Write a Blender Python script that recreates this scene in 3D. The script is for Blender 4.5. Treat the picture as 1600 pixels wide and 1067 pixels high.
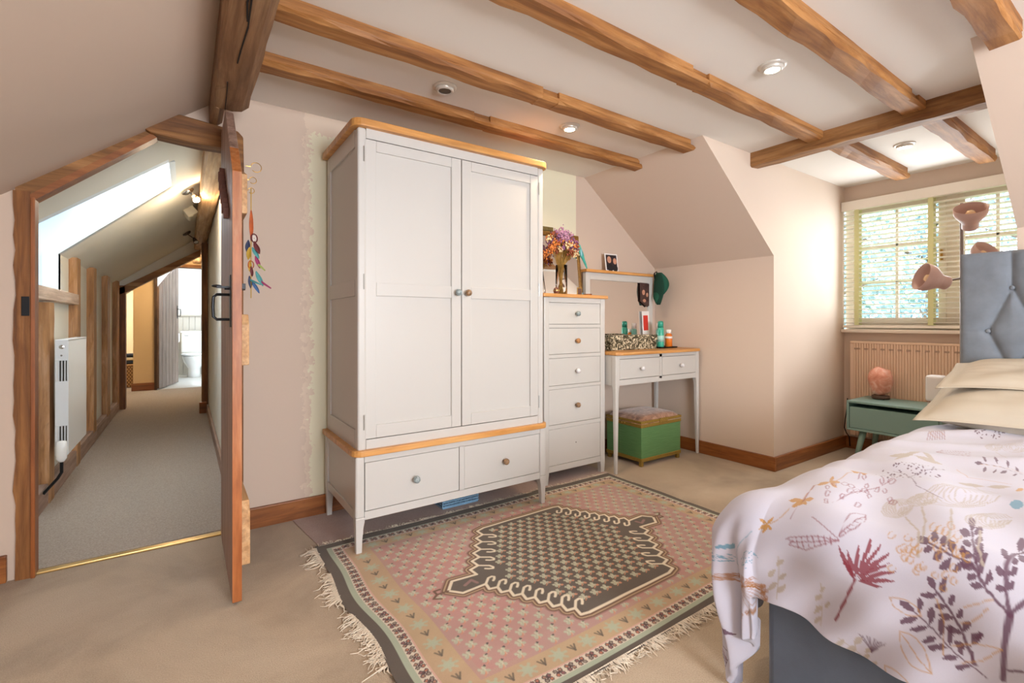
import bpy, math, random
import numpy as np
from mathutils import Vector, Matrix
rnd = random.Random(11)
PI = math.pi
for o in list(bpy.data.objects): bpy.data.objects.remove(o)
SC = bpy.context.scene
COL = SC.collection
def lin(h, k=1.0):
    h = h.lstrip('#'); r = []
    for i in (0, 2, 4):
        v = int(h[i:i+2], 16)/255
        r.append((v/12.92 if v <= .04045 else ((v+.055)/1.055)**2.4)*k)
    return (r[0], r[1], r[2], 1)
# ---------------------------------------------------------------- camera
cam = bpy.data.cameras.new('camera'); co = bpy.data.objects.new('camera', cam); COL.objects.link(co)
YAW = math.atan(510/742)
co.location = (0, 0, 1.06); co.rotation_euler = (PI/2, 0, -YAW)
cam.sensor_fit = 'HORIZONTAL'; cam.sensor_width = 36; cam.lens = 742*36/1600
cam.shift_y = -(533.5-503)/1600; cam.clip_start = .03
SC.camera = co
SC.cycles.diffuse_bounces = 7; SC.cycles.max_bounces = 14
# ---------------------------------------------------------------- sky, lights, exposure
w = bpy.data.worlds.new('world'); SC.world = w; w.use_nodes = True
bg = w.node_tree.nodes['Background']; bg.inputs[0].default_value = (.80, .90, 1, 1); bg.inputs[1].default_value = 4.2
SC.view_settings.view_transform = 'Standard'; SC.view_settings.look = 'None'
SC.view_settings.exposure = 1.02; SC.view_settings.gamma = 1; SC.view_settings.use_curve_mapping = False
def area(name, loc, rot, sx, sy, power, col):
    l = bpy.data.lights.new(name, 'AREA'); l.shape = 'RECTANGLE'; l.size = sx; l.size_y = sy; l.energy = power; l.color = col
    o = bpy.data.objects.new(name, l); COL.objects.link(o); o.location = loc; o.rotation_euler = rot; return o
# daylight entering through the rear window of the room, the skylight, the bathroom and the dormer
area('rear_window_light', (.9, -2.36, 1.30), (math.radians(114), 0, 0), 1.5, 1.2, 84, (.93, .96, 1))
area('left_fill_light', (-1.25, -.9, 1.35), (0, math.radians(-76), 0), .8, 1.1, 48, (.93, .96, 1))  # added fill lamp from the left, there is no window on this side
area('dormer_window_light', (4.52, 1.16, 1.55), (0, math.radians(92), 0), .9, .9, 7, (.86, .94, 1))
area('skylight_daylight', (-.42, 3.82, 2.05), (0, math.radians(-37), 0), .45, .5, 5.0, (.85, .93, 1))
area('bathroom_daylight', (.1, 10.3, 2.2), (0, 0, 0), .6, .8, 9, (.78, .89, 1))
def spot(name, loc, power, col, size=.03, rot=(0,0,0), ang=130):
    l = bpy.data.lights.new(name, 'SPOT'); l.energy = power; l.color = col; l.shadow_soft_size = size; l.spot_size = math.radians(ang); l.spot_blend = .6
    o = bpy.data.objects.new(name, l); COL.objects.link(o); o.location = loc; o.rotation_euler = rot; return o
def point(name, loc, power, col, size=.04):
    l = bpy.data.lights.new(name, 'POINT'); l.energy = power; l.color = col; l.shadow_soft_size = size
    o = bpy.data.objects.new(name, l); COL.objects.link(o); o.location = loc; return o
WARM = (1, .76, .50)
point('lobby_lamp_light', (-.1, 8.5, 1.9), 9, (1, .74, .45))
point('side_room_lamp_light', (-1.1, 8.6, 1.5), 7, (1, .82, .6))
# ---------------------------------------------------------------- materials
MATS = {}
def newmat(name):
    m = bpy.data.materials.new(name); m.use_nodes = True; MATS[name] = m
    nt = m.node_tree; return m, nt, nt.nodes['Principled BSDF']
def N(nt, t, **kw):
    n = nt.nodes.new(t)
    for k, v in kw.items():
        if k.startswith('_'): setattr(n, k[1:], v)
        else: n.inputs[k.replace('__', ' ')].default_value = v
    return n
def mp(nt, scale=(1,1,1), coord='Object', rot=(0,0,0)):
    tc = nt.nodes.new('ShaderNodeTexCoord'); m = nt.nodes.new('ShaderNodeMapping')
    m.inputs['Scale'].default_value = scale; m.inputs['Rotation'].default_value = rot
    nt.links.new(tc.outputs[coord], m.inputs[0]); return m.outputs[0]
def noise(nt, vec, scale, detail=4, rough=.55, dist=0):
    n = N(nt, 'ShaderNodeTexNoise', Scale=scale, Detail=detail, Roughness=rough, Distortion=dist)
    nt.links.new(vec, n.inputs['Vector']); return n.outputs[0]
def ramp(nt, fac, stops):
    r = nt.nodes.new('ShaderNodeValToRGB'); el = r.color_ramp.elements
    while len(el) > 1: el.remove(el[0])
    el[0].position, el[0].color = stops[0]
    for p, c in stops[1:]:
        e = el.new(p); e.color = c
    nt.links.new(fac, r.inputs[0]); return r.outputs[0]
def bump(nt, bs, h, st, dist=.01):
    b = N(nt, 'ShaderNodeBump', Strength=st, Distance=dist); nt.links.new(h, b.inputs['Height']); nt.links.new(b.outputs[0], bs.inputs['Normal'])
def mixc(nt, fac, a, b, mode='MIX'):
    m = nt.nodes.new('ShaderNodeMix'); m.data_type = 'RGBA'; m.blend_type = mode
    for s, v in ((0, fac), (6, a), (7, b)):
        if hasattr(v, 'node'): nt.links.new(v, m.inputs[s])
        else: m.inputs[s].default_value = v
    return m.outputs[2]
def plain(name, col, rough=.5, metal=0, var=.0, nscale=30, bmp=0, bscale=200, **kw):
    m, nt, b = newmat(name); c = lin(col)
    b.inputs['Roughness'].default_value = rough; b.inputs['Metallic'].default_value = metal
    for k, v in kw.items(): b.inputs[k.replace('__', ' ')].default_value = v
    if var or bmp: v_ = mp(nt)
    if var:
        n = noise(nt, v_, nscale); lo = tuple(x*(1-var) for x in c[:3])+(1,); hi = tuple(min(1, x*(1+var)) for x in c[:3])+(1,)
        nt.links.new(ramp(nt, n, [(.3, lo), (.7, hi)]), b.inputs['Base Color'])
    else: b.inputs['Base Color'].default_value = c
    if bmp: bump(nt, b, noise(nt, v_, bscale, 3), bmp, .002)
    return m
def wood(name, cols, axis=0, s=1.0, rough=.55, knots=.5, bmp=.35, fine=1.0):
    m, nt, b = newmat(name)
    sc = [13*s]*3; sc[axis] = 1.5*s
    v = mp(nt, sc); n1 = noise(nt, v, 1.6, 8, .62, .6)
    sc2 = [60*s*fine]*3; sc2[axis] = 2.5*s
    n2 = noise(nt, mp(nt, sc2), 1.0, 6, .6, .3)
    base = ramp(nt, n1, [(.28, lin(cols[0])), (.5, lin(cols[1])), (.72, lin(cols[2]))])
    g = ramp(nt, n2, [(.3, (.48, .42, .37, 1)), (.58, (1, 1, 1, 1))])
    c = mixc(nt, .7, base, g, 'MULTIPLY')
    if knots:
        sc3 = [3.2*s]*3; sc3[axis] = 1.6*s
        k = ramp(nt, noise(nt, mp(nt, sc3), 1.7, 5, .6, 1.2), [(.26, (0, 0, 0, 1)), (.36, (1, 1, 1, 1))])
        c = mixc(nt, knots, c, mixc(nt, 1.0, c, k, 'MULTIPLY'))
    nt.links.new(c, b.inputs['Base Color']); b.inputs['Roughness'].default_value = rough
    bump(nt, b, n2, bmp, .004)
    return m
OAKB = ('#74451f', '#9c6834', '#bb8852')
beamX = wood('old_oak_beam', OAKB, 0, 1, .6, .6)
beamY = wood('old_oak_cross_beam', ('#6f4522', '#94683a', '#b08458'), 1, 1, .6, .6)
purlinM = wood('old_oak_purlin', ('#644529', '#876344', '#a58460'), 1, .8, .7, .8, .6)
lintelM = wood('old_oak_lintel', ('#5a3619', '#815428', '#9c6e3c'), 0, 1, .65, .7, .5)
postM = wood('old_oak_post', ('#57331a', '#805024', '#9c6a38'), 2, 1, .6, .6, .4)
studM = wood('pale_oak_stud', ('#8a5f3a', '#b08050', '#c9a07a'), 2, 1, .6, .7, .4)
railM = wood('bleached_oak_rail', ('#b59a84', '#cdb29c', '#dbc8b8'), 1, 1, .6, .5, .4)
trimX = wood('stained_skirting', ('#74411c', '#915628', '#a86c38'), 0, 1, .4, .35, .15)
trimY = wood('stained_skirting_side', ('#74411c', '#915628', '#a86c38'), 1, 1, .4, .35, .15)
trimZ = wood('stained_frame', ('#74401a', '#955424', '#a66632'), 2, 1, .4, .3, .15)
hallskirt = wood('greyed_hall_skirting', ('#8c6f60', '#a38676', '#b79c8c'), 1, 1, .6, .4, .3)
oakX = wood('furniture_oak', ('#bf8443', '#cc9352', '#d8a464'), 0, 1, .4, 0, .05, .6)
plankM = wood('door_plank', ('#7d6154', '#97796a', '#ad9282'), 2, 1, .5, .6, .3)
plankE = wood('door_plank_sawn_edge', ('#94501f', '#b46c38', '#c99468'), 2, .9, .45, .4, .25, .5)
ledgeM = wood('pale_door_ledge', ('#b98a58', '#cfa272', '#ddb88c'), 1, 1, .6, .3, .2)
farplank = wood('far_door_plank', ('#5a463c', '#7c675c', '#9a877d'), 2, 1, .35, .6, .3)
furn = plain('grey_white_furniture_paint', '#c1bfbb', .35)
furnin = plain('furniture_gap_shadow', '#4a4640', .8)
ceilM = plain('ceiling_paint', '#e2ddd6', .9, bmp=.05, bscale=60)
pink = plain('pink_plaster_paint', '#d3c1b1', .85, bmp=.06, bscale=50)
cream = plain('cream_paint', '#e0ddd2', .85, bmp=.05)
warmcream = plain('warm_cream_paint', '#e2c79c', .85)
white = plain('white_enamel', '#ecebe8', .25)
ceramic = plain('white_ceramic', '#f0f2f2', .08)
iron = plain('black_iron', '#17181b', .4, .6)
chrome = plain('chrome', '#c9c9c9', .15, 1)
brass = plain('brass', '#b08a4a', .3, 1)
mirrorM = plain('mirror_glass', '#f2f2f2', .01, 1)
m, nt, b = newmat('clear_glass'); b.inputs['Base Color'].default_value = (1, 1, 1, 1); b.inputs['Roughness'].default_value = 0.01; b.inputs['Transmission Weight'].default_value = 1; b.inputs['IOR'].default_value = 1.18
# plaster of the back wall: pink coat that stops raggedly beside the wardrobe, bare cream patch behind it
m, nt, b = newmat('patched_pink_plaster'); backM = m
tc = nt.nodes.new('ShaderNodeTexCoord'); sp = nt.nodes.new('ShaderNodeSeparateXYZ'); nt.links.new(tc.outputs['Object'], sp.inputs[0])
nn = noise(nt, mp(nt, (1, 1, 1)), 22, 5, .7)
def mth(op, a, b_, clamp=False):
    n = nt.nodes.new('ShaderNodeMath'); n.operation = op; n.use_clamp = clamp
    for i, v in enumerate((a, b_)):
        if hasattr(v, 'node'): nt.links.new(v, n.inputs[i])
        else: n.inputs[i].default_value = v
    return n.outputs[0]
wob = mth('MULTIPLY', mth('SUBTRACT', nn, .5), .17)
l1 = mth('MULTIPLY', mth('SUBTRACT', mth('ADD', sp.outputs[0], wob), .565), 300, True)
l2 = mth('MULTIPLY', mth('SUBTRACT', 2.51, sp.outputs[0]), 300, True)
l3 = mth('MULTIPLY', mth('SUBTRACT', 2.10, mth('ADD', sp.outputs[2], wob)), 300, True)
l3 = mth('MAXIMUM', l3, mth('MULTIPLY', mth('SUBTRACT', sp.outputs[0], 1.2), 300, True))
fac = mth('MULTIPLY', mth('MULTIPLY', l1, l2), l3)
l4 = mth('MULTIPLY', mth('SUBTRACT', mth('ADD', sp.outputs[0], wob), .53), 200, True)
pk = mixc(nt, l4, lin('#c9b6a6'), lin('#d4c2b0'))
pk = mixc(nt, mth('MULTIPLY', mth('SUBTRACT', sp.outputs[0], 2.51), 300, True), pk, lin('#c9b6a6'))
nt.links.new(mixc(nt, fac, pk, lin('#ddd8bf')), b.inputs['Base Color']); b.inputs['Roughness'].default_value = .88
bump(nt, b, nn, .12, .004)
# carpets
def carpet(name, c1, c2, c3, sc=260, st=.5):
    m, nt, b = newmat(name); v = mp(nt)
    a = ramp(nt, noise(nt, v, 1.7, 6, .6, .4), [(.33, lin(c1)), (.5, lin(c2)), (.68, lin(c3))])
    f = ramp(nt, noise(nt, v, sc, 2), [(.3, (.72, .7, .68, 1)), (.65, (1, 1, 1, 1))])
    nt.links.new(mixc(nt, .8, a, f, 'MULTIPLY'), b.inputs['Base Color']); b.inputs['Roughness'].default_value = 1
    b.inputs['Sheen Weight'].default_value = .2
    bump(nt, b, noise(nt, v, sc, 3), st, .006); return m
carpetM = carpet('beige_carpet', '#a08e78', '#b7a48c', '#c6b49c')
m, nt, b = newmat('ribbed_hall_carpet'); hallcarpet = m; v = mp(nt)
wv = N(nt, 'ShaderNodeTexWave', Scale=32, Distortion=.6); wv.wave_type = 'BANDS'; wv.bands_direction = 'Y'; nt.links.new(v, wv.inputs[0]); wv.inputs['Detail Scale'].default_value = 8
f = ramp(nt, wv.outputs[0], [(.1, (.74, .72, .7, 1)), (.7, (1, 1, 1, 1))])
a = ramp(nt, noise(nt, v, 160, 3), [(.3, lin('#a39689')), (.7, lin('#c0b5a8'))])
nt.links.new(mixc(nt, .7, a, f, 'MULTIPLY'), b.inputs['Base Color']); b.inputs['Roughness'].default_value = 1; bump(nt, b, wv.outputs[0], .5, .006)
offcutM = carpet('mauve_carpet_offcut', '#a58a80', '#b49a90', '#bfa79d', 300, .7)
velvet = plain('grey_blue_velvet', '#6f7781', .75, 0, .12, 14, .2, 400, Sheen__Weight=.6, Sheen__Roughness=.4)
velvetd = plain('slate_velvet', '#566274', .8, 0, .12, 10, .2, 400, Sheen__Weight=.3)
# ---------------------------------------------------------------- mesh building
class MB:
    def __init__(s): s.v = []; s.f = []; s.mi = []
    def add(s, vs, fs, M=None, mi=0):
        n = len(s.v)
        s.v += [tuple(M @ Vector(p)) for p in vs] if M else [tuple(p) for p in vs]
        s.f += [tuple(i+n for i in f) for f in fs]; s.mi += [mi]*len(fs); return s
    def box(s, a, b, M=None, mi=0):
        x0, y0, z0 = a; x1, y1, z1 = b
        vs = [(x0,y0,z0),(x1,y0,z0),(x1,y1,z0),(x0,y1,z0),(x0,y0,z1),(x1,y0,z1),(x1,y1,z1),(x0,y1,z1)]
        return s.add(vs, [(0,3,2,1),(4,5,6,7),(0,1,5,4),(1,2,6,5),(2,3,7,6),(3,0,4,7)], M, mi)
    def hull8(s, lo, hi, mi=0):   # two quads (lists of 4 points) joined
        return s.add(list(lo)+list(hi), [(0,3,2,1),(4,5,6,7),(0,1,5,4),(1,2,6,5),(2,3,7,6),(3,0,4,7)], None, mi)
    def prism(s, pts, f0, f1, mi=0):   # pts 2D, f0/f1 map 2D to 3D
        n = len(pts); vs = [f0(p) for p in pts]+[f1(p) for p in pts]
        return s.add(vs, [tuple(range(n))[::-1], tuple(range(n, 2*n))]+[(i, (i+1) % n, n+(i+1) % n, n+i) for i in range(n)], None, mi)
    def lathe(s, prof, seg=20, M=None, mi=0, caps=True):
        vs = []; fs = []; n = len(prof)
        for k in range(seg):
            a = 2*PI*k/seg
            for r, z in prof: vs.append((r*math.cos(a), r*math.sin(a), z))
        for k in range(seg):
            k2 = (k+1) % seg
            for i in range(n-1): fs.append((k*n+i, k2*n+i, k2*n+i+1, k*n+i+1))
        if caps:
            if prof[0][0] > 1e-5: fs.append(tuple(k*n for k in range(seg))[::-1])
            if prof[-1][0] > 1e-5: fs.append(tuple(k*n+n-1 for k in range(seg)))
        return s.add(vs, fs, M, mi)
    def tube(s, pts, r, seg=8, mi=0, M=None):
        pts = [Vector(p) for p in pts]; n = len(pts); vs = []; fs = []
        rs = r if isinstance(r, (list, tuple)) else [r]*n
        up = None
        for i, p in enumerate(pts):
            t = (pts[min(i+1, n-1)]-pts[max(i-1, 0)]).normalized()
            if up is None: up = t.orthogonal().normalized()
            up = (up-t*up.dot(t)); up = up.normalized() if up.length > 1e-6 else t.orthogonal().normalized()
            q = t.cross(up)
            for k in range(seg):
                a = 2*PI*k/seg; vs.append(tuple(p+(up*math.cos(a)+q*math.sin(a))*rs[i]))
        for i in range(n-1):
            for k in range(seg):
                k2 = (k+1) % seg; fs.append((i*seg+k, i*seg+k2, (i+1)*seg+k2, (i+1)*seg+k))
        fs.append(tuple(range(seg))[::-1]); fs.append(tuple((n-1)*seg+k for k in range(seg)))
        return s.add(vs, fs, M, mi)
    def ball(s, c, r, seg=12, rings=7, mi=0, M=None):
        r = (r, r, r) if not isinstance(r, (tuple, list)) else r
        prof = [(math.sin(PI*i/rings), -math.cos(PI*i/rings)) for i in range(rings+1)]
        T = Matrix.Translation(c) @ Matrix.Diagonal((*r, 1))
        if M: T = M @ T
        return s.lathe([(max(p[0], 1e-4), p[1]) for p in prof], seg, T, mi, True)
def rootloc(o):
    while o.parent: o = o.parent
    return o.location
def part(name, mb, mat, parent=None, smooth=False, bevel=0, bseg=2, loc=None, label=None, autos=None):
    me = bpy.data.meshes.new(name)
    L = Vector(rootloc(parent)) if parent else Vector(loc or (0, 0, 0))
    me.from_pydata([tuple(Vector(v)-L) for v in mb.v], [], mb.f)
    mats = mat if isinstance(mat, (list, tuple)) else [mat]
    for m_ in mats: me.materials.append(m_)
    if len(mats) > 1: me.polygons.foreach_set('material_index', mb.mi)
    if smooth: me.polygons.foreach_set('use_smooth', [True]*len(me.polygons))
    me.update()
    o = bpy.data.objects.new(name, me); COL.objects.link(o)
    if parent: o.parent = parent
    else: o.location = L
    if bevel:
        md = o.modifiers.new('bevel', 'BEVEL'); md.width = bevel; md.segments = bseg; md.limit_method = 'ANGLE'; md.angle_limit = math.radians(40)
    if label: o['label'] = label
    return o
def tag(o, label, cat, group=None):
    o['label'] = label; o['category'] = cat
    if group: o['group'] = group
    return o
def thing(name, label, cat, loc, group=None):
    o = bpy.data.objects.new(name, None); COL.objects.link(o); o.location = loc; o.empty_display_size = .1
    bpy.context.view_layer.update(); return tag(o, label, cat, group)
def struct(name, mb, mat, bevel=0, parent=None, smooth=False):
    o = part(name, mb, mat, parent, smooth, bevel)
    if not parent: o['kind'] = 'structure'
    return o
def copy_tree(o, parent=None):
    c_ = o.copy(); COL.objects.link(c_)
    if parent: c_.parent = parent
    for ch in list(o.children): copy_tree(ch, c_)
    return c_
def fixnormals(o):
    import bmesh
    bm = bmesh.new(); bm.from_mesh(o.data); bmesh.ops.recalc_face_normals(bm, faces=bm.faces); bm.to_mesh(o.data); bm.free()
# ---------------------------------------------------------------- room shell
ZC = 2.2; XK = 3.45; YB = 2.77; YD0, YD1 = .53, 1.73; XW = 4.62; YR = -2.4; XL = -1.7
zl = lambda x: 2.053+.7686*x
zr = lambda x: ZC-.785*(x-2.6)
XS = (ZC-2.053)/.7686
def slab(mb, pts, zf, th=.06):
    return mb.prism(pts, lambda p: (p[0], p[1], zf(p[0])), lambda p: (p[0], p[1], zf(p[0])+th))
def rect(x0, x1, y0, y1): return [(x0, y0), (x1, y0), (x1, y1), (x0, y1)]
struct('floor', MB().box((XL-.1, YR-.1, -.06), (XW+.1, YB+.06, 0)), carpetM)
mb = MB(); slab(mb, rect(XS, 2.6, YR, YB), lambda x: ZC); slab(mb, rect(2.6, XW, YD0, YD1), lambda x: ZC); struct('ceiling', mb, ceilM)
H = [(-.08, 3.42), (-.08, 4.0), (-.70, 4.33), (-.70, 3.42)]
mb = MB(); slab(mb, rect(XL, XS, YR, YB), zl); struct('ceiling_slope_left', mb, pink)
mb = MB(); slab(mb, rect(-.80, .25, YB, 3.42), zl); slab(mb, rect(-.08, .25, 3.42, 4.0), zl)
slab(mb, [(-.08, 4.0), (.25, 4.0), (.25, 9.3), (-1.9, 9.3), (-1.9, 7.5), (-.80, 7.5), (-.80, 4.38)], zl)
struct('ceiling_slope_hall', mb, cream)
mb = MB(); slab(mb, rect(2.6, XK+.1, YD1+.1, YB), zr); slab(mb, rect(2.6, XK+.1, YR, YD0-.1), zr); struct('ceiling_slope_right', mb, pink)
xz = lambda y: (lambda p: (p[0], y, p[1]))
def wallxz(mb, pts, y0, y1): return mb.prism(pts, xz(y0), xz(y1))
mb = MB()
wallxz(mb, [(XL, 0), (-.57, 0), (-.57, zl(-.57)), (XL, zl(XL))], YB, YB+.05)
wallxz(mb, [(.24, 0), (XK, 0), (XK, zr(XK)), (2.6, ZC), (.24, ZC)], YB, YB+.12)
wallxz(mb, [(-.57, 1.58), (-.12, 1.94), (.24, 1.94), (.24, ZC), (XS, ZC), (-.57, zl(-.57))], YB, YB+.05)
struct('wall_back', mb, backM)
mb = MB().box((XK, YD1+.1, 0), (XK+.1, YB+.1, 1.56)).box((XK, YR, 0), (XK+.1, YD0-.1, 1.56)); struct('wall_right', mb, pink)
mb = MB()
cheek = [(2.6, ZC), (XK, zr(XK)), (XK, 0), (XW, 0), (XW, ZC)]
wallxz(mb, cheek, YD1, YD1+.1); wallxz(mb, cheek, YD0-.1, YD0); struct('wall_dormer_side', mb, pink)
mb = MB().box((XW, YD0-.1, 0), (XW+.1, YD1+.1, 1.0)).box((XW, YD0-.1, 2.06), (XW+.1, YD1+.1, ZC)); struct('wall_window', mb, pink)
mb = MB().box((XL-.1, YR, 0), (XL, YB, .80)); struct('wall_left', mb, pink)
# rear gable wall with window
mb = MB(); bz = lambda p: p
wallxz(mb, [(XL, 0), (XK, 0), (XK, .75), (XL, .75)], YR-.1, YR)
wallxz(mb, [(XL, .75), (.15, .75), (.15, zl(.15)), (XL, zl(XL))], YR-.1, YR)
wallxz(mb, [(1.65, .75), (XK, .75), (XK, zr(XK)), (2.6, ZC), (1.65, ZC)], YR-.1, YR)
wallxz(mb, [(.15, 1.95), (1.65, 1.95), (1.65, ZC), (.15, ZC)], YR-.1, YR)
struct('wall_rear', mb, pink)
mb = MB()
for x in (.15, .87, 1.6): mb.box((x, YR-.08, .75), (x+.05, YR-.03, 1.95))
for z in (.75, 1.33, 1.9): mb.box((.15, YR-.08, z), (1.65, YR-.03, z+.05))
struct('window_2', mb, white)
# hall shell
struct('floor_hall', MB().box((-.72, YB+.06, -.05), (.22, 7.5, .004)).box((-1.9, 7.5, -.05), (.42, 9.26, .004)), hallcarpet)
HW = -.70
mb = MB()
mb.box((HW-.08, YB+.05, 0), (HW, 3.42, zl(HW)+.02)).box((HW-.08, 3.42, 0), (HW, 4.33, 1.26)).box((HW-.08, 4.33, 0), (HW, 7.5, zl(HW)+.02)); struct('wall_hall_left', mb, cream)
mb = MB().box((.22, YB+.12, 0), (.30, 9.3, 2.25)); struct('wall_hall_right', mb, cream)
# skylight reveals
mb = MB()
rv = [(-.08, zl(-.08)), (-.26, 2.22), (-1.05, 1.62), (-1.05, 1.26), (HW, 1.26), (HW, zl(HW))]
mb.prism(rv, lambda p: (p[0], 4.0+(-.08-p[0])*.532, p[1]), lambda p: (p[0], 4.06+(-.08-p[0])*.532, p[1]))
mb.prism(rv, xz(3.42), xz(3.36))
mb.hull8([(-.08, 3.42, zl(-.08)), (-.26, 3.42, 2.22), (-.26, 4.1, 2.22), (-.08, 4.0, zl(-.08))], [(-.05, 3.42, zl(-.08)+.01), (-.22, 3.42, 2.26), (-.22, 4.1, 2.26), (-.05, 4.0, zl(-.08)+.01)])
mb.box((-1.05, 3.42, 1.2), (HW, 4.55, 1.26)).box((-1.10, 3.36, 1.2), (-1.05, 4.6, 1.63))
o = struct('trim_1', mb, plain('skylight_reveal_white', '#e4ecf0', .7)); fixnormals(o)
mb = MB(); q = [(-.30, 2.20), (-1.03, 1.645)]
mb.hull8([(q[0][0], 3.40, q[0][1]), (q[1][0], 3.40, q[1][1]), (q[1][0], 4.55, q[1][1]), (q[0][0], 4.14, q[0][1])], [(q[0][0]-.01, 3.40, q[0][1]+.012), (q[1][0]-.01, 3.40, q[1][1]+.012), (q[1][0]-.01, 4.55, q[1][1]+.012), (q[0][0]-.01, 4.14, q[0][1]+.012)])
m, nt, b = newmat('dimming_skylight_glass'); b.inputs['Base Color'].default_value = (.16, .22, .27, 1); b.inputs['Roughness'].default_value = .02; b.inputs['Transmission Weight'].default_value = 1; b.inputs['IOR'].default_value = 1.1  # dark tint added to cut the sky light on the reveals
struct('window_3', mb, m)
# hall end frame wall above lintel, and rooms beyond
mb = MB()
wallxz(mb, [(HW, 1.42), (.22, 2.0), (.22, ZC+.03), (XS, ZC), (HW, zl(HW))], 7.42, 7.52); struct('wall_hall_end', mb, cream)
mb = MB().box((-.66, 9.25, 0), (-.40, 9.4, 1.86)).box((-2.0, 7.52, 0), (-1.9, 11.6, 1.2)).box((-2.0, 10.6, 0), (-.66, 10.7, 2.2))
mb.box((-.52, 9.4, 0), (-.45, 11.5, 2.3)).box((-1.9, 7.45, 0), (HW-.08, 7.52, 1.4))
struct('wall_lobby', mb, warmcream)
mb = MB().box((-.42, 9.25, 1.98), (.42, 9.35, 2.4)).box((.30, 9.25, 0), (.42, 9.35, 2.4)); struct('wall_lobby_end', mb, warmcream)
mb = MB().box((-.45, 11.55, 0), (1.2, 11.65, 2.5)).box((.95, 9.35, 0), (1.05, 11.6, 2.5)).box((-.45, 9.3, 2.42), (1.1, 11.7, 2.5)); struct('wall_bathroom', mb, plain('bathroom_white_paint', '#e8ecee', .7))
mb = MB().box((-2.0, 9.3, 1.9), (-.4, 10.7, 2.0)); struct('ceiling_side_room', mb, cream)
struct('floor_bathroom', MB().box((-.42, 9.26, -.05), (1.1, 11.6, .004)), plain('pale_bathroom_floor', '#d6d6d3', .3))
struct('floor_side_room', MB().box((-2, 9.26, -.05), (-.42, 10.7, .004)), carpetM)
# baseboards
def bb(name, a, b_, m): return struct(name, MB().box(a, b_), m, .004)
bb('baseboard_back', (.24, YB-.02, 0), (XK-.02, YB, .105), trimX)
bb('baseboard_back_left', (XL, YB-.02, 0), (-.60, YB, .11), trimX)
bb('baseboard_right', (XK-.022, YD1-.02, 0), (XK, YB-.02, .10), trimY)
bb('baseboard_dormer', (XK, YD1-.02, 0), (XW, YD1, .10), trimX)
bb('baseboard_window', (XW-.02, YD0, 0), (XW, YD1-.02, .10), trimY)
bb('baseboard_left', (XL, YR, 0), (XL+.02, YB-.02, .10), trimY)
bb('baseboard_hall_right', (.20, 3.0, .004), (.22, 6.9, .10), hallskirt)
bb('baseboard_pier', (-.68, 9.225, .004), (-.39, 9.25, .12), trimX)
bb('baseboard_hall_end', (.13, 6.55, .004), (.2, 6.62, .13), trimX)
y = 2.95
for i, (a, b_) in enumerate(((2.84, 3.79), (3.93, 4.65), (4.80, 5.60), (5.62, 6.50), (6.52, 7.37))):
    bb('baseboard_hall_left', (-.70, a, .004), (-.655, b_, .125), hallskirt)
struct('trim_2', MB().box((-.55, YB-.005, 0), (.16, YB+.03, .009)), plain('brass_threshold_strip', '#d8b878', .3, .8), .003)
# ---------------------------------------------------------------- beams
def joist(name, x0, x1, y0, y1, zb, notch=None, mat=beamX, slant=0, seg=26, jit=.005, seed=1, end=None):
    r = random.Random(seed); zt = ZC+.02; zm = zb+(ZC-zb)*.42
    st = [(x0+(x1-x0)*i/seg, 0) for i in range(seg+1)]
    if notch:
        a, b_ = notch; st = [s for s in st if not (a-.02 < s[0] < b_+.02)]+[(a-.001, 0), (a, 1), (b_, 1), (b_+.001, 0)]; st.sort()
    mb = MB(); vs = []; n = 7
    j = lambda k=1: r.uniform(-jit, jit)*k
    for i, (x, nt_) in enumerate(st):
        d = .013 if nt_ else 0; sl = slant if i == len(st)-1 else 0
        ch = .008+abs(j(1.2))
        vs += [(x, y0+d, zt), (x, y0+d+j(.3), zm), (x+sl*.6, y0+j(.5), zm-.001), (x+sl, y0+j(.5), zb+ch+j(.4)), (x+sl, y0+ch+j(), zb+j(.6)), (x+sl, y1+j(), zb+j(.6)), (x, y1+j(.4), zt)]
    fs = []
    for i in range(len(st)-1):
        for k in range(n-1): fs.append((i*n+k, (i+1)*n+k, (i+1)*n+k+1, i*n+k+1))
    fs += [tuple(range(n))[::-1], tuple((len(st)-1)*n+k for k in range(n))]
    mb.add(vs, fs); o = part(name, mb, mat, loc=((x0+x1)/2, (y0+y1)/2, zb)); fixnormals(o); return o
G = 'oak joists under the bedroom ceiling'
tag(joist('ceiling_joist', .22, 2.62, 2.235, 2.32, 2.147, (1.29, 1.39), slant=.05, seed=1), 'oak ceiling joist nearest the back wall, running over the wardrobe top', 'beam', G)
tag(joist('ceiling_joist', .22, 2.60, 1.812, 1.90, 2.148, (1.43, 1.53), slant=.05, seed=2), 'oak ceiling joist second from the back wall, with dark mortise slot', 'beam', G)
tag(joist('ceiling_joist', .22, 3.135, 1.283, 1.368, 2.152, (1.86, 1.98), seed=3), 'oak ceiling joist third from the back wall, butting into the cross beam', 'beam', G)
tag(joist('ceiling_joist', .22, 3.135, .806, .90, 2.152, (2.93, 3.03), seed=4), 'oak ceiling joist fourth from the back wall, its notched end resting on the cross beam', 'beam', G)
tag(joist('ceiling_joist', .22, 2.60, .385, .475, 2.125, slant=.0, seed=5), 'oak ceiling joist at the top right corner, ending at the sloping ceiling', 'beam', G)
G2 = 'short oak joists in the dormer ceiling'
tag(joist('dormer_joist', 3.23, 4.40, 1.235, 1.325, 2.135, seed=6, seg=10, jit=.008, slant=.05), 'short oak joist in the dormer ceiling, pitted, nearer the window end of the cross beam', 'beam', G2)
tag(joist('dormer_joist', 3.23, 4.40, .775, .865, 2.135, seed=7, seg=10, jit=.008, slant=.05), 'short oak joist in the dormer ceiling, further right, behind the notched joist end', 'beam', G2)
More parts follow.
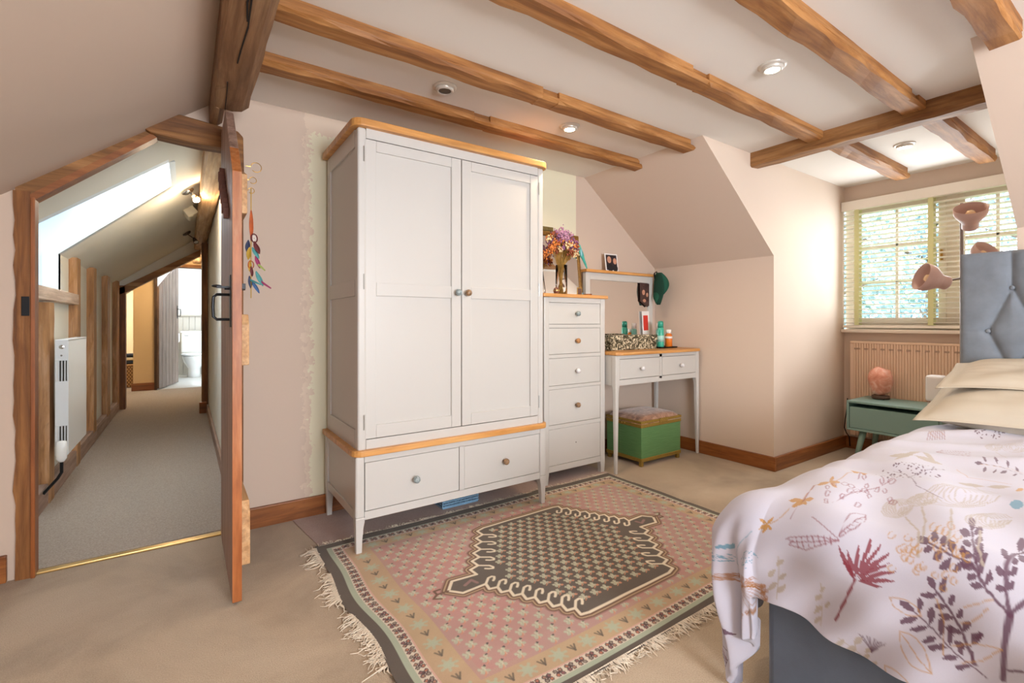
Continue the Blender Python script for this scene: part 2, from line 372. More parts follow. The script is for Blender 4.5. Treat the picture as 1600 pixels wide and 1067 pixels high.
# cross beam along Y
mb = MB(); r = random.Random(9); vs = []; n = 5; K = 16
for i in range(K+1):
    y = 1.745-(1.745-.45)*i/K; j = lambda k=1: r.uniform(-.004, .004)*k
    vs += [(3.14+j(), y, ZC+.02), (3.14+j(), y, 2.118+j()), (3.15+j(), y, 2.108+j()), (3.235+j(), y, 2.108+j()), (3.24+j(), y, ZC+.02)]
mb.add(vs, [(i*n+k, i*n+k+1, (i+1)*n+k+1, (i+1)*n+k) for i in range(K) for k in range(n-1)]+[tuple(range(n)), tuple(K*n+k for k in range(n))[::-1]])
o = part('cross_beam', mb, beamY, loc=(3.19, 1.1, 2.1)); fixnormals(o); tag(o, 'long oak cross beam spanning the mouth of the dormer', 'beam')
# purlin
def purlin(y0, y1, xa, xb, zb, K, jit, seed):
    r = random.Random(seed); vs = []; n = 7
    for i in range(K+1):
        y = y0+(y1-y0)*i/K; j = lambda k=1: r.uniform(-jit, jit)*k
        vs += [(xa, y, zl(xa)-.001), (xa+j(), y, zb+.02+j()), (xa+.012+j(), y, zb+j()), (xa+(xb-xa)*.55, y, zb-.004+j(.6)), (xb-.03+j(), y, zb+.002+j()), (xb+j(), y, zb+.03+j()), (xb, y, min(ZC, zl(xb))-.001)]
    fs = [(i*n+k, i*n+k+1, (i+1)*n+k+1, (i+1)*n+k) for i in range(K) for k in range(n-1)]+[tuple(range(n)), tuple(K*n+k for k in range(n))[::-1]]
    return MB().add(vs, fs)
t = thing('purlin_beam', 'massive cracked oak purlin along the left slope, above the open plank door', 'beam', (.17, 1, 2.0))
o = part('beam', purlin(YR+.02, 2.50, .094, .240, 2.02, 40, .003, 4), purlinM, t); fixnormals(o)
o = part('beam_tongue', purlin(2.50, YB-.002, .094, .150, 2.02, 3, .002, 5), purlinM, t); fixnormals(o)
# drying cracks (dark slits) running along the purlin's underside
mb = MB()
for pts, wd in (([(.150, 1.36), (.158, 1.5), (.152, 1.62), (.162, 1.72)], .006), ([(.160, 1.55), (.167, 1.75), (.160, 1.92), (.158, 2.02)], .005), ([(.138, 2.2), (.143, 2.35), (.146, 2.5)], .003)):
    for (xa, ya), (xb, yb) in zip(pts, pts[1:]): mb.hull8([(xa-wd*.5, ya, 2.0135), (xa+wd*.5, ya, 2.0135), (xb+wd*.4, yb, 2.0135), (xb-wd*.4, yb, 2.0135)], [(xa-wd*.5, ya, 2.03), (xa+wd*.5, ya, 2.03), (xb+wd*.4, yb, 2.03), (xb-wd*.4, yb, 2.03)])
part('drying_crack', mb, plain('crack_black', '#1c130c', .9), t)
o = part('hall_purlin', purlin(YB+.06, 9.2, .09, .214, 2.0, 30, .003, 7), wood('hall_purlin_oak', ('#a07348', '#c09a70', '#d3b592'), 1, .9, .7, .5, .3), loc=(.15, 5, 2.0)); fixnormals(o); tag(o, 'pale oak purlin running along the top right of the hallway', 'beam')
# door frame: left post, sloping head, cambered lintel, right post
r = random.Random(5); vs = []; K = 26
t = thing('door_frame', 'dark oak door frame with rough left post and sloping head', 'door frame', (-.2, YB-.02, 0))
for i in range(K+1):
    z = 1.60*i/K; jx = r.uniform(-.004, .006)
    vs += [(-.578+jx, YB-.018, z), (-.528, YB-.022, z), (-.528, YB+.03, z), (-.578+jx, YB+.03, z)]
mb = MB().add(vs, [(i*4+k, i*4+(k+1) % 4, (i+1)*4+(k+1) % 4, (i+1)*4+k) for i in range(K) for k in range(4)]+[(3, 2, 1, 0), (K*4, K*4+1, K*4+2, K*4+3)])
o = part('post', mb, postM, t); fixnormals(o)
part('jamb_lining', MB().box((-.528, YB-.03, 0), (-.514, YB+.03, 1.575)), trimZ, t, bevel=.002)
part('latch_keep', MB().box((-.556, YB-.024, 1.085), (-.532, YB-.014, 1.165)), iron, t, bevel=.001)
mb = MB(); wallxz(mb, [(-.575, 1.595), (-.528, 1.585), (-.13, 1.925), (-.15, 1.962), (-.575, 1.62)], YB-.018, YB+.045); o = part('sloping_head', mb, wood('sloping_head_oak', ('#5e4026', '#83592f', '#a8794a'), 0, 1, .7, .7), t); fixnormals(o)
mb = MB(); wallxz(mb, [(-.53, 1.565), (-.518, 1.565), (-.11, 1.915), (-.13, 1.93), (-.53, 1.588)], YB-.024, YB+.045); o = part('head_lining', mb, trimX, t); fixnormals(o)
r = random.Random(8); top = [(-.165, 1.945), (-.10, 2.02), (-.02, 2.035), (.08, 2.025), (.17, 2.015), (.215, 2.01), (.238, 1.985), (.242, 1.80)]
mb = MB(); wallxz(mb, [(.20, 1.80), (.195, 1.915), (.05, 1.912), (-.13, 1.925)]+top, YB-.05, YB+.055); o = part('lintel', mb, lintelM, t, bevel=.006); fixnormals(o)
part('post', MB().box((.185, YB-.035, 0), (.24, YB+.05, 1.85)), postM, t, bevel=.004)
# ---------------------------------------------------------------- plank door, standing open
DX0, DX1 = .143, .175
t = thing('plank_door', 'ledged plank door standing open, edge-on, with sloped top corner', 'door', (.16, 2.70, 0)); t.name = 'plank_door'
ys = [2.045, 2.185, 2.32, 2.455, 2.59, 2.725]
ztop = lambda y: 1.625 if y <= 2.05 else min(1.985, 1.625+(y-2.045)*.93)
for i in range(5):
    a, b_ = ys[i]+.0015, ys[i+1]-.0015
    mb = MB(); pts = [(a, .012), (b_, .012), (b_, ztop(b_))]
    if a < 2.432 < b_: pts.append((2.432, 1.985))
    pts.append((a, ztop(a)))
    mb.prism(pts, lambda p: (DX0, p[0], p[1]), lambda p: (DX1, p[0], p[1]))
    if i == 0: mb.mi = [0, 0]+[0, 0, 0, 0, 0]; 
    o = part('plank', mb, [plankM, plankE] if i == 0 else plankM, t, bevel=.004 if i else .0015, label='door plank with bright orange sawn edge' if i == 0 else None)
    if i == 0:
        for p in o.data.polygons:
            if p.normal.y < -.5: p.material_index = 1
    fixnormals(o)
    if i == 0:
        for p in o.data.polygons: p.material_index = 1 if p.normal.y < -.3 else 0
for z0, z1, ye in ((.12, .36, 2.10), (.89, 1.09, 2.13), (1.50, 1.70, 2.20)):
    mb = MB(); mb.prism([(ye, z0), (2.70, z0), (2.70, z1), (ye+(.03 if z1 < 1.5 else .12), z1), (ye, z1-.04)], lambda p: (DX1+.001, p[0], p[1]), lambda p: (DX1+.032, p[0], p[1]))
    o = part('ledge', mb, ledgeM, t, bevel=.003); fixnormals(o)
part('latch', MB().box((DX0-.003, 2.10, 1.04), (DX0, 2.16, 1.24)).tube([(DX0-.02, 2.13, 1.19), (DX0+.05, 2.13, 1.19)], .006).box((DX0-.045, 2.115, 1.19), (DX0, 2.145, 1.197)).ball((DX0-.045, 2.13, 1.197), (.018, .014, .006)), iron, t)
part('pull_handle', MB().tube([(DX0, 2.13, 1.165), (DX0-.045, 2.13, 1.165), (DX0-.056, 2.13, 1.155), (DX0-.058, 2.13, 1.12), (DX0-.056, 2.13, 1.08), (DX0-.045, 2.13, 1.07), (DX0, 2.13, 1.07)], .0055), iron, t)
part('latch_bar', MB().box((DX1, 2.05, 1.185), (DX1+.012, 2.26, 1.205)), iron, t)
for z in (.62, 1.75): part('hinge', MB().box((DX1, 2.40, z-.02), (DX1+.006, 2.72, z+.02)), iron, t)
# wooden letter sign on the hall side of the door
t = thing('wooden_letter_sign', 'carved brown wooden sign seen edge-on, fixed high on the hall side of the open door', 'sign', (.13, 2.3, 1.5))
mb = MB(); sg = plain('sign_brown', '#6b4438', .6, var=.2)
for k in range(11):
    y = 2.46-.028*k; z = 1.73-.025*k+(.02 if k > 6 else 0); mb = MB().box((DX0-.020-(k % 2)*.006, y, z-.03), (DX0-.001, y+.024, z+.012))
    part('letter', mb, sg, t, bevel=.002)
# ring hooks + dreamcatcher hanging on room side
for k, (y, z, rr, lb) in enumerate(((2.24, 1.705, .020, 'largest ring hook, topmost on the upper door ledge'), (2.30, 1.665, .014, 'small ring hook in the middle of the upper door ledge'), (2.34, 1.63, .012, 'small ring hook, lowest of the three on the door ledge'))):
    o = part('ring_hook', MB().tube([(DX1+.03, y, z)]+[(DX1+.048+rr-rr*math.cos(a), y, z+rr*math.sin(a)) for a in [i*.55 for i in range(11)]], .0016, 6), brass, loc=(DX1+.05, y, z)); tag(o, lb, 'hook', 'ring hooks on the plank door')
t = thing('dreamcatcher', 'colourful feathered dreamcatcher hanging from the room side of the plank door', 'dreamcatcher', (.225, 2.26, 1.56))
cols = {k: plain('feather_'+k, v, .7, var=.2) for k, v in dict(orange='#b0521e', teal='#4a8f90', yellow='#b8932f', magenta='#8c2856', maroon='#5a1c20', navy='#26304e', green='#8f9f50', blue='#3a5e90').items()}
DXC = .226
part('cord', MB().tube([(DXC, 2.26, 1.62), (DXC, 2.26, 1.16)], .0018, 6), cols['yellow'], t)
def feather(mb, x, y, z, L, wd, ax, ay):
    n = 7; vs = []
    for i in range(n+1):
        f = i/n; h = wd*math.sin(PI*min(.97, f*.9+.08))
        px, py, pz = x+ax*L*f, y+ay*L*f, z-L*f
        vs += [(px-h*.8, py-h*.5, pz), (px, py-.003, pz+.004), (px+h*.8, py+h*.5, pz)]
    mb.add(vs, [(i*3+k, i*3+k+1, i*3+4+k, i*3+3+k) for i in range(n) for k in (0, 1)])
def thick(o, t_=.0015):
    md = o.modifiers.new('solid', 'SOLIDIFY'); md.thickness = t_; return o
ring = lambda x, y, z, R, r_: MB().tube([(x+R*math.cos(a)*.7, y+R*math.cos(a)*.7, z+R*math.sin(a)) for a in [i*2*PI/16 for i in range(17)]], r_, 6)
part('hoop', ring(DXC+.012, 2.26, 1.412, .018, .0025), cols['maroon'], t); part('hoop', ring(DXC, 2.26, 1.30, .016, .002), cols['orange'], t)
part('web', MB().tube([(DXC+.012+.014*math.cos(a*2.4)*.7, 2.26+.014*math.cos(a*2.4)*.7, 1.412+.014*math.sin(a*2.4)) for a in range(16)], .0006, 4), white, t)
fl = [('orange', 0, 1.525, .12, .010, .0, 0), ('orange', .002, 1.50, .10, .009, -.02, .0), ('maroon', .012, 1.395, .05, .014, .35, 0), ('navy', -.01, 1.40, .05, .012, -.1, 0), ('teal', .005, 1.37, .045, .012, .5, 0), ('yellow', -.006, 1.37, .05, .012, -.1, 0), ('magenta', .016, 1.335, .05, .011, .3, 0), ('yellow', -.005, 1.315, .045, .010, 0, 0), ('green', .018, 1.31, .035, .008, .9, 0), ('maroon', .0, 1.29, .04, .008, .1, 0), ('teal', .018, 1.27, .06, .013, .4, 0), ('navy', -.006, 1.25, .05, .010, .1, 0), ('magenta', .035, 1.23, .03, .008, 1.2, 0), ('teal', -.002, 1.235, .02, .012, 1.8, 0), ('blue', .004, 1.23, .05, .010, .5, 0)]
for c_, dx, z, L, wd, ax, ay in fl:
    mb = MB(); feather(mb, DXC+dx, 2.26-dx*.4, z, L, wd, ax, -ax*.4); thick(part('feather', mb, cols[c_], t, label=None))
# ---------------------------------------------------------------- hall studs, rail, radiator
G = 'exposed oak studs of the low hallway wall'
def stud(y0, y1, z0, z1, lb, sd, top=0):
    r = random.Random(sd); vs = []; K = 12
    for i in range(K+1):
        z = z0+(z1-z0)*i/K; j = lambda: r.uniform(-.008, .008); tz = top if i == K else 0
        vs += [(HW-.01, y0+j(), z), (-.652, y0+j(), z), (-.652, y1+j(), z+tz), (HW-.01, y1+j(), z+tz)]
    mb = MB().add(vs, [(i*4+k, i*4+(k+1) % 4, (i+1)*4+(k+1) % 4, (i+1)*4+k) for i in range(K) for k in range(4)]+[(3, 2, 1, 0), (K*4, K*4+1, K*4+2, K*4+3)])
    o = part('wall_stud', mb, studM, loc=(-.67, (y0+y1)/2, z0)); fixnormals(o); tag(o, lb, 'stud', G)
stud(3.80, 3.92, .0, 1.175, 'short oak stud under the pale rail, left of the white hall radiator', 1)
stud(4.66, 4.79, .0, 1.53, 'oak stud behind the white hall radiator, right end of the pale rail', 2)
stud(5.42, 5.57, .10, 1.53, 'oak stud just right of the white hall radiator', 3)
stud(6.30, 6.50, .10, 1.53, 'oak stud second beyond the white hall radiator', 4)
stud(7.16, 7.34, .10, 1.54, 'oak stud third beyond the radiator, beside the end doorway', 5)
o = part('window_rail', MB().box((HW-.005, 2.92, 1.185), (-.648, 4.70, 1.262)), railM, loc=(-.67, 3.8, 1.185), bevel=.006); tag(o, 'pale knotty oak rail under the hallway skylight', 'rail')
# end frame
t = thing('hall_end_frame', 'dark oak frame with sloping head at the far end of the hallway', 'door frame', (-.2, 7.4, 0))
part('post', MB().box((-.665, 7.38, .0), (-.60, 7.52, 1.5)), postM, t, bevel=.004)
mb = MB(); wallxz(mb, [(-.66, 1.375), (.16, 1.92), (.16, 2.0), (-.66, 1.47)], 7.38, 7.5); o = part('sloping_head', mb, wood('end_head_oak', ('#7a522e', '#a37244', '#c29a70'), 0, 1, .6, .4), t, bevel=.005); fixnormals(o)
part('post', MB().box((.155, 6.6, .0), (.215, 6.75, 1.98)), postM, t, bevel=.004)
mb = MB(); 
# hall radiator
t = thing('hall_radiator', 'white panel radiator in front of the hallway studs', 'radiator', (-.6, 4.05, .25))
RY0, RY1, RX0, RX1, RZ0, RZ1 = 3.76, 4.37, -.622, -.565, .285, .955
part('front_panel', MB().box((RX1-.008, RY0+.004, RZ0), (RX1, RY1, RZ1)), white, t, bevel=.003)
part('back_panel', MB().box((RX0, RY0+.004, RZ0), (RX0+.012, RY1, RZ1-.01)), white, t, bevel=.003)
mb = MB()
for z0, z1 in ((RZ0, RZ0+.05), (RZ0+.17, RZ1-.24), (RZ1-.12, RZ1)): mb.box((RX0, RY0-.004, z0), (RX1, RY0+.004, z1))
for k in range(5):
    for z0, z1 in ((RZ0+.05, RZ0+.17), (RZ1-.24, RZ1-.12)): mb.box((RX0+k*.01325, RY0-.004, z0), (RX0+k*.01325+.005, RY0+.004, z1))
part('end_grille', mb, plain('radiator_end_grey', '#d5d8db', .3), t, bevel=.001)
part('top_grille', MB().box((RX0, RY0, RZ1-.006), (RX1, RY1, RZ1+.002)), white, t)
part('inner_fins', MB().box((RX0+.014, RY0+.01, RZ0+.02), (RX1-.010, RY1-.01, RZ1-.02)), furnin, t)
part('badge', MB().lathe([(.012, 0), (.012, .003), (.004, .005)], 16, Matrix.Translation((-.594, RY0-.004, .915)) @ Matrix.Rotation(PI/2, 4, 'X')), chrome, t)
part('bleed_valve', MB().lathe([(.005, 0), (.005, .004)], 12, Matrix.Translation((-.594, RY0-.004, .865)) @ Matrix.Rotation(PI/2, 4, 'X')), chrome, t)
v_ = part('valve', MB().lathe([(.012, .26), (.024, .28), (.026, .34), (.022, .375), (.008, .38)], 16, Matrix.Translation((-.585, 3.70, 0))), white, t, True)
part('valve_pipe', MB().tube([(-.585, 3.70, .27), (-.585, 3.70, .20), (-.60, 3.69, .17), (-.655, 3.66, .10)], .008), iron, v_)
# hall spotlights + sensor
glow = plain('lamp_glow', '#fff0d0', .5); MATS['lamp_glow'].node_tree.nodes['Principled BSDF'].inputs['Emission Color'].default_value = (1, .82, .6, 1); MATS['lamp_glow'].node_tree.nodes['Principled BSDF'].inputs['Emission Strength'].default_value = 14
glowoff = plain('lamp_unlit', '#d8d4cc', .3)
def hall_spot(base, head, lb, lit, met):
    t = thing('hall_spotlight', lb, 'spotlight', base, 'adjustable spotlights on the hallway slope')
    nrm = Vector((.61, 0, -.79)); 
    Mx = Matrix.Translation(base) @ Vector((0, 0, 1)).rotation_difference(nrm).to_matrix().to_4x4()
    part('ceiling_plate', MB().lathe([(.045, -.01), (.045, .008), (.03, .018)], 20, Mx), met, t, True)
    b0 = Vector(base)+nrm*.015; hd = Vector(head); dr = Vector((.35, -.6, -.8)).normalized()
    part('arm', MB().tube([b0, hd-dr*.02], .005), met, t)
    Mh = Matrix.Translation(hd) @ Vector((0, 0, 1)).rotation_difference(dr).to_matrix().to_4x4()
    part('lamp_head', MB().lathe([(.012, -.03), (.018, -.01), (.027, .04), (.025, .04), (.016, 0)], 16, Mh, caps=False), met, t, True)
    part('bulb', MB().lathe([(.001, .02), (.022, .032), (.022, .036), (.001, .037)], 16, Mh), glow if lit else glowoff, t)
    return hd+dr*.07, dr
hd, dr = hall_spot((.012, 4.37, 2.055), (.055, 4.30, 2.005), 'nearer chrome hallway spotlight, lit and glowing warm', True, chrome)
point('hall_spot_light', hd, 3.2, WARM, .02)
hall_spot((.010, 6.45, 2.055), (.085, 6.40, 1.98), 'further hallway spotlight, dark and unlit', False, plain('bronze_fitting', '#6a5c50', .35, .7))
t = thing('hall_alarm_sensor', 'white box sensor on the hallway slope between the two spotlights', 'sensor', (.05, 5.2, 2.03))
Mx = Matrix.Translation((.05, 5.15, 2.045)) @ Matrix.Rotation(-math.atan(.7686), 4, 'Y')
part('housing', MB().box((-.06, -.10, -.035), (.03, .10, .04), Mx), plain('sensor_ivory', '#dcd4c0', .4), t, bevel=.008)
part('cover_rib', MB().box((-.05, -.102, -.042), (-.02, .10, -.034), Mx), plain('sensor_ivory_dark', '#c8bfa8', .4), t, bevel=.003)
# far door, bath, side room objects
t = thing('far_plank_door', 'dark plank door ajar at the bathroom, far end of hallway', 'door', (-.36, 9.2, 0))
hx, hy, ex, ey = -.355, 9.20, -.115, 10.05
L = math.hypot(ex-hx, ey-hy); ang = math.atan2(ey-hy, ex-hx); Md = Matrix.Translation((hx, hy, 0)) @ Matrix.Rotation(ang, 4, 'Z')
for k in range(6):
    a, b_ = L*k/6+.003, L*(k+1)/6-.003; za = 1.60+.42*min(1, a/L*1.1); zb_ = 1.60+.42*min(1, b_/L*1.1)
    mb = MB().add([(a, -.015, .02), (b_, -.015, .02), (b_, .015, .02), (a, .015, .02), (a, -.015, za), (b_, -.015, zb_), (b_, .015, zb_), (a, .015, za)], [(0,3,2,1),(4,5,6,7),(0,1,5,4),(1,2,6,5),(2,3,7,6),(3,0,4,7)], Md)
    part('plank', mb, farplank, t, bevel=.004)
part('pull_handle', MB().tube([(L-.06, -.015, 1.28), (L-.06, -.06, 1.28), (L-.06, -.065, 1.22), (L-.06, -.06, 1.16), (L-.06, -.015, 1.16)], .007, 6, M=Md), iron, t)
part('latch_plate', MB().box((L-.075, -.02, 1.12), (L-.045, -.014, 1.34), Md), iron, t)
t = thing('far_door_frame', 'dark oak frame around the bathroom doorway', 'door frame', (0, 9.2, 0))
part('post', MB().box((-.40, 9.2, .004), (-.365, 9.40, 1.95)), wood('dark_frame_oak', ('#2e2018', '#4a3424', '#6a4c34'), 2, 1, .6, .4), t, bevel=.003)
part('head', MB().box((-.40, 9.2, 1.93), (.32, 9.40, 1.98)), lintelM, t, bevel=.003)
part('post', MB().box((.27, 9.2, .004), (.31, 9.40, 1.95)), postM, t, bevel=.003)
t = thing('toilet', 'white close-coupled toilet seen through the bathroom doorway', 'toilet', (.13, 11.1, 0))
TX, TY = .135, 11.0
def ell(cx, cy, rx, ry, z, n=24): return [(cx+rx*math.cos(2*PI*k/n), cy+ry*math.sin(2*PI*k/n), z) for k in range(n)]
def loft(rings, closed=True):
    n = len(rings[0]); vs = [p for rg in rings for p in rg]; fs = [(i*n+k, i*n+(k+1) % n, (i+1)*n+(k+1) % n, (i+1)*n+k) for i in range(len(rings)-1) for k in range(n)]
    if closed: fs += [tuple(range(n))[::-1], tuple((len(rings)-1)*n+k for k in range(n))]
    return MB().add(vs, fs)
part('bowl', loft([ell(TX, TY+.05, .11, .17, .0), ell(TX, TY+.05, .10, .16, .10), ell(TX, TY+.02, .10, .15, .17), ell(TX, TY-.02, .17, .22, .30), ell(TX, TY-.04, .195, .25, .40), ell(TX, TY-.04, .195, .25, .42)]), ceramic, t, True)
part('seat', loft([ell(TX, TY-.05, .205, .255, .425), ell(TX, TY-.05, .21, .26, .44), ell(TX, TY-.05, .20, .25, .465)]), ceramic, t, True)
part('cistern', MB().box((TX-.21, TY+.22, .45), (TX+.21, TY+.42, .85)), ceramic, t, bevel=.03, bseg=3)
part('cistern_lid', MB().box((TX-.22, TY+.21, .845), (TX+.22, TY+.43, .885)), ceramic, t, bevel=.012)
part('flush_lever', MB().tube([(TX-.15, TY+.215, .80), (TX-.15, TY+.19, .80), (TX-.09, TY+.185, .79)], .007), chrome, t)
t = thing('basin_unit', 'grey vanity unit with white basin behind the far plank door', 'basin', (-.2, 10.6, 0))
part('cabinet', MB().box((-.38, 10.2, .05), (-.12, 10.9, .70)), plain('grey_vanity', '#7b7c7e', .4), t, bevel=.004)
part('basin', MB().box((-.40, 10.17, .70), (-.085, 10.92, .86)), ceramic, t, bevel=.02, bseg=3)
part('tap', MB().tube([(-.33, 10.5, .86), (-.33, 10.5, .98), (-.24, 10.5, 1.0), (-.2, 10.5, .96)], .012), chrome, t)
t = thing('bathroom_panelling', 'pale tongue and groove panelling with a ledge behind the toilet', 'panelling', (.3, 11.5, 0))
for k in range(13): part('panel_board', MB().box((-.44+k*.1, 11.50, .0), (-.44+k*.1+.096, 11.52, 1.18)), plain('panel_grey', '#c6c3bd', .6) if k == 0 else MATS['panel_grey'], t, bevel=.003)
part('ledge', MB().box((-.44, 11.46, 1.18), (.93, 11.54, 1.21)), MATS['panel_grey'], t, bevel=.003)
# side room: basket with folded cloths
t = thing('wicker_basket', 'woven wicker basket in the cream room left of the far pier', 'basket', (-.85, 10.0, 0))
bk = plain('wicker', '#b58a56', .7, var=.25, nscale=60)
BX0, BX1, BY0, BY1 = -.95, -.56, 9.75, 10.05
part('body', MB().box((BX0+.01, BY0+.01, .01), (BX1-.01, BY1-.01, .36)), plain('wicker_dark', '#6b4a2a', .8), t)
mb = MB()
for i in range(12):
    z = .02+i*.03
    for k in range(10):
        x = BX0+k*.038+(i % 2)*.019
        mb.box((x, BY0, z), (x+.022, BY0+.01, z+.022))
for k in range(9):
    for i in range(12): mb.box((BX1-.01, BY0+.01+k*.032+(i % 2)*.015, .02+i*.03), (BX1, BY0+.03+k*.032+(i % 2)*.015, .042+i*.03))
o = part('weave', mb, bk, t); o['kind'] = 'stuff'
part('rim', MB().tube([(BX0, BY0, .37), (BX1, BY0, .37), (BX1, BY1, .37), (BX0, BY1, .37), (BX0, BY0, .37)], .012), bk, t)
for k, (c_, lb) in enumerate((('#22252c', 'black folded cloth, lowest on the wicker basket'), ('#c9b48e', 'tan folded cloth, middle of the pile on the wicker basket'), ('#1d1f25', 'black folded cloth, topmost on the wicker basket'))):
    o = part('folded_cloth', MB().box((BX0+.02+k*.01, BY0+.0, .385+k*.055), (BX1-.01-k*.008, BY1-.02, .435+k*.055)), plain('cloth_%s' % ('black', 'tan', 'ink')[k], c_, .9, bmp=.3), loc=(-.8, 9.9, .385+k*.055), bevel=.02, bseg=3); tag(o, lb, 'cloth', 'folded cloths on the wicker basket')
# ---------------------------------------------------------------- downlights
def downlight(x, y, lb, power, grp='recessed ceiling spotlights'):
    t = thing('ceiling_downlight', lb, 'light', (x, y, ZC), grp)
    part('rim', MB().lathe([(.058, .0), (.058, -.004), (.048, -.010), (.036, -.006), (.034, .004)], 28, Matrix.Translation((x, y, ZC)), caps=False), MATS['satin_rim'], t, True)
    part('housing', MB().lathe([(.044, -.004), (.044, -.016), (.036, -.024), (.030, -.020)], 24, Matrix.Translation((x, y, ZC)), caps=False), MATS['satin_rim'], t, True)
    part('bulb', MB().lathe([(.0005, -.019), (.031, -.019), (.031, -.016), (.0005, -.016)], 24, Matrix.Translation((x, y, ZC))), glow if power else MATS['downlight_lens'], t)
    if power: spot('downlight_beam', (x, y, ZC-.03), power, WARM, .03, (0, 0, 0), 150)
plain('satin_rim', '#dcd9d2', .3, .3); plain('downlight_lens', '#77736c', .2, .6)
downlight(1.845, 2.09, 'lit spotlight glowing between the two rear joists above the wardrobe', 15)
downlight(1.037, 2.084, 'unlit round grey-lensed spotlight above the left part of the wardrobe', 0)
downlight(2.154, 1.086, 'lit spotlight between the third and fourth joists', 12)
downlight(3.802, 1.085, 'lit spotlight in the dormer ceiling beyond the cross beam', 5)
# ---------------------------------------------------------------- wardrobe
knobA = plain('patterned_knob_grey', '#8d9a9c', .2, 0, .5, 120); knobB = plain('patterned_knob_brown', '#8a6c50', .25, 0, .5, 120); knobC = plain('speckled_knob_white', '#d8d8dc', .2, 0, .3, 140); knobD = plain('wood_knob', '#a9794a', .35, 0, .4, 90)
def knob(x, y, z, mat, parent, r_=.0175, label=None):
    k = part('knob', MB().lathe([(.006, 0), (.006, .012), (r_*.7, .014), (r_, .022), (r_*.95, .031), (r_*.55, .038), (.001, .040)], 18, Matrix.Translation((x, y, z)) @ Matrix.Rotation(PI/2, 4, 'X')), mat, parent, True, label=label)
    part('knob_boss', MB().lathe([(.007, .036), (.006, .042), (.001, .044)], 12, Matrix.Translation((x, y, z)) @ Matrix.Rotation(PI/2, 4, 'X')), brass, k, True) if parent.parent is None else None
    return k
def rtop(x0, x1, y0, y1, z0, z1, r_=.03, curve=0):   # board with rounded front corners
    pts = []
    for cx, cy, a0 in ((x1-r_, y0+r_, -90), (x1-.004, y1-.004, 0), (x0+.004, y1-.004, 90), (x0+r_, y0+r_, 180)):
        rr = r_ if cy == y0+r_ else .004
        for k in range(6): a = math.radians(a0+k*18); pts.append((cx+rr*math.cos(a), cy+rr*math.sin(a)))
    return MB().prism(pts, lambda p: (p[0], p[1], z0), lambda p: (p[0], p[1], z1))
def taperleg(x, y, z0, z1, wt, wb, sx, sy):   # outer corner fixed at (x,y); tapers inward; sx, sy direction of inside
    lo = [(x+sx*.004, y+sy*.004), (x+sx*(wb+.004), y+sy*.004), (x+sx*(wb+.004), y+sy*(wb+.004)), (x+sx*.004, y+sy*(wb+.004))]
    mb = MB(); rings = []
    for f in (0, .35, .7, .88, 1):
        wd = wb+(wt-wb)*(f if f < .8 else 1)**1.5; o_ = .004*(1-f); z = z0+(z1-z0)*f
        rings.append([(x+sx*o_, y+sy*o_, z), (x+sx*(wd+o_), y+sy*o_, z), (x+sx*(wd+o_), y+sy*(wd+o_), z), (x+sx*o_, y+sy*(wd+o_), z)])
    return loft(rings)
def panelled_door(parent, x0, x1, z0, z1, y, mids, hinge_right, kn, st=.055):
    d = part('door', MB().box((x0+st-.012, y+.010, z0+.02), (x1-st+.012, y+.016, z1-.02)), furn, parent)
    mb = MB(); e = .0005
    mb.box((x0, y, z0), (x0+st, y+.022, z1)).box((x1-st, y, z0), (x1, y+.022, z1))
    part('stile', MB().box((x0, y, z0), (x0+st, y+.022, z1)), furn, d, bevel=.0025); part('stile', MB().box((x1-st, y, z0), (x1, y+.022, z1)), furn, d, bevel=.0025)
    for a, b_ in [(z0, z0+.06), (z1-.05, z1)]+mids: part('rail', MB().box((x0+st+e, y+.001, a), (x1-st-e, y+.022, b_)), furn, d, bevel=.002)
    return d
t = thing('wardrobe', 'large off-white two-door wardrobe with oak trim against back wall', 'wardrobe', (1.18, 2.45, 0))
WX0, WX1, WY0, WY1 = .632, 1.728, 2.165, 2.735
part('back_panel', MB().box((WX0+.02, WY1-.02, .16), (WX1-.02, WY1, 1.93)), furn, t)
part('carcass', MB().box((WX0+.03, WY0+.03, .20), (WX1-.03, WY1-.02, 1.93)), furnin, t)
# upper frame
for x in (WX0+.012, WX1-.052): part('corner_post', MB().box((x, WY0+.008, .47), (x+.040, WY0+.06, 1.95)), furn, t, bevel=.010, bseg=3)
for x in (WX0+.012, WX1-.030): part('rear_post', MB().box((x, WY1-.06, .47), (x+.018, WY1-.002, 1.95)), furn, t, bevel=.003)
for x0_, x1_ in ((WX0+.020, WX0+.03), (WX1-.03, WX1-.020)):
    part('side_panel', MB().box((x0_, WY0+.05, .47), (x1_, WY1-.05, 1.95)), furn, t)
for xs in (WX0+.012, WX1-.026):
    for a, b_ in ((.47, .56), (1.18, 1.255), (1.87, 1.95)): part('side_rail', MB().box((xs, WY0+.06, a), (xs+.014, WY1-.06, b_)), furn, t, bevel=.002)
part('top_rail', MB().box((WX0+.052, WY0+.012, 1.905), (WX1-.052, WY0+.04, 1.95)), furn, t)
part('lower_rail', MB().box((WX0+.052, WY0+.012, .475), (WX1-.052, WY0+.04, .518)), furn, t)
part('top_board', rtop(WX0-.014, WX1+.014, WY0-.016, WY1, 1.950, 1.985, .05), oakX, t, bevel=.009, bseg=3, label='oak top board with rounded corners')
part('waist_moulding', rtop(WX0-.014, WX1+.014, WY0-.016, WY1, .447, .475, .05), oakX, t, bevel=.010, bseg=3, label='oak waist moulding')
dl = panelled_door(t, .676, 1.177, .521, 1.902, WY0+.012, [(1.182, 1.243)], 0, None)
dr_ = panelled_door(t, 1.182, 1.680, .521, 1.902, WY0+.012, [(1.182, 1.243)], 1, None)
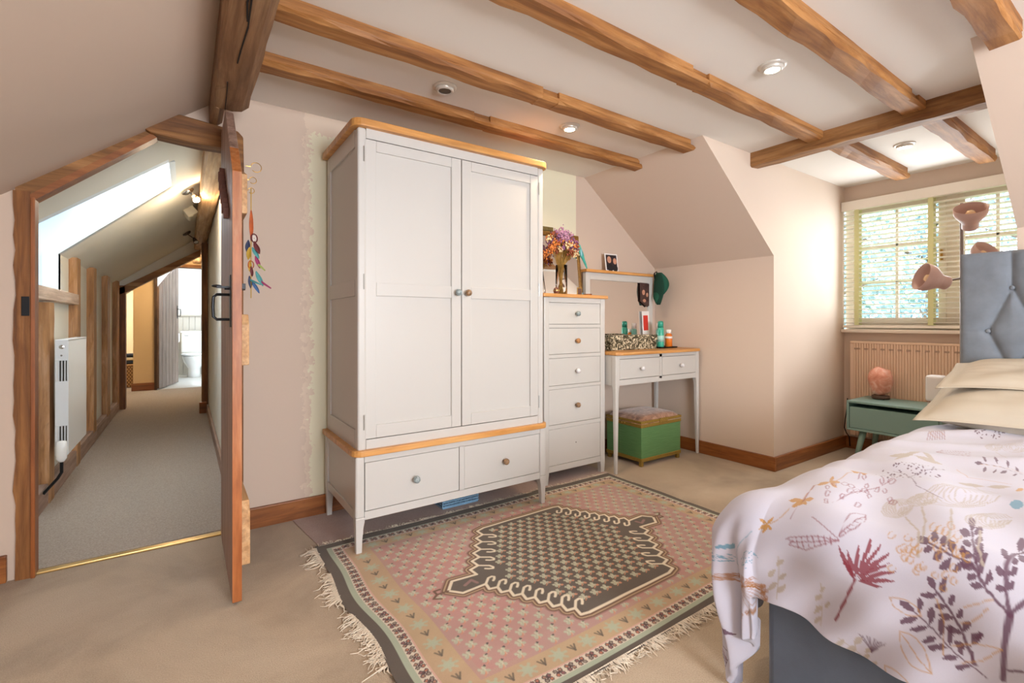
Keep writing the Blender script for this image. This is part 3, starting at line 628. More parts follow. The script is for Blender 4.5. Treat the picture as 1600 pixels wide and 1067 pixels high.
knob(1.150, WY0+.012, 1.211, knobA, dl, label='grey patterned knob'); knob(1.208, WY0+.012, 1.211, knobB, dr_, label='brown patterned knob')
for d_, x in ((dl, .672), (dr_, 1.684)):
    for z in (.60, 1.245, 1.83): part('hinge', MB().tube([(x, WY0+.010, z-.035), (x, WY0+.010, z+.035)], .0045), plain('satin_hinge', '#a8a8a4', .35, .7) if 'satin_hinge' not in MATS else MATS['satin_hinge'], d_)
# lower frame with drawers
for x in (WX0, WX1-.042): part('corner_post', MB().box((x, WY0, .165), (x+.042, WY0+.05, .447)), furn, t, bevel=.010, bseg=3)
for x in (WX0, WX1-.03): part('rear_post', MB().box((x, WY1-.05, .165), (x+.03, WY1, .447)), furn, t, bevel=.003)
for x0_ in (WX0+.010, WX1-.020): part('side_panel', MB().box((x0_, WY0+.04, .18), (x0_+.010, WY1-.04, .447)), furn, t)
for xs in (WX0+.002, WX1-.014):
    part('side_rail', MB().box((xs, WY0+.05, .155), (xs+.012, WY1-.05, .195)), furn, t, bevel=.002)
    part('side_rail', MB().box((xs, WY0+.05, .41), (xs+.012, WY1-.05, .447)), furn, t, bevel=.002)
part('base_rail', MB().box((WX0+.042, WY0+.004, .155), (WX1-.042, WY0+.03, .192)), furn, t)
part('drawer_rail', MB().box((WX0+.042, WY0+.004, .417), (WX1-.042, WY0+.03, .447)), furn, t)
part('drawer_divider', MB().box((1.163, WY0+.004, .19), (1.191, WY0+.03, .42)), furn, t)
for x0_, x1_, km in ((.677, 1.161, knobA), (1.193, 1.684, knobB)):
    d = part('drawer', MB().box((x0_, WY0+.006, .194), (x1_, WY0+.03, .414)), furn, t, bevel=.002)
    knob((x0_+x1_)/2, WY0+.006, .300, km, d)
for x, y, sx, sy in ((WX0, WY0, 1, 1), (WX1, WY0, -1, 1), (WX0, WY1, 1, -1), (WX1, WY1, -1, -1)):
    o = part('leg', taperleg(x, y, 0, .168, .042, .026, sx, sy), furn, t, bevel=.004); fixnormals(o)
# ---------------------------------------------------------------- chest of drawers
t = thing('chest_of_drawers', 'tall narrow off-white chest of five drawers beside wardrobe', 'chest of drawers', (2.17, 2.57, 0))
CX0, CX1, CY0, CY1 = 1.893, 2.440, 2.39, 2.735
part('top_board', rtop(CX0-.015, CX1+.022, CY0-.015, CY1+.004, 1.222, 1.245, .012), oakX, t, bevel=.005, label='oak top board')
part('carcass', MB().box((CX0+.02, CY0+.03, .10), (CX1-.02, CY1-.01, 1.2)), furnin, t)
for x in (CX0, CX1-.042): part('corner_post', MB().box((x, CY0, .08), (x+.042, CY0+.04, 1.222)), furn, t, bevel=.005)
for x in (CX0, CX1-.03): part('rear_post', MB().box((x, CY1-.04, .0), (x+.03, CY1, 1.222)), furn, t, bevel=.004)
for x in (CX0+.008, CX1-.018): part('side_panel', MB().box((x, CY0+.03, .09), (x+.010, CY1-.03, 1.222)), furn, t)
zz = [(1.044, 1.188, knobA), (.847, 1.021, knobD), (.642, .824, knobC), (.387, .621, knobB), (.122, .362, None)]
for i, (a, b_, km) in enumerate(zz):
    d = part('drawer', MB().box((CX0+.044, CY0+.005, a+.002), (CX1-.044, CY0+.03, b_-.002)), furn, t, bevel=.002, label='lowest drawer with its knob missing' if km is None else None)
    if km: knob(2.17, CY0+.005, (a+b_)/2, km, d)
    else: part('screw_hole', MB().lathe([(.004, 0), (.004, .001), (.0001, .0012)], 10, Matrix.Translation((2.17, CY0+.005, .25)) @ Matrix.Rotation(PI/2, 4, 'X')), furnin, d)
for a, b_ in ((1.188, 1.222), (1.021, 1.044), (.824, .847), (.621, .642), (.362, .387), (.083, .122)): part('rail', MB().box((CX0+.042, CY0+.003, a), (CX1-.042, CY0+.03, b_)), furn, t)
for x, sx in ((CX0, 1), (CX1, -1)):
    o = part('leg', taperleg(x, CY0, 0, .085, .042, .032, sx, 1), furn, t, bevel=.003); fixnormals(o)
# ---------------------------------------------------------------- dressing table
t = thing('dressing_table', 'off-white dressing table with oak top and two drawers', 'table', (2.93, 2.5, 0))
TX0, TX1, TY0, TY1 = 2.452, 3.420, 2.30, 2.735
pts = [(TX0-.0, TY1), (TX0-.0, TY0-.0), (TX0+.05, TY0-.022)]+[(TX0+.05+(TX1-TX0-.08)*k/8, TY0-.022-.006*math.sin(PI*k/8)) for k in range(1, 8)]+[(TX1-.03, TY0-.022), (TX1+.012, TY0+.006), (TX1+.012, TY1)]
o = part('table_top', MB().prism(pts, lambda p: (p[0], p[1], .826), lambda p: (p[0], p[1], .848)), oakX, t, bevel=.005, bseg=3, label='oak table top'); fixnormals(o)
part('apron', MB().box((TX0+.04, TY0+.006, .615), (TX1-.04, TY0+.02, .655)).box((TX0+.04, TY0+.006, .80), (TX1-.04, TY0+.02, .826)).box((2.925, TY0+.006, .64), (2.955, TY0+.02, .82)), furn, t)
part('drawer_box', MB().box((TX0+.04, TY0+.02, .62), (TX1-.04, TY1-.03, .80)), furnin, t)
part('apron_back', MB().box((TX0+.03, TY1-.03, .615), (TX1-.03, TY1-.015, .826)), furn, t)
for x in (TX0+.006, TX1-.018): part('side_apron', MB().box((x, TY0+.03, .615), (x+.012, TY1-.03, .826)), furn, t)
for x0_, x1_, c_ in ((TX0+.045, 2.922, knobC), (2.958, TX1-.045, knobC)):
    d = part('drawer', MB().box((x0_, TY0+.004, .658), (x1_, TY0+.02, .797)), furn, t, bevel=.002); knob((x0_+x1_)/2, TY0+.004, .726, c_, d, .0155)
def deskleg(x, y, sx, sy):
    rings = []
    for z, wd in ((0, .024), (.25, .029), (.45, .034), (.54, .034), (.58, .037), (.62, .045), (.826, .045)):
        rings.append([(x+sx*.003, y+sy*.003, z), (x+sx*wd, y+sy*.003, z), (x+sx*wd, y+sy*wd, z), (x+sx*.003, y+sy*wd, z)])
    o = part('leg', loft(rings), furn, t, bevel=.006); fixnormals(o)
for x, sx in ((TX0, 1), (TX1, -1)):
    for y, sy in ((TY0, 1), (TY1, -1)): deskleg(x, y, sx, sy)
# mirror on dressing table
t = thing('dressing_mirror', 'off-white framed mirror with oak shelf on dressing table', 'mirror', (2.92, 2.70, .848))
MX0, MX1, MZ1 = 2.53, 3.31, 1.445
for x in (MX0, MX1-.045): part('stile', MB().box((x, 2.68, .849), (x+.045, 2.715, MZ1)), furn, t, bevel=.003)
part('top_rail', MB().box((MX0+.045, 2.68, MZ1-.055), (MX1-.045, 2.715, MZ1)), furn, t, bevel=.003)
part('bottom_rail', MB().box((MX0+.045, 2.68, .855), (MX1-.045, 2.715, .90)), furn, t, bevel=.003)
part('mirror_glass', MB().box((MX0+.04, 2.692, .89), (MX1-.04, 2.70, MZ1-.05)), mirrorM, t)
part('oak_shelf', MB().box((MX0-.01, 2.66, MZ1), (MX1+.012, 2.735, MZ1+.022)), oakX, t, bevel=.003)
# framed snapshot on top
t = thing('snapshot_print', 'snapshot of two people in dark tops propped on the mirror shelf', 'photo', (2.84, 2.70, MZ1+.022))
z0 = MZ1+.0225
Mp = Matrix.Translation((2.835, 2.695, z0)) @ Matrix.Rotation(math.radians(-8), 4, 'X') @ Matrix.Rotation(math.radians(-3), 4, 'Z')
part('paper', MB().box((-.068, 0, 0), (.068, .003, .145), Mp), plain('photo_white', '#e6e4e2', .4), t)
part('picture', MB().box((-.058, -.0008, .010), (.058, 0, .135), Mp), plain('photo_dark', '#2a2028', .35, var=.4, nscale=40), t)
def flat_oval(mb, cx, cz, rx, rz, y, M): mb.prism([(cx+rx*math.cos(a*PI/8), cz+rz*math.sin(a*PI/8)) for a in range(16)], lambda p: (p[0], y, p[1]), lambda p: (p[0], y+.0005, p[1])); mb.v = mb.v[:-32]+[tuple(M @ Vector(v)) for v in mb.v[-32:]]; return mb
skin = plain('print_skin', '#c08d74', .5, var=.15)
mb = MB(); flat_oval(mb, -.024, .095, .022, .028, -.0014, Mp); flat_oval(mb, .036, .085, .019, .026, -.0014, Mp); part('printed_faces', mb, skin, t)
mb = MB(); flat_oval(mb, -.020, .030, .034, .030, -.0012, Mp); flat_oval(mb, .034, .028, .028, .028, -.0012, Mp); part('printed_tops', mb, plain('print_top', '#15151c', .5), t)
# prints tucked in the mirror
t = thing('photo_booth_print', 'dark snapshot tucked into the upper right corner of the dressing mirror', 'photo', (3.21, 2.685, 1.22))
part('paper', MB().prism([(3.145, 1.39), (3.262, 1.385), (3.262, 1.20), (3.235, 1.185), (3.15, 1.235)], lambda p: (p[0], 2.678, p[1]), lambda p: (p[0], 2.680, p[1])), plain('snapshot_brown', '#4a3430', .4, var=.5, nscale=50), t)
mb = MB(); I4 = Matrix.Identity(4); flat_oval(mb, 3.19, 1.31, .018, .022, 2.6772, I4); flat_oval(mb, 3.235, 1.29, .014, .018, 2.6772, I4); flat_oval(mb, 3.20, 1.24, .02, .014, 2.6772, I4); part('printed_faces', mb, skin, t)
t = thing('red_print_card', 'white card with a red panel stuck to the mirror right side', 'card', (3.21, 2.685, .96))
part('card', MB().prism([(3.165, 1.150), (3.255, 1.152), (3.265, .955), (3.178, .957)], lambda p: (p[0], 2.676, p[1]), lambda p: (p[0], 2.678, p[1])), MATS['photo_white'], t)
part('red_panel', MB().prism([(3.182, 1.115), (3.240, 1.117), (3.248, .990), (3.190, .988)], lambda p: (p[0], 2.6752, p[1]), lambda p: (p[0], 2.676, p[1])), plain('print_red', '#cf3326', .5), t)
t = thing('green_print_card', 'small green and white card below the red card on the mirror', 'card', (3.22, 2.685, .9))
part('card', MB().box((3.19, 2.679, .89), (3.262, 2.681, .97)), MATS['photo_white'], t); part('green_panel', MB().box((3.197, 2.678, .895), (3.255, 2.679, .94)), plain('print_green', '#4d9a86', .5), t)
# green cap
t = thing('felt_hat', 'dark green felt hat hanging on the right corner of the dressing mirror', 'hat', (3.36, 2.62, 1.35))
capm = plain('green_felt', '#12503c', .85, bmp=.3, bscale=150)
rings = []
for i in range(13):
    f = i/12; zc = 1.478-.265*f
    w_ = .047*math.sin(PI*min(1, .06+.94*f)**.8)+.003; cx = 3.318+.045*math.sin(PI*min(1, f*1.25))-.035*f
    rings.append([(cx+w_*1.05*math.cos(a), 2.62+w_*1.4*math.sin(a), zc) for a in [2*PI*k/20 for k in range(20)]])
o = part('crown', loft(rings), capm, t, True); fixnormals(o)
rings = [[(3.298+.010*math.cos(a)-.012*f, 2.60+.055*math.sin(PI*(.1+.8*f))*math.sin(a), 1.475-.27*f) for a in [2*PI*k/16 for k in range(16)]] for f in [i/9 for i in range(10)]]
o = part('brim', loft(rings), plain('green_felt_dark', '#0c3a2c', .9), t, True); fixnormals(o)
part('loop', MB().tube([(3.30, 2.65, 1.43), (3.295, 2.65, 1.475), (3.32, 2.65, 1.49), (3.335, 2.64, 1.45)], .006), iron, t)
# patterned box on desk
t = thing('patterned_box', 'long lidded box in a black and cream floral pattern', 'box', (2.83, 2.52, .848))
m, nt, b = newmat('floral_box_paper'); v = mp(nt, (1, 1, 1)); vo = N(nt, 'ShaderNodeTexNoise', Scale=26, Detail=2.5, Distortion=2.6, Roughness=.6); nt.links.new(v, vo.inputs[0])
nt.links.new(ramp(nt, vo.outputs[0], [(.47, lin('#35311f')), (.52, lin('#6e6548')), (.57, lin('#d0c6ac'))]), b.inputs['Base Color'])
part('box_body', MB().box((2.57, 2.46, .849), (3.085, 2.58, .925)), m, t, bevel=.003)
part('lid', MB().box((2.565, 2.455, .918), (3.09, 2.585, .960)), m, t, bevel=.003)
# tray with bottles
t = thing('black_tray', 'small black tray under the bottles on the dressing table', 'tray', (3.25, 2.52, .848))
part('base', MB().box((3.135, 2.45, .849), (3.335, 2.60, .853)), iron, t); part('rim', MB().box((3.135, 2.45, .853), (3.335, 2.455, .860)).box((3.135, 2.595, .853), (3.335, 2.60, .860)).box((3.135, 2.455, .853), (3.14, 2.595, .860)).box((3.33, 2.455, .853), (3.335, 2.595, .860)), iron, t)
def cyl(name, x, y, prof, mat, p, seg=20): return part(name, MB().lathe(prof, seg, Matrix.Translation((x, y, 0))), mat, p, True)
t = thing('spray_can', 'teal green spray can on the black tray', 'can', (3.185, 2.50, .854))
teal = plain('teal_can', '#3fae96', .3); cyl('can_body', 3.185, 2.50, [(.026, .854), (.027, .858), (.027, 1.0), (.022, 1.012), (.02, 1.015)], teal, t); cyl('can_cap', 3.185, 2.50, [(.023, 1.014), (.023, 1.055), (.018, 1.066), (.001, 1.068)], plain('teal_cap', '#2c9c86', .35), t)
cyl('label_band', 3.185, 2.50, [(.0274, .90), (.0274, .95)], plain('pale_teal_label', '#a8d8d0', .4), t)
t = thing('white_teal_tube', 'white capped teal bottle standing behind the spray can', 'bottle', (3.235, 2.56, .854))
cyl('bottle_body', 3.24, 2.56, [(.022, .854), (.024, .86), (.024, .99), (.018, 1.0)], plain('white_teal', '#7cc0b4', .3), t); cyl('cap', 3.24, 2.56, [(.021, 1.0), (.021, 1.05), (.001, 1.052)], white, t)
t = thing('orange_bottle', 'clear bottle of orange liquid with white cap on the tray', 'bottle', (3.275, 2.49, .854))
orl = plain('orange_liquid', '#d8762a', .2); cyl('bottle_body', 3.275, 2.49, [(.024, .854), (.029, .86), (.029, .93), (.027, .955), (.014, .97)], orl, t); cyl('label', 3.275, 2.49, [(.0294, .925), (.0294, .942)], white, t); cyl('cap', 3.275, 2.49, [(.021, .968), (.021, .998), (.001, 1.0)], white, t)
# ---------------------------------------------------------------- gilt mirror, vase, flowers, bird on the chest
t = thing('gilt_mirror', 'large gilt framed mirror leaning on the wall above the chest', 'mirror', (2.25, 2.70, 1.245))
Mg = Matrix.Translation((0, 2.655, 1.2455)) @ Matrix.Rotation(math.radians(-6), 4, 'X')
gilt = plain('antique_gilt', '#8f6a35', .4, .6, .35, 60)
g0, g1, gh = 1.92, 2.478, .475
for x in (g0, g1-.026): part('frame_side', MB().box((x, 0, 0), (x+.026, .022, gh), Mg), gilt, t, bevel=.006)
part('frame_top', MB().box((g0, -.001, gh-.03), (g1, .022, gh), Mg), gilt, t, bevel=.006); part('frame_bottom', MB().box((g0, -.001, 0), (g1, .022, .022), Mg), gilt, t, bevel=.006)
part('mirror_glass', MB().box((g0+.02, .008, .01), (g1-.02, .014, gh-.02), Mg), mirrorM, t)
t = thing('hung_picture', 'dark framed picture edge on the wall behind the dried flowers', 'picture', (2.17, 2.755, 1.72))
part('frame', MB().box((2.0, 2.745, 1.735), (2.262, 2.768, 1.765)).box((2.24, 2.745, 1.45), (2.262, 2.768, 1.735)).box((2.0, 2.745, 1.45), (2.022, 2.768, 1.735)), plain('olive_gilt_frame', '#7a6a40', .45, .3, .3, 60), t, bevel=.003)
part('picture_panel', MB().box((2.01, 2.758, 1.46), (2.25, 2.766, 1.74)), plain('picture_ochre', '#c79a48', .6, var=.4, nscale=25), t)
glass = MATS['clear_glass']
vases = ((2.172, 2.548, .041, .212, 'tall clear glass vase of dried flowers standing on the chest'),)
for vx, vy, vr, vh, lb in vases:
    t = thing('glass_vase', lb, 'vase', (vx, vy, 1.246))
    cyl('vase_glass', vx, vy, [(.001, 1.246), (vr, 1.246), (vr, 1.246+vh), (vr-.003, 1.246+vh), (vr-.003, 1.256), (.001, 1.256)], glass, t, 24)
    fixnormals(t.children[0])
stemm = plain('dried_stem', '#a8843e', .8, var=.3); fm = {k: plain('dried_'+k, v, .85, var=.25, nscale=80) for k, v in dict(orange='#c97b3e', purple='#8c5f86', lilac='#ab829f', cream='#d8c49a', brown='#8a4a34', rust='#a85a30').items()}
def bunch(vx, vy, n, spread, ztip, colsel, lb, sd, grp=None):
    r = random.Random(sd); t = thing('dried_flowers', lb, 'flowers', (vx, vy, 1.26), grp)
    st = MB(); heads = {}
    for k in range(n):
        a = r.random()*2*PI; q = r.random()**.6; dx, dy = spread*q*math.cos(a), spread*.45*q*math.sin(a)-.01; zt = ztip-.13*q*q-r.random()*.08
        b0 = (vx-dx*.12+r.uniform(-.01, .01), vy+r.uniform(-.012, .012), 1.262)
        tip = Vector((vx+dx, vy+dy, zt)); md = Vector((vx+max(-.032, min(.032, dx*.25)), vy+dy*.2, 1.46))
        st.tube([b0, md, md.lerp(tip, .5)+Vector((dx*.06, 0, .01)), tip], .0011, 4)
        c_ = colsel(r, dx, zt)
        hb = heads.setdefault(c_, MB())
        for j in range(18):
            p = tip+Vector((r.gauss(0, .011), r.gauss(0, .010), r.gauss(-.006, .013)))
            s_ = r.uniform(.0035, .007)
            hb.ball(p, (s_, s_, s_*1.2), 6, 4)
    o = part('stems', st, stemm, t); o['kind'] = 'stuff'
    for c_, mb in heads.items(): o = part('flower_heads', mb, fm[c_], t, True, label='%s dried flower heads' % c_); o['kind'] = 'stuff'
bunch(2.165, 2.548, 120, .148, 1.715, lambda r, dx, z: ('lilac' if (z > 1.635 and dx > -.03) else 'purple' if (z > 1.60 and dx > -.07 and r.random() < .7) else r.choice(['orange', 'rust', 'orange', 'cream', 'purple', 'orange', 'brown'])), 'orange and lilac dried flowers fanning out of the glass vase', 3)
t = thing('bird_ornament', 'turquoise bird ornament clipped to the right of the gilt mirror', 'ornament', (2.42, 2.615, 1.56))
tq = plain('turquoise_feather', '#3fa99c', .5, var=.2, nscale=60); tq2 = plain('pale_blue_wing', '#7ab8c4', .5, var=.2)
part('body', loft([[(c_[0]+.046+rr*math.cos(a), 2.668+rr*.8*math.sin(a), c_[1]+.009+rr*.3*math.cos(a)) for a in [2*PI*k/12 for k in range(12)]] for c_, rr in (((2.393, 1.640), .004), ((2.398, 1.628), .015), ((2.402, 1.612), .016), ((2.412, 1.59), .018), ((2.428, 1.56), .018), ((2.445, 1.53), .012), ((2.468, 1.49), .009), ((2.488, 1.45), .003))]), tq, t, True)
part('wing', MB().ball((2.458, 2.652, 1.582), (.010, .006, .030), M=Matrix.Identity(4)), tq2, t, True); part('beak', MB().lathe([(.004, 0), (.0005, .012)], 8, Matrix.Translation((2.431, 2.664, 1.636)) @ Matrix.Rotation(-PI/2, 4, 'Y')), brass, t)
t = thing('oval_trinket', 'small oval brown trinket box at the foot of the glass vase', 'trinket', (2.075, 2.53, 1.246)); part('trinket_body', MB().ball((2.085, 2.50, 1.272), (.022, .018, .026)), plain('trinket_brown', '#6e4636', .3, var=.4), t, True); part('trinket_lid_band', MB().lathe([(.0225, -.003), (.0225, .003)], 20, Matrix.Translation((2.085, 2.50, 1.275))), brass, t)
t = thing('small_photo_frame', 'tiny gold framed portrait card just right of the glass vase', 'photo frame', (2.31, 2.52, 1.246))
part('frame', MB().box((2.292, 2.515, 1.2465), (2.336, 2.521, 1.305)), brass, t, bevel=.001); part('picture', MB().box((2.297, 2.514, 1.252), (2.331, 2.515, 1.299)), plain('tiny_portrait', '#5a3a2c', .5, var=.4, nscale=60), t)
t = thing('copper_dish', 'small copper dish with pale egg shape at chest right end', 'dish', (2.40, 2.53, 1.246)); cyl('dish', 2.405, 2.53, [(.02, 1.2465), (.034, 1.262), (.032, 1.262), (.018, 1.25)], plain('copper', '#b06a3a', .25, .9), t); part('blue_stone', MB().ball((2.365, 2.56, 1.262), (.026, .018, .0155)), plain('blue_stone', '#6f8c9a', .5), t, True)
# ---------------------------------------------------------------- stool
t = thing('ottoman_stool', 'green box ottoman with brown velvet padded lid and gold braid', 'stool', (2.95, 2.45, 0))
m, nt, b = newmat('green_moire'); v = mp(nt, (1, 1, 40)); nz = noise(nt, v, 9, 4, .6); nt.links.new(ramp(nt, nz, [(.3, lin('#4f7a4c')), (.7, lin('#64905c'))]), b.inputs['Base Color']); b.inputs['Roughness'].default_value = .5; green = m
SX0, SX1, SY0, SY1 = 2.735, 3.19, 2.315, 2.66
part('box_body', MB().box((SX0, SY0, .045), (SX1, SY1, .31)), green, t, bevel=.004)
braid = plain('gold_braid', '#8f7430', .6, .2, .35, 200, .5, 300)
for nm, z0_, z1_, e in (('lower_braid', .035, .062, .004), ('upper_braid', .285, .312, .005)): part(nm, MB().box((SX0-e, SY0-e, z0_), (SX1+e, SY1+e, z1_)), braid, t, bevel=.004)
m, nt, b = newmat('crushed_brown_velvet'); v = mp(nt); nt.links.new(ramp(nt, noise(nt, v, 14, 6, .65, 1.5), [(.3, lin('#5a3828')), (.5, lin('#9a7058')), (.7, lin('#c0a08c'))]), b.inputs['Base Color']); b.inputs['Roughness'].default_value = .6; b.inputs['Sheen Weight'].default_value = .5
def pillow_top(x0, x1, y0, y1, z0, hs, n=14):
    vs = []; fs = []
    for i in range(n+1):
        for j_ in range(n+1):
            u, v_ = i/n*2-1, j_/n*2-1; h = (1-abs(u)**6)*(1-abs(v_)**6)
            vs.append((x0+(x1-x0)*i/n, y0+(y1-y0)*j_/n, z0+hs*(h**.45)*(1-.12*(u*u+v_*v_))))
    for i in range(n):
        for j_ in range(n): k = i*(n+1)+j_; fs.append((k, k+n+1, k+n+2, k+1))
    return MB().add(vs, fs).box((x0, y0, z0-.02), (x1, y1, z0))
part('padded_lid', pillow_top(SX0-.004, SX1+.004, SY0-.004, SY1+.004, .325, .048), m, t, True)
part('lid_braid', MB().box((SX0-.006, SY0-.006, .314), (SX1+.006, SY1+.006, .334)), braid, t, bevel=.004)
part('lid_tassel', MB().box((2.93, SY0-.016, .305), (3.02, SY0-.005, .34)), braid, t, bevel=.006)
for k in range(4): part('stud_nail', MB().ball((SX0-.006, SY1-.10-.03*k, .30), .006, 8, 5), brass, t, True)
for x in (SX0+.004, SX1-.03):
    for y in (SY0+.004, SY1-.03): part('foot', MB().box((x, y, 0), (x+.026, y+.026, .036)), braid, t, bevel=.004)
# blue basket under wardrobe
t = thing('blue_basket', 'light blue perforated plastic tray under the wardrobe', 'basket', (1.32, 2.45, 0))
bl = plain('blue_plastic', '#7fa6c4', .5)
mb = MB(); bx0, bx1, by0, by1 = 1.19, 1.42, 2.42, 2.70
part('base', MB().box((bx0, by0, .005), (bx1, by1, .012)), bl, t)
for z in (.014, .028, .042, .056): mb.box((bx0-.004, by0-.004, z), (bx1+.004, by0+.002, z+.005)).box((bx0-.004, by0, z), (bx0+.002, by1, z+.005)).box((bx1-.002, by0, z), (bx1+.004, by1, z+.005))
for k in range(22): mb.box((bx0+k*.0107, by0-.003, .006), (bx0+k*.0107+.004, by0+.001, .06))
o = part('lattice_side', mb, bl, t); o['kind'] = 'stuff'
part('rim', MB().box((bx0-.008, by0-.008, .06), (bx1+.008, by0+.002, .066)).box((bx0-.008, by0, .06), (bx0+.002, by1, .066)).box((bx1-.002, by0, .06), (bx1+.008, by1, .066)).box((bx0-.008, by1-.002, .06), (bx1+.008, by1+.008, .066)), bl, t)
# ---------------------------------------------------------------- painted print canvases (flat woven / printed pattern only)
class Canvas:
    def __init__(s, x0, x1, y0, y1, h, col):
        s.x0, s.y0, s.h = x0, y0, h; s.nx = int((x1-x0)/h)+1; s.ny = int((y1-y0)/h)+1
        s.X, s.Y = np.meshgrid(x0+h*np.arange(s.nx), y0+h*np.arange(s.ny)); s.C = np.empty((s.ny, s.nx, 3)); s.C[:] = np.array(lin(col)[:3])
    def sub(s, xs, ys, m):
        i0 = max(0, int((min(xs)-m-s.x0)/s.h)); i1 = min(s.nx, int((max(xs)+m-s.x0)/s.h)+2)
        j0 = max(0, int((min(ys)-m-s.y0)/s.h)); j1 = min(s.ny, int((max(ys)+m-s.y0)/s.h)+2)
        return slice(j0, j1), slice(i0, i1)
    def put(s, sl, al, col):
        c_ = np.array(lin(col)[:3]); s.C[sl] = s.C[sl]*(1-al[..., None])+c_*al[..., None]
    def stroke(s, pts, wd, col, alpha=1):
        xs = [p[0] for p in pts]; ys = [p[1] for p in pts]; sl = s.sub(xs, ys, wd+s.h*2); X, Y = s.X[sl], s.Y[sl]
        if X.size == 0: return
        d = np.full(X.shape, 9.)
        for (ax, ay), (bx, by) in zip(pts, pts[1:]):
            vx, vy = bx-ax, by-ay; L = vx*vx+vy*vy+1e-12; t_ = np.clip(((X-ax)*vx+(Y-ay)*vy)/L, 0, 1); d = np.minimum(d, np.hypot(X-ax-t_*vx, Y-ay-t_*vy))
        s.put(sl, np.clip((wd/2-d)/s.h+.5, 0, 1)*alpha, col)
    def fill(s, pts, col, alpha=1):
        xs = [p[0] for p in pts]; ys = [p[1] for p in pts]; sl = s.sub(xs, ys, s.h); X, Y = s.X[sl], s.Y[sl]
        if X.size == 0: return
        ins = np.zeros(X.shape, bool); n = len(pts)
        for i in range(n):
            (ax, ay), (bx, by) = pts[i], pts[(i+1) % n]
            if ay == by: continue
            ins ^= ((ay > Y) != (by > Y)) & (X < (bx-ax)*(Y-ay)/(by-ay)+ax)
        s.put(sl, ins*alpha, col)
    def sample(s, x, y):
        i = np.clip(np.rint((x-s.x0)/s.h).astype(int), 0, s.nx-1); j = np.clip(np.rint((y-s.y0)/s.h).astype(int), 0, s.ny-1); return s.C[j, i]
def fnoise(x, y, sd, n=5, f0=3.):
    r = random.Random(sd); o = np.zeros_like(x); A = 1.
    for k in range(n):
        for q in range(3):
            a = r.random()*2*PI; f = f0*(1.9**k)*r.uniform(.8, 1.25); o += A*np.sin((x*math.cos(a)+y*math.sin(a))*f*2*PI+r.random()*6.28)
        A *= .55
    return o/4
def gridmesh(name, X, Y, Z, C, mat, origin, smooth=True, parent=None, extra=None):
    ny, nx = X.shape; v = np.stack([X-origin[0], Y-origin[1], Z-origin[2]], -1).reshape(-1, 3)
    idx = np.arange(ny*nx).reshape(ny, nx); q = np.stack([idx[:-1, :-1], idx[:-1, 1:], idx[1:, 1:], idx[1:, :-1]], -1).reshape(-1, 4)
    me = bpy.data.meshes.new(name); me.vertices.add(len(v)); me.vertices.foreach_set('co', v.astype(np.float32).ravel())
    me.loops.add(q.size); me.loops.foreach_set('vertex_index', q.astype(np.int32).ravel())
    me.polygons.add(len(q)); me.polygons.foreach_set('loop_start', np.arange(0, q.size, 4, dtype=np.int32)); me.polygons.foreach_set('use_smooth', np.ones(len(q), bool))
    me.update(calc_edges=True); me.validate()
    if C is not None:
        at = me.color_attributes.new('print', 'FLOAT_COLOR', 'POINT'); c4 = np.ones((len(v), 4), np.float32); c4[:, :3] = C.reshape(-1, 3); at.data.foreach_set('color', c4.ravel())
    me.materials.append(mat); o = bpy.data.objects.new(name, me); COL.objects.link(o)
    if parent: o.parent = parent
    else: o.location = origin
    return o
def printmat(name, rough, bsc, bst, weave=False, sheen=0):
    m, nt, b = newmat(name); at = nt.nodes.new('ShaderNodeVertexColor'); at.layer_name = 'print'
    v = mp(nt); f = ramp(nt, noise(nt, v, bsc, 2), [(.3, (.82, .82, .82, 1)), (.65, (1, 1, 1, 1))])
    nt.links.new(mixc(nt, .6 if weave else .15, at.outputs[0], f, 'MULTIPLY'), b.inputs['Base Color']); b.inputs['Roughness'].default_value = rough; b.inputs['Sheen Weight'].default_value = sheen
    bump(nt, b, noise(nt, v, bsc, 3), bst, .002); return m
# ---------------------------------------------------------------- rug
RX0, RX1, RY0, RY1 = .50, 2.42, 1.035, 2.35
cv = Canvas(RX0, RX1, RY0, RY1, .003, '#5a5047')
def rectp(x0, x1, y0, y1): return [(x0, y0), (x1, y0), (x1, y1), (x0, y1)]
cv.fill(rectp(.545, 2.385, 1.065, 2.30), '#a2ab97'); cv.fill(rectp(.565, 2.375, 1.082, 2.295), '#cdc2b0')
cv.fill(rectp(.605, 2.335, 1.118, 2.255), '#c9a294'); cv.fill(rectp(.610, 2.330, 1.124, 2.25), '#b59c7c')
cv.fill([(.71, 1.20), (2.26, 1.20), (2.26, 2.19), (.71, 2.19)], '#ae8c84')
mxn = fnoise(cv.X, cv.Y, 5, 5, 1.2); ins = (cv.X > .61) & (cv.X < 2.33) & (cv.Y > 1.124) & (cv.Y < 2.25)
soft = np.clip(mxn*.9+.25, 0, .55)*ins; edgeb = ((cv.X < .73) | (cv.X > 2.24) | (cv.Y < 1.22) | (cv.Y > 2.17)) & ins
cv.C = cv.C*(1-soft[..., None]*~edgeb[..., None])+np.array(lin('#b4807a')[:3])*(soft[..., None]*~edgeb[..., None])
cv.C = cv.C*(1-.5*(soft*edgeb)[..., None])+np.array(lin('#b08f78')[:3])*(.5*(soft*edgeb)[..., None])
rr = random.Random(2)
def circ(x, y, r_, n=10): return [(x+r_*math.cos(2*PI*k/n), y+r_*math.sin(2*PI*k/n)) for k in range(n+1)]
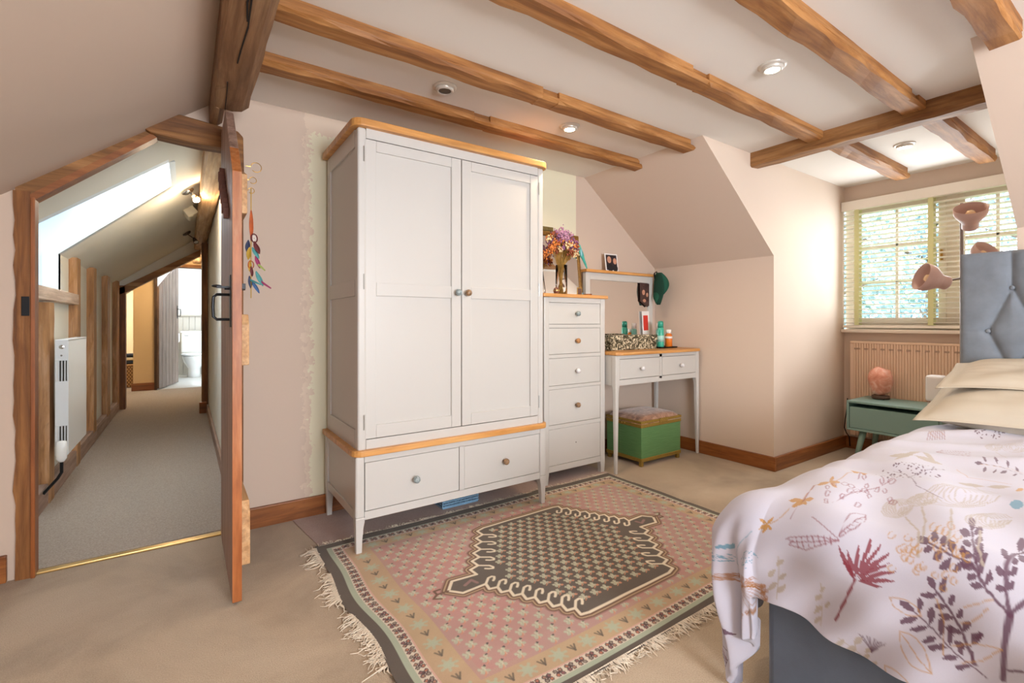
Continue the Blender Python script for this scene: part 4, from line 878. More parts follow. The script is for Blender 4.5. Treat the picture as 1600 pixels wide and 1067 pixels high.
def flower(x, y, a, s, c1, c2, dot=True):
    def T(p, q): return (x+s*(p*math.cos(a)-q*math.sin(a)), y+s*(p*math.sin(a)+q*math.cos(a)))
    al = .82
    for px, py in ((-.3, .42), (.35, .38), (-.42, -.12), (.3, -.32)): 
        cx, cy = T(px, py); cv.fill(circ(cx, cy, s*.27), c1, al)
    cv.fill([T(-.35, -.3), T(.35, -.25), T(.3, .35), T(-.3, .3)], c1, al)
    cv.stroke([T(-.1, -.55), T(.0, -.15), T(.25, .1), T(.15, .5)], s*.13, c2, .8); cv.stroke([T(-.6, -.6), T(-.2, -.5), T(.0, -.2)], s*.14, '#c8896a', .85)
    cv.stroke([T(-.45, .05), T(-.2, .2), T(-.35, .5)], s*.08, c2, .7)
    if dot: cx, cy = T(.62, .45); cv.fill(circ(cx, cy, s*.17), '#4b4444', .9)
# pink field motifs, staggered rows
row = 0; y = 1.225
while y < 2.18:
    x = .735+(row % 2)*.034
    while x < 2.24: flower(x+rr.uniform(-.004, .004), y+rr.uniform(-.003, .003), .35, .027, '#a9ae98', '#c8c4ac'); x += .068
    y += .042; row += 1
# gold frame: big pale rosettes and dark birds
def along(x0, y0, x1, y1, step, fn):
    L = math.hypot(x1-x0, y1-y0); n = int(L/step)
    for k in range(n+1): fn(x0+(x1-x0)*(k+.5)/(n+1), y0+(y1-y0)*(k+.5)/(n+1), k)
def rosette(x, y, k):
    if k % 2 == 0:
        for j in range(7): a = j*.9; cv.stroke([(x, y), (x+.03*math.cos(a), y+.026*math.sin(a))], .010, '#a5ad95', .75)
        cv.fill(circ(x, y, .018), '#a8b09a', .6)
    else:
        a = rr.random()*.6
        for s_ in (-1, 0, 1): cv.stroke([(x, y-.012), (x+s_*.014, y+.012)], .006, '#5f564b', .9)
for args in ((.66, 1.16, .66, 2.22), (2.295, 1.16, 2.295, 2.22), (.70, 1.16, 2.28, 1.16), (.70, 2.22, 2.28, 2.22)): along(*args, .062, rosette)
def bmotif(x, y, k, hor):
    for j in range(4):
        a = PI/4+j*PI/2; px, py = x+.0125*math.cos(a), y+.0115*math.sin(a); cv.fill(circ(px, py, .0085, 8), '#50393a', .95); cv.fill(circ(px, py, .0048, 8), ('#8e8476', '#b5735a', '#8a5a58', '#a9806a')[(j+k) % 4], .95)
    cv.fill(circ(x, y, .005, 6), '#50393a')
for args in ((.585, 1.10, .585, 2.28), (2.353, 1.10, 2.353, 2.28)): along(*args, .040, lambda x, y, k: bmotif(x, y, k, 0))
for args in ((.60, 1.100, 2.34, 1.100), (.60, 2.274, 2.34, 2.274)): along(*args, .044, lambda x, y, k: bmotif(x, y, k, 1))
# medallion
CXm, CYm = 1.462, 1.675
rot = lambda p: (2*CXm-p[0], 2*CYm-p[1])
LU = [(1.255, 2.085), (1.00, 1.715)]; LL = [(.994, 1.632), (1.205, 1.262)]
def teeth(P, Q, n, out, d):
    pts = []; hooks = []
    for k in range(n):
        for f, o_ in ((0, 0), (.5, 1)):
            t_ = (k+f)/n; pts.append((P[0]+(Q[0]-P[0])*t_+out[0]*d*o_, P[1]+(Q[1]-P[1])*t_+out[1]*d*o_))
        if k: hooks.append(pts[-2])
    return pts, hooks
pLU, hLU = teeth(LU[0], LU[1], 6, (-.83, .55), .030); pLL, hLL = teeth(LL[0], LL[1], 8, (-.8, -.6), .026)
lobe = [(1.00, 1.715), (.89, 1.725), (.848, 1.672), (.888, 1.628), (.994, 1.632)]
half = pLU+lobe+pLL[1:]+[LL[1]]
path = half+[rot(p) for p in half]; path.append(path[0])
for wd, cl in ((.066, '#96706a'), (.054, '#6e523f'), (.042, '#b09678'), (.030, '#6a4f3d')): cv.stroke(path, wd, cl)
cv.fill(path[:-1], '#5c5249')
row = 0; y = 1.30
def inpoly(x, y, P):
    c_ = False
    for i in range(len(P)):
        (ax, ay), (bx, by) = P[i], P[(i+1) % len(P)]
        if (ay > y) != (by > y) and x < (bx-ax)*(y-ay)/(by-ay)+ax: c_ = not c_
    return c_
core = [(1.28, 2.05), (1.13, 1.74), (1.10, 1.62), (1.25, 1.30)]; core = core+[rot(p) for p in core]
while y < 2.07:
    x = 1.05+(row % 2)*.029
    while x < 1.95:
        if inpoly(x, y, core): flower(x, y, .35, .0265, '#aeb09a', '#c6bea6', False); cv.fill(circ(x+.016, y-.010, .008, 6), '#bd8468', .9)
        x += .058
    y += .041; row += 1
cv.stroke(path, .0125, '#dccfb8')
def hook(p, d, s_, L=.058, wd=.0105):
    n_ = (-d[1]*s_, d[0]*s_); q = lambda a, b_: (p[0]+d[0]*a+n_[0]*b_, p[1]+d[1]*a+n_[1]*b_)
    pts = [q(0, 0), q(L*.75, 0), q(L, L*.18), q(L, L*.36), q(L*.72, L*.42), q(L*.5, L*.40)]
    for g in (pts, [rot(a) for a in pts]): cv.stroke(g, wd, '#dccfb8')
for h_ in hLU: hook(h_, (.832, -.555), -1, .066)
for h_ in hLL: hook(h_, (.70, .71), -1, .060)
hook(pLL[0], (.70, .71), -1, .060)
for g in ([(.92, 1.67), (.96, 1.69), (.97, 1.66)],): 
    for h2 in (g, [rot(a) for a in g]): cv.stroke(h2, .014, '#9a7470', .7)
for g in ([(.846, 1.672), (.80, 1.675), (.775, 1.655), (.80, 1.64)], [(.80, 1.675), (.80, 1.70), (.825, 1.70)]):
    for h2 in (g, [rot(a) for a in g]): cv.stroke(h2, .010, '#6a4f3d')
cv.C *= (1+.10*fnoise(cv.X, cv.Y, 9, 6, 2.))[..., None]
cv.C = np.clip(cv.C, 0, 1)
X, Y = cv.X.copy(), cv.Y.copy()
# weave edges wander a little and the cloth lies unevenly
ex = np.clip((X-RX0)/.4, 0, 1); X2 = X+(1-ex)*(.014*np.sin(Y*5.1+1)+.008*np.sin(Y*13)); Y2 = Y+.006*np.sin(X*4.2)*(np.abs(Y-1.7)/.65)
inside = np.minimum.reduce([X-RX0, RX1-X, Y-RY0, RY1-Y])
Z = .0085+.0035*np.clip(fnoise(X, Y, 21, 3, 1.3), -1, 1)*np.clip(inside/.1, 0, 1)+.004*np.clip(fnoise(X, Y, 22, 2, 2.), 0, 1)*np.exp(-inside/.05)
rm = printmat('kilim_weave', 1, 420, .4, True, .1)
t = thing('kilim_rug', 'faded pink kilim rug with dark central medallion and cream hooks', 'rug', (1.46, 1.69, 0))
o = gridmesh('woven_field', X2, Y2, Z, cv.C, rm, (1.46, 1.69, 0), parent=t)
mb = MB().box((RX0+.012, RY0+.01, .001), (RX1-.004, RY1-.008, .0045)); part('underside', mb, plain('rug_back', '#54493f', 1), t)
frm = plain('fringe_wool', '#d6cab8', .9, var=.15); mb = MB(); r = random.Random(6)
def strand(x, y, dx, dy, L, wav, rad=.0021):
    pts = []; px, py = x, y; a = math.atan2(dy, dx)
    for k in range(5):
        pts.append((px, py, .006+.0035*math.sin(k*1.1+x*40) if k else .009)); a += r.uniform(-wav, wav); px += math.cos(a)*L/4; py += math.sin(a)*L/4
    mb.tube(pts, [rad, rad, rad, rad*.8, rad*.5], 4)
x = RX0+.01
while x < RX1:
    strand(x, RY0+.003+.006*math.sin(x*4.2)*-1*(.65/.65)*.0, .15, -1, r.uniform(.035, .065), .5); strand(x+.003, RY0+.003, -.1, -1, r.uniform(.03, .055), .6); x += .0050
    strand(x, RY1-.004, .05, 1, r.uniform(.025, .045), .7); x += .002
y = RY0+.02
while y < RY1-.02:
    if math.sin(y*17)+math.sin(y*41)*.5 > -.45:
        xe = RX0+(.014*math.sin(y*5.1+1)+.008*math.sin(y*13)); strand(xe+.004, y, -1, r.uniform(-.5, .5), r.uniform(.04, .10), 1.1, .002); strand(xe+.002, y, -1, r.uniform(-.9, .9), r.uniform(.03, .06), 1.3, .002)
    y += .005
y = RY0+.02
while y < RY1-.02: strand(RX1-.003, y, 1, r.uniform(-.4, .4), r.uniform(.008, .018), .5, .0012); y += .008
o = part('fringe', mb, frm, t, label='loose cream wool fringe'); o['kind'] = 'stuff'
# carpet offcut under the wardrobe
mb = MB().prism([(.47, 2.74), (.52, 2.60), (.60, 2.13), (.50, 2.15), (1.8, 2.16), (2.42, 2.36), (2.44, 2.74)][0:1]+[(.50, 2.50), (.545, 2.18), (1.2, 2.20), (2.44, 2.30), (2.44, 2.745), (.47, 2.745)], lambda p: (p[0], p[1], .0005), lambda p: (p[0], p[1], .005))
o = part('carpet_offcut', mb, offcutM, loc=(1.4, 2.5, 0)); fixnormals(o); tag(o, 'mauve grey carpet offcut lying under the wardrobe and chest', 'carpet')
# ---------------------------------------------------------------- bed
t = thing('bed', 'double bed with slate velvet base and buttoned grey headboard', 'bed', (2.35, 0, 0))
part('bed_base', MB().box((1.335, -.69, .03), (3.34, .69, .345)), velvetd, t, bevel=.02, bseg=3)
part('mattress', MB().box((1.36, -.68, .35), (3.33, .68, .50)), white, t, bevel=.04, bseg=3)
for x in (1.42, 3.25):
    for y in (-.6, .6): part('foot', MB().box((x-.02, y-.02, 0), (x+.02, y+.02, .03)), iron, t)
hb0, hb1, hz1, hxf = -.72, .722, 1.415, 3.36
ys_ = np.arange(hb0, hb1+.001, .0075); zs_ = np.arange(.25, hz1+.001, .0075); YY, ZZ = np.meshgrid(ys_, zs_)
btn = []; sp_ = .0855
for k in range(0, 17):
    by = .617-sp_*k
    for z in ([1.014, .584] if k % 2 == 0 else [1.229, .799, .37]): btn.append((by, z, k))
segs = []
for (ay, az, ak) in btn:
    for (by, bz, bk) in btn:
        if bk-ak == 1 and abs(abs(az-bz)-.215) < .01: segs.append((ay, az, by, bz))
    if abs(az-1.229) < .01: segs.append((ay, az, ay+.004, hz1))
d = np.full(YY.shape, 9.)
for ay, az, by, bz in segs:
    vx, vy = by-ay, bz-az; t_ = np.clip(((YY-ay)*vx+(ZZ-az)*vy)/(vx*vx+vy*vy), 0, 1); d = np.minimum(d, np.hypot(YY-ay-t_*vx, ZZ-az-t_*vy))
db = np.full(YY.shape, 9.)
for by, bz, k in btn: db = np.minimum(db, np.hypot(YY-by, ZZ-bz))
dl_ = np.where(YY > .617, np.abs(ZZ-1.014), 9)
edge = np.minimum.reduce([YY-hb0, hb1-YY, hz1-ZZ]); 
XX = hxf-.028*(1-np.exp(-d/.022))+.012*np.exp(-db/.014)+.004*np.exp(-dl_/.008)+.02*np.exp(-edge/.010)
XX += .0015*fnoise(YY, ZZ, 31, 4, 4)
o = gridmesh('headboard_front', XX, YY, ZZ, None, velvet, (2.35, 0, 0), parent=t); fixnormals(o)
part('headboard', MB().box((hxf+.004, hb0, .05), (hxf+.075, hb1, hz1)), velvet, t, bevel=.012, bseg=3)
for by, bz, k in btn:
    if bz > .7: part('button', MB().ball((hxf-.005, by, bz), (.006, .0105, .0105), 10, 6), velvet, t, True)
# duvet
XF, YF, RD, ZT = 1.27, .80, .12, .575
def drape(a, b_):
    sa = np.maximum(XF+RD-a, 0); sb = np.maximum(b_-(YF-RD), 0); sn = np.maximum(-(YF-RD)-b_, 0); sgn = np.where(sn > 0, -1, 1); sb = np.maximum(sb, sn)
    d = np.hypot(sa, sb); dd = np.maximum(d, 1e-9); ang = np.arctan2(sb, sa)
    t_ = np.minimum(d/RD, PI/2); fr = RD*np.sin(t_); g = RD*(1-np.cos(t_))+np.maximum(d-RD*PI/2, 0)
    hang = np.clip((d-RD)/.25, 0, 1.3); cor = np.sin(2*ang)*hang
    fr = fr+.045*np.sin(2*ang)*np.clip(d/.3, 0, 1)*np.clip(1.5-d/.5, .3, 1)+cor*(.024*np.sin(ang*9+.4)+.010*np.sin(ang*21))+hang*.010*np.sin((a+b_*1.3)*34)*(1-np.sin(2*ang)*.6)-hang*.012
    x = np.where(sa > 0, XF+RD-fr*sa/dd, a); y = np.where(sb > 0, sgn*(YF-RD+fr*sb/dd), b_)
    return x, y, ZT-g
MOTIFS = """S0 5 96,496 156,474 212,454
F0 0 214,458 226,460 238,464 246,470 256,478 264,486 272,494 260,490 250,484 240,478 230,472 222,464
F0 0 214,456 226,456 236,458 246,460 254,464 262,468 270,476 258,474 248,472 240,468 230,466 222,460
F0 0 218,454 232,450 246,450 258,450 272,452 286,454 300,458 284,460 270,460 256,458 244,458 230,456
F0 0 218,452 236,446 252,440 268,438 286,436 304,436 326,440 304,442 286,444 270,446 252,448 236,450
F0 0 218,450 234,442 250,434 266,428 282,424 300,420 318,420 300,424 284,430 268,436 252,440 236,446
F0 0 218,450 232,438 244,428 258,418 272,412 288,404 306,400 292,408 278,418 264,426 250,434 234,442
F0 0 216,450 226,438 236,428 246,418 256,410 268,402 282,394 272,404 262,414 252,424 242,432 230,440
F0 0 214,448 222,436 228,424 238,412 246,402 256,392 266,382 260,394 254,404 246,416 236,426 226,438
F0 0 214,448 216,436 220,424 224,412 230,400 236,390 244,378 240,390 238,400 234,412 228,424 222,436
F0 0 212,450 210,442 210,434 210,426 212,418 214,412 220,402 220,410 220,418 220,426 218,434 216,442
F0 0 214,456 220,458 228,460 234,464 238,468 244,472 246,480 238,478 232,474 226,470 222,466 216,462
S0 2 324,568 302,528 286,496
S0 1.5 284,496 276,544 256,600 248,610 248,592 236,602 238,560 264,524 284,496
S0 1.5 294,498 332,500 388,506 406,502 422,484 374,470 330,476 294,496
S0 1.5 284,496 262,546 244,598
S0 1.5 298,498 344,486 408,480
S0 1 260,588 236,578
S0 1 264,576 242,566
S0 1 270,564 248,554
S0 1 274,552 254,542
S0 1 278,540 260,530
S0 1 284,528 266,520
S0 1 288,516 270,508
S0 1 310,494 310,486
S0 1 324,490 322,482
S0 1 338,488 338,480
S0 1 354,486 356,478
S0 1 374,484 378,478
S1 5 254,206 270,222 288,242 328,268 332,300 350,340
F1 0 288,246 292,250 296,252 296,256 294,258 292,262 286,266 284,262 282,260 280,256 282,252 284,250
F1 0 294,242 298,240 304,238 308,236 314,236 320,238 326,240 320,244 314,246 308,246 304,246 298,246
F1 0 304,256 308,260 310,262 310,264 308,268 306,270 300,272 296,268 294,266 294,264 296,262 300,258
F1 0 310,254 316,250 322,250 330,250 336,250 344,252 350,256 342,258 334,258 328,260 322,258 316,256
F1 0 324,268 328,270 332,274 332,276 330,280 328,282 322,284 318,282 314,278 314,276 316,272 318,270
F1 0 328,264 334,260 338,258 344,256 350,256 360,258 370,260 364,264 358,266 350,266 344,266 336,266
F1 0 326,282 324,286 320,290 316,292 312,292 306,294 300,294 300,288 304,286 308,282 312,282 318,280
F1 0 334,282 342,280 350,282 356,282 360,284 364,288 366,292 356,292 348,292 344,290 338,288 336,286
F1 0 328,298 326,304 322,308 318,310 312,312 306,314 298,314 300,308 302,304 306,302 312,300 318,298
F1 0 336,298 346,298 354,300 364,302 372,306 378,310 382,316 366,314 356,312 348,310 344,308 340,304
F1 0 334,316 336,320 334,324 332,326 328,328 322,328 314,328 314,324 314,320 318,318 322,316 326,316
F1 0 344,316 354,314 362,314 372,316 384,320 394,324 404,330 388,330 374,328 364,326 356,324 350,320
F1 0 342,334 344,338 344,342 342,344 338,346 332,348 326,348 324,344 324,340 326,338 330,336 334,334
F1 0 354,334 364,332 374,332 388,336 398,338 412,344 422,350 404,350 388,348 374,344 366,342 358,338
F1 0 350,340 360,344 366,348 370,352 372,358 370,362 364,366 354,362 348,358 344,352 344,348 346,344
S1 4 310,254 344,268 458,294
F1 0 320,262 326,266 328,268 328,272 328,276 324,280 320,282 314,280 312,276 312,272 312,268 316,266
F1 0 326,258 330,254 334,252 340,250 348,250 356,250 368,252 362,256 356,258 348,260 340,260 334,260
F1 0 342,270 350,274 354,278 356,280 356,284 352,288 346,292 340,288 336,284 334,280 334,278 338,274
F1 0 348,266 354,264 362,262 370,260 382,262 398,264 416,268 404,270 392,272 380,272 368,270 358,270
F1 0 376,278 390,282 400,286 402,288 404,292 398,294 384,294 374,292 368,288 366,286 366,284 368,280
F1 0 384,274 390,272 398,270 408,270 418,270 432,272 448,276 444,280 436,282 426,282 412,280 398,278
F1 0 436,292 450,296 460,300 464,304 466,308 458,310 446,312 428,306 420,302 414,298 418,296 424,294
F1 0 444,288 448,284 454,282 462,280 474,280 490,282 510,286 506,290 500,292 492,294 476,292 464,292
F1 0 458,294 478,294 496,296 516,300 532,304 550,310 562,316 536,314 518,312 498,308 482,304 470,300
S1 9 124,216 198,212 254,206
S1 6 254,206 300,216 348,222 408,220 474,198
F1 0 294,218 300,218 302,220 304,222 304,224 302,226 298,230 294,228 292,226 290,224 290,222 292,220
F1 0 298,214 300,210 302,208 306,206 310,206 314,206 320,206 318,210 314,212 312,214 308,214 304,214
F1 0 324,222 332,222 336,224 338,226 340,230 340,232 336,236 328,234 324,232 322,230 320,228 322,224
F1 0 326,216 328,214 330,210 332,208 338,206 344,206 352,206 352,210 350,214 346,216 340,216 334,218
F1 0 366,224 380,224 392,226 402,228 412,232 418,236 420,240 400,238 386,236 376,234 370,230 368,228
F1 0 362,218 358,216 356,214 356,212 358,210 364,208 374,208 380,210 384,214 384,216 380,218 372,218
F1 0 432,218 444,216 456,214 472,216 484,216 500,220 516,224 504,226 488,226 476,226 460,224 448,222
F1 0 412,214 396,212 384,210 378,208 374,206 374,202 378,200 390,200 402,202 412,206 416,208 414,210
F1 0 470,204 476,200 488,200 498,200 506,200 518,202 532,206 522,208 514,210 504,210 496,210 480,206
F1 0 450,200 432,198 420,196 412,194 410,192 408,188 414,186 428,186 440,188 450,192 454,194 454,196
F1 0 474,198 464,192 466,190 466,186 478,186 490,184 508,184 514,188 516,192 512,194 504,196 488,196
S1 7 256,206 288,190 326,168
S1 4 148,208 162,186
S1 5 128,254 186,270 220,290 254,314
F1 0 160,266 164,268 168,270 170,272 168,276 166,280 162,284 158,282 154,280 154,276 154,274 156,270
F1 0 164,262 170,256 174,252 182,248 188,246 194,244 202,244 198,248 192,252 186,256 180,258 172,260
F1 0 186,272 190,276 192,280 192,284 192,288 188,294 184,298 178,296 176,292 176,288 178,282 180,278
F1 0 190,270 196,264 200,262 206,260 210,260 214,260 218,262 214,266 210,268 206,270 200,270 196,270
F1 0 206,284 210,288 212,292 212,296 210,300 206,306 202,310 198,306 196,302 196,298 198,294 202,290
F1 0 212,280 214,276 220,272 224,270 228,270 232,270 236,272 234,276 230,278 226,280 222,280 216,282
F1 0 226,296 230,300 230,304 230,306 228,310 224,314 220,316 216,314 216,310 216,306 218,304 222,300
F1 0 232,292 236,288 240,286 246,284 250,284 256,284 260,286 256,290 252,292 246,294 242,294 236,294
F1 0 246,310 248,316 246,322 246,326 242,330 238,336 232,340 230,336 230,330 232,324 234,320 238,316
F1 0 252,306 258,302 264,300 270,298 276,298 284,300 290,302 284,306 278,308 270,310 264,310 258,308
F1 0 254,314 262,314 268,316 272,318 276,322 278,326 280,332 272,332 266,330 262,326 258,324 256,318
S1 3 110,240 132,274 160,308 186,348
F1 0 122,262 122,266 122,270 120,274 116,278 112,282 106,284 104,280 104,278 106,274 110,270 114,266
F1 0 126,260 134,256 138,254 144,254 148,254 154,254 158,256 150,260 146,262 140,262 136,262 130,262
F1 0 132,278 134,282 134,286 130,292 128,296 124,300 116,304 116,300 116,296 118,292 122,286 126,282
F1 0 138,274 144,272 150,270 156,268 162,268 166,270 170,272 164,274 158,276 152,278 148,278 142,278
F1 0 144,294 146,298 146,304 142,310 140,314 136,320 128,326 126,322 126,316 130,310 134,304 138,300
F1 0 150,290 158,288 166,286 174,284 180,286 188,286 194,288 184,292 176,294 170,294 162,294 156,294
F1 0 154,310 154,316 152,320 150,324 144,328 140,332 132,336 132,332 134,326 138,322 142,318 148,314
F1 0 162,306 170,302 176,302 184,300 190,300 194,302 200,304 192,308 186,310 180,310 174,310 168,308
F1 0 168,326 166,332 164,338 162,342 156,348 152,352 142,358 144,352 146,346 150,340 154,336 160,332
F1 0 174,324 182,320 188,318 196,316 202,316 208,318 214,320 206,324 200,326 192,328 186,326 180,326
F1 0 178,344 178,350 174,356 172,360 166,366 160,370 152,374 152,368 156,362 158,358 164,352 170,348
F1 0 186,340 194,338 202,336 210,334 216,334 222,336 226,340 220,342 212,344 204,346 198,346 192,344
F1 0 186,348 194,350 198,354 202,356 204,362 204,368 204,374 196,372 192,368 188,364 186,360 186,354
F1 0 188,258 186,254 186,252 188,248 192,244 196,242 202,238 204,242 204,246 202,250 200,252 194,256
S2 2.4 522,444 506,440 492,438 486,438 484,440 492,444 510,450 524,454 542,458 550,458 556,458 546,452 534,448
S2 2.4 530,442 506,436 490,434 480,436 478,440 486,446 502,452 522,458 544,462 558,462 562,458 556,452 538,444
S2 2.4 534,438 508,432 490,432 476,434 472,440 480,448 498,456 520,462 542,464 562,464 566,458 560,450 546,442
S2 2.4 536,434 512,430 486,428 470,432 466,440 474,450 490,458 518,466 544,468 564,466 572,458 566,448 548,438
S2 2.4 544,432 514,426 486,426 470,432 460,440 468,452 486,462 516,470 546,472 568,468 578,458 576,448 556,436
S2 2.4 548,428 514,422 488,424 464,430 454,440 462,454 484,466 510,472 542,474 572,470 582,458 582,446 564,434
S2 2.4 550,424 520,420 484,420 460,428 452,442 456,456 476,468 508,476 544,478 574,472 592,460 588,444 568,430
S2 2.4 610,418 594,414 586,414 578,414 578,416 586,420 596,424 608,426 620,428 628,428 634,428 628,424 616,420
S2 2.4 612,414 598,412 582,410 572,412 572,416 580,422 590,426 606,430 622,432 632,430 640,428 632,422 620,416
S2 2.4 620,412 600,408 582,408 572,412 564,416 574,424 586,430 604,434 620,434 636,432 644,428 638,420 628,414
S2 2.4 624,408 600,404 582,406 568,410 564,418 568,426 578,432 598,436 622,438 638,434 650,428 644,418 636,412
S2 2.4 626,404 606,402 584,404 566,410 558,418 562,428 576,436 596,440 620,440 642,436 654,428 654,418 638,408
S2 2.4 634,402 606,398 580,400 562,408 550,418 556,430 568,438 594,444 622,444 646,438 660,428 660,416 646,406
S2 2.4 638,398 608,394 580,398 556,406 544,418 550,432 564,442 592,448 618,446 644,438 660,426 664,414 650,402
S2 2.4 714,358 688,354 664,352 654,356 650,360 660,366 684,374 708,378 732,380 752,380 760,376 748,368 730,362
S2 2.4 728,350 696,346 670,348 650,354 640,362 646,372 670,382 702,388 732,388 758,384 768,374 764,364 744,354
S2 2.4 738,340 704,338 670,342 644,352 628,364 634,378 656,390 690,396 726,394 758,386 776,372 776,358 758,346
S2 2.4 752,332 712,330 670,336 638,350 618,366 620,384 642,398 678,404 726,402 764,390 788,372 788,352 772,338
S2 2.4 766,324 720,322 670,330 632,348 612,370 608,390 630,406 672,414 720,408 770,394 798,370 806,348 786,330
S2 2.4 780,316 726,314 674,326 628,346 600,372 594,396 616,414 660,422 718,416 770,396 810,370 818,342 800,322
S2 2.4 788,306 734,306 674,320 622,344 590,374 582,402 602,422 650,430 712,422 776,400 820,368 832,336 814,314
S2 2.4 576,284 560,282 542,280 536,282 534,284 544,288 558,292 574,294 592,296 604,296 608,294 600,290 586,286
S2 2.4 584,280 560,276 544,278 530,280 530,286 538,292 550,296 572,300 592,300 608,298 610,292 610,288 594,282
S2 2.4 588,274 564,272 542,274 528,280 520,286 528,294 542,300 566,304 592,304 612,300 618,292 616,284 602,278
S2 2.4 596,270 568,268 544,272 522,278 516,288 522,298 534,304 560,308 592,308 614,302 626,292 624,282 610,274
S2 2.4 604,266 572,264 542,268 522,278 508,288 512,300 532,310 560,314 592,312 618,304 634,292 630,278 618,270
S2 2.4 610,262 576,260 544,266 516,276 502,290 506,304 524,314 554,318 586,314 622,306 636,290 640,276 622,264
S2 2.4 614,256 580,256 542,262 510,274 494,290 496,306 516,318 548,322 586,318 622,306 644,290 650,274 630,260
S2 4 470,418 392,370 312,352
S2 4 546,406 458,376 350,354
S2 4 586,358 452,328 356,314
S2 4 480,284 374,268 330,252
S3 1.7 326,366 320,366 316,368 314,372 318,376 324,378 330,376 334,372
S3 1.7 340,272 334,272 328,274 328,278 332,282 338,282 344,282 348,278
S3 1.7 438,350 422,348 408,348 408,352 418,358 434,362 448,362 458,360
S3 1.7 298,336 292,336 288,338 288,342 290,346 296,346 302,344 304,342
S3 1.7 272,384 266,386 262,388 260,394 264,396 268,398 274,394 276,392
S3 1.7 430,336 414,334 400,334 400,338 410,344 428,348 440,348 450,346
S3 1.7 326,314 320,314 316,316 314,320 318,322 324,324 330,322 334,320
S3 1.7 348,312 340,310 336,314 334,318 338,320 346,322 354,322 358,318
S3 1.7 294,298 288,298 286,300 284,304 286,308 292,308 298,306 300,302
S3 1.7 354,404 346,404 340,406 338,410 342,414 350,416 360,416 364,412
S3 1.7 266,298 262,298 258,300 258,304 260,308 264,308 268,306 272,302
S3 1.7 304,358 298,360 294,362 294,366 296,370 302,370 308,368 310,366
S3 1.7 348,322 340,322 334,324 334,328 338,332 346,334 352,332 358,330
S3 1.7 334,350 326,350 322,352 320,356 324,360 330,362 338,360 340,356
S3 1.7 294,340 288,342 284,344 282,348 286,352 292,352 296,350 298,346
S3 1.7 318,356 312,356 308,358 308,362 310,366 316,366 322,366 326,362
S3 1.7 468,326 446,322 436,324 436,328 444,332 460,336 480,338 484,334
S3 1.7 288,314 282,314 278,316 278,320 280,324 286,324 290,322 292,320
S3 1.7 344,360 338,360 332,362 330,366 334,370 342,372 350,370 354,368
S3 1.7 388,304 374,302 366,304 366,308 372,312 384,314 396,314 404,312
S3 1.7 304,368 298,368 294,370 292,374 296,378 302,380 308,378 310,374
S3 1.7 424,326 408,324 394,324 394,328 406,334 418,336 436,338 444,336
S3 1.7 326,354 320,354 316,356 314,360 318,364 324,366 330,364 334,360
S3 1.7 344,290 338,290 332,294 332,296 336,300 342,302 348,300 354,298
S3 1.7 420,304 404,302 394,304 390,306 402,312 416,314 432,316 442,314
S3 1.7 284,344 280,344 276,346 274,350 278,354 282,354 288,352 290,350
S3 1.7 346,284 338,284 334,286 332,290 336,294 344,296 350,294 354,290
S3 1.7 358,376 350,374 344,376 342,380 348,386 356,388 364,386 370,384
S3 1.7 370,336 360,336 354,338 352,340 358,344 368,348 378,348 384,344
S3 1.7 288,284 282,284 278,288 278,292 280,294 286,294 290,292 292,290
S3 1.7 326,374 320,374 314,376 314,380 318,384 324,386 330,384 334,380
S3 1.7 312,288 306,288 302,290 302,294 304,298 310,298 316,296 318,294
S3 1.7 360,298 352,298 346,300 344,302 350,306 358,308 366,308 370,304
S3 1.7 320,380 314,380 310,382 308,386 312,390 318,392 324,390 328,386
S3 1.8 122,274 144,244 188,216
S3 1.8 150,288 178,252 188,216
S3 1.8 240,270 274,230
S3 1.8 254,236 218,256 204,274
S3 1.8 236,312 184,300 126,302
S3 2 134,374 112,374 96,368 84,360 76,350 74,336 76,320 96,322 112,326 124,334 132,344 136,358 134,374
S3 2 44,400 32,396 22,392 16,384 14,376 16,366 20,354 32,358 40,362 46,370 48,378 48,388 44,400
S3 1.5 130,372 78,320
S3 1.2 202,390 190,384 182,378 178,370 176,360 178,350 184,338 196,342 202,350 206,358 208,366 206,378 202,390
F3 0 270,666 274,668 276,672 278,676 280,678 278,684 278,690 274,686 270,682 270,678 268,674 270,670
F3 0 270,666 268,670 266,674 262,678 258,680 252,682 246,684 250,678 252,674 256,670 260,668 266,666
F3 0 270,666 266,668 262,670 256,672 252,672 246,672 242,670 246,666 250,664 256,662 260,662 266,664
F3 0 270,666 266,664 262,662 260,660 258,658 256,654 256,650 260,650 264,652 266,654 268,656 270,660
F3 0 270,666 274,660 278,658 282,656 286,656 290,656 296,656 294,660 290,662 286,664 280,666 276,666
F3 0 390,620 396,628 396,634 394,640 390,644 382,646 372,648 368,640 368,634 370,630 372,624 380,622
F3 0 390,620 382,622 376,624 370,626 360,626 352,626 344,626 346,620 352,618 358,616 366,616 376,616
F3 0 390,620 384,620 378,620 374,620 368,618 364,616 358,612 362,610 366,610 370,610 376,612 380,614
F3 0 390,620 380,616 372,612 366,608 366,606 364,602 364,598 372,602 378,604 384,608 388,612 390,616
F3 0 390,620 388,614 386,608 386,604 392,602 400,600 412,600 416,606 418,612 416,616 410,618 402,620
F3 0 566,624 564,630 560,634 552,636 542,638 526,636 508,634 508,628 512,624 522,622 530,620 544,620
F3 0 566,624 550,616 536,608 528,602 522,596 522,592 524,588 536,594 550,602 558,608 564,614 564,618
F3 0 566,624 572,622 584,624 594,626 608,630 620,634 638,642 626,642 614,640 604,638 590,634 578,630
F3 0 566,624 558,616 558,612 560,608 568,606 574,604 592,606 596,612 598,618 592,620 590,624 578,624
F3 0 718,600 730,608 736,614 740,620 738,624 730,626 720,628 710,620 700,612 700,608 702,604 704,600
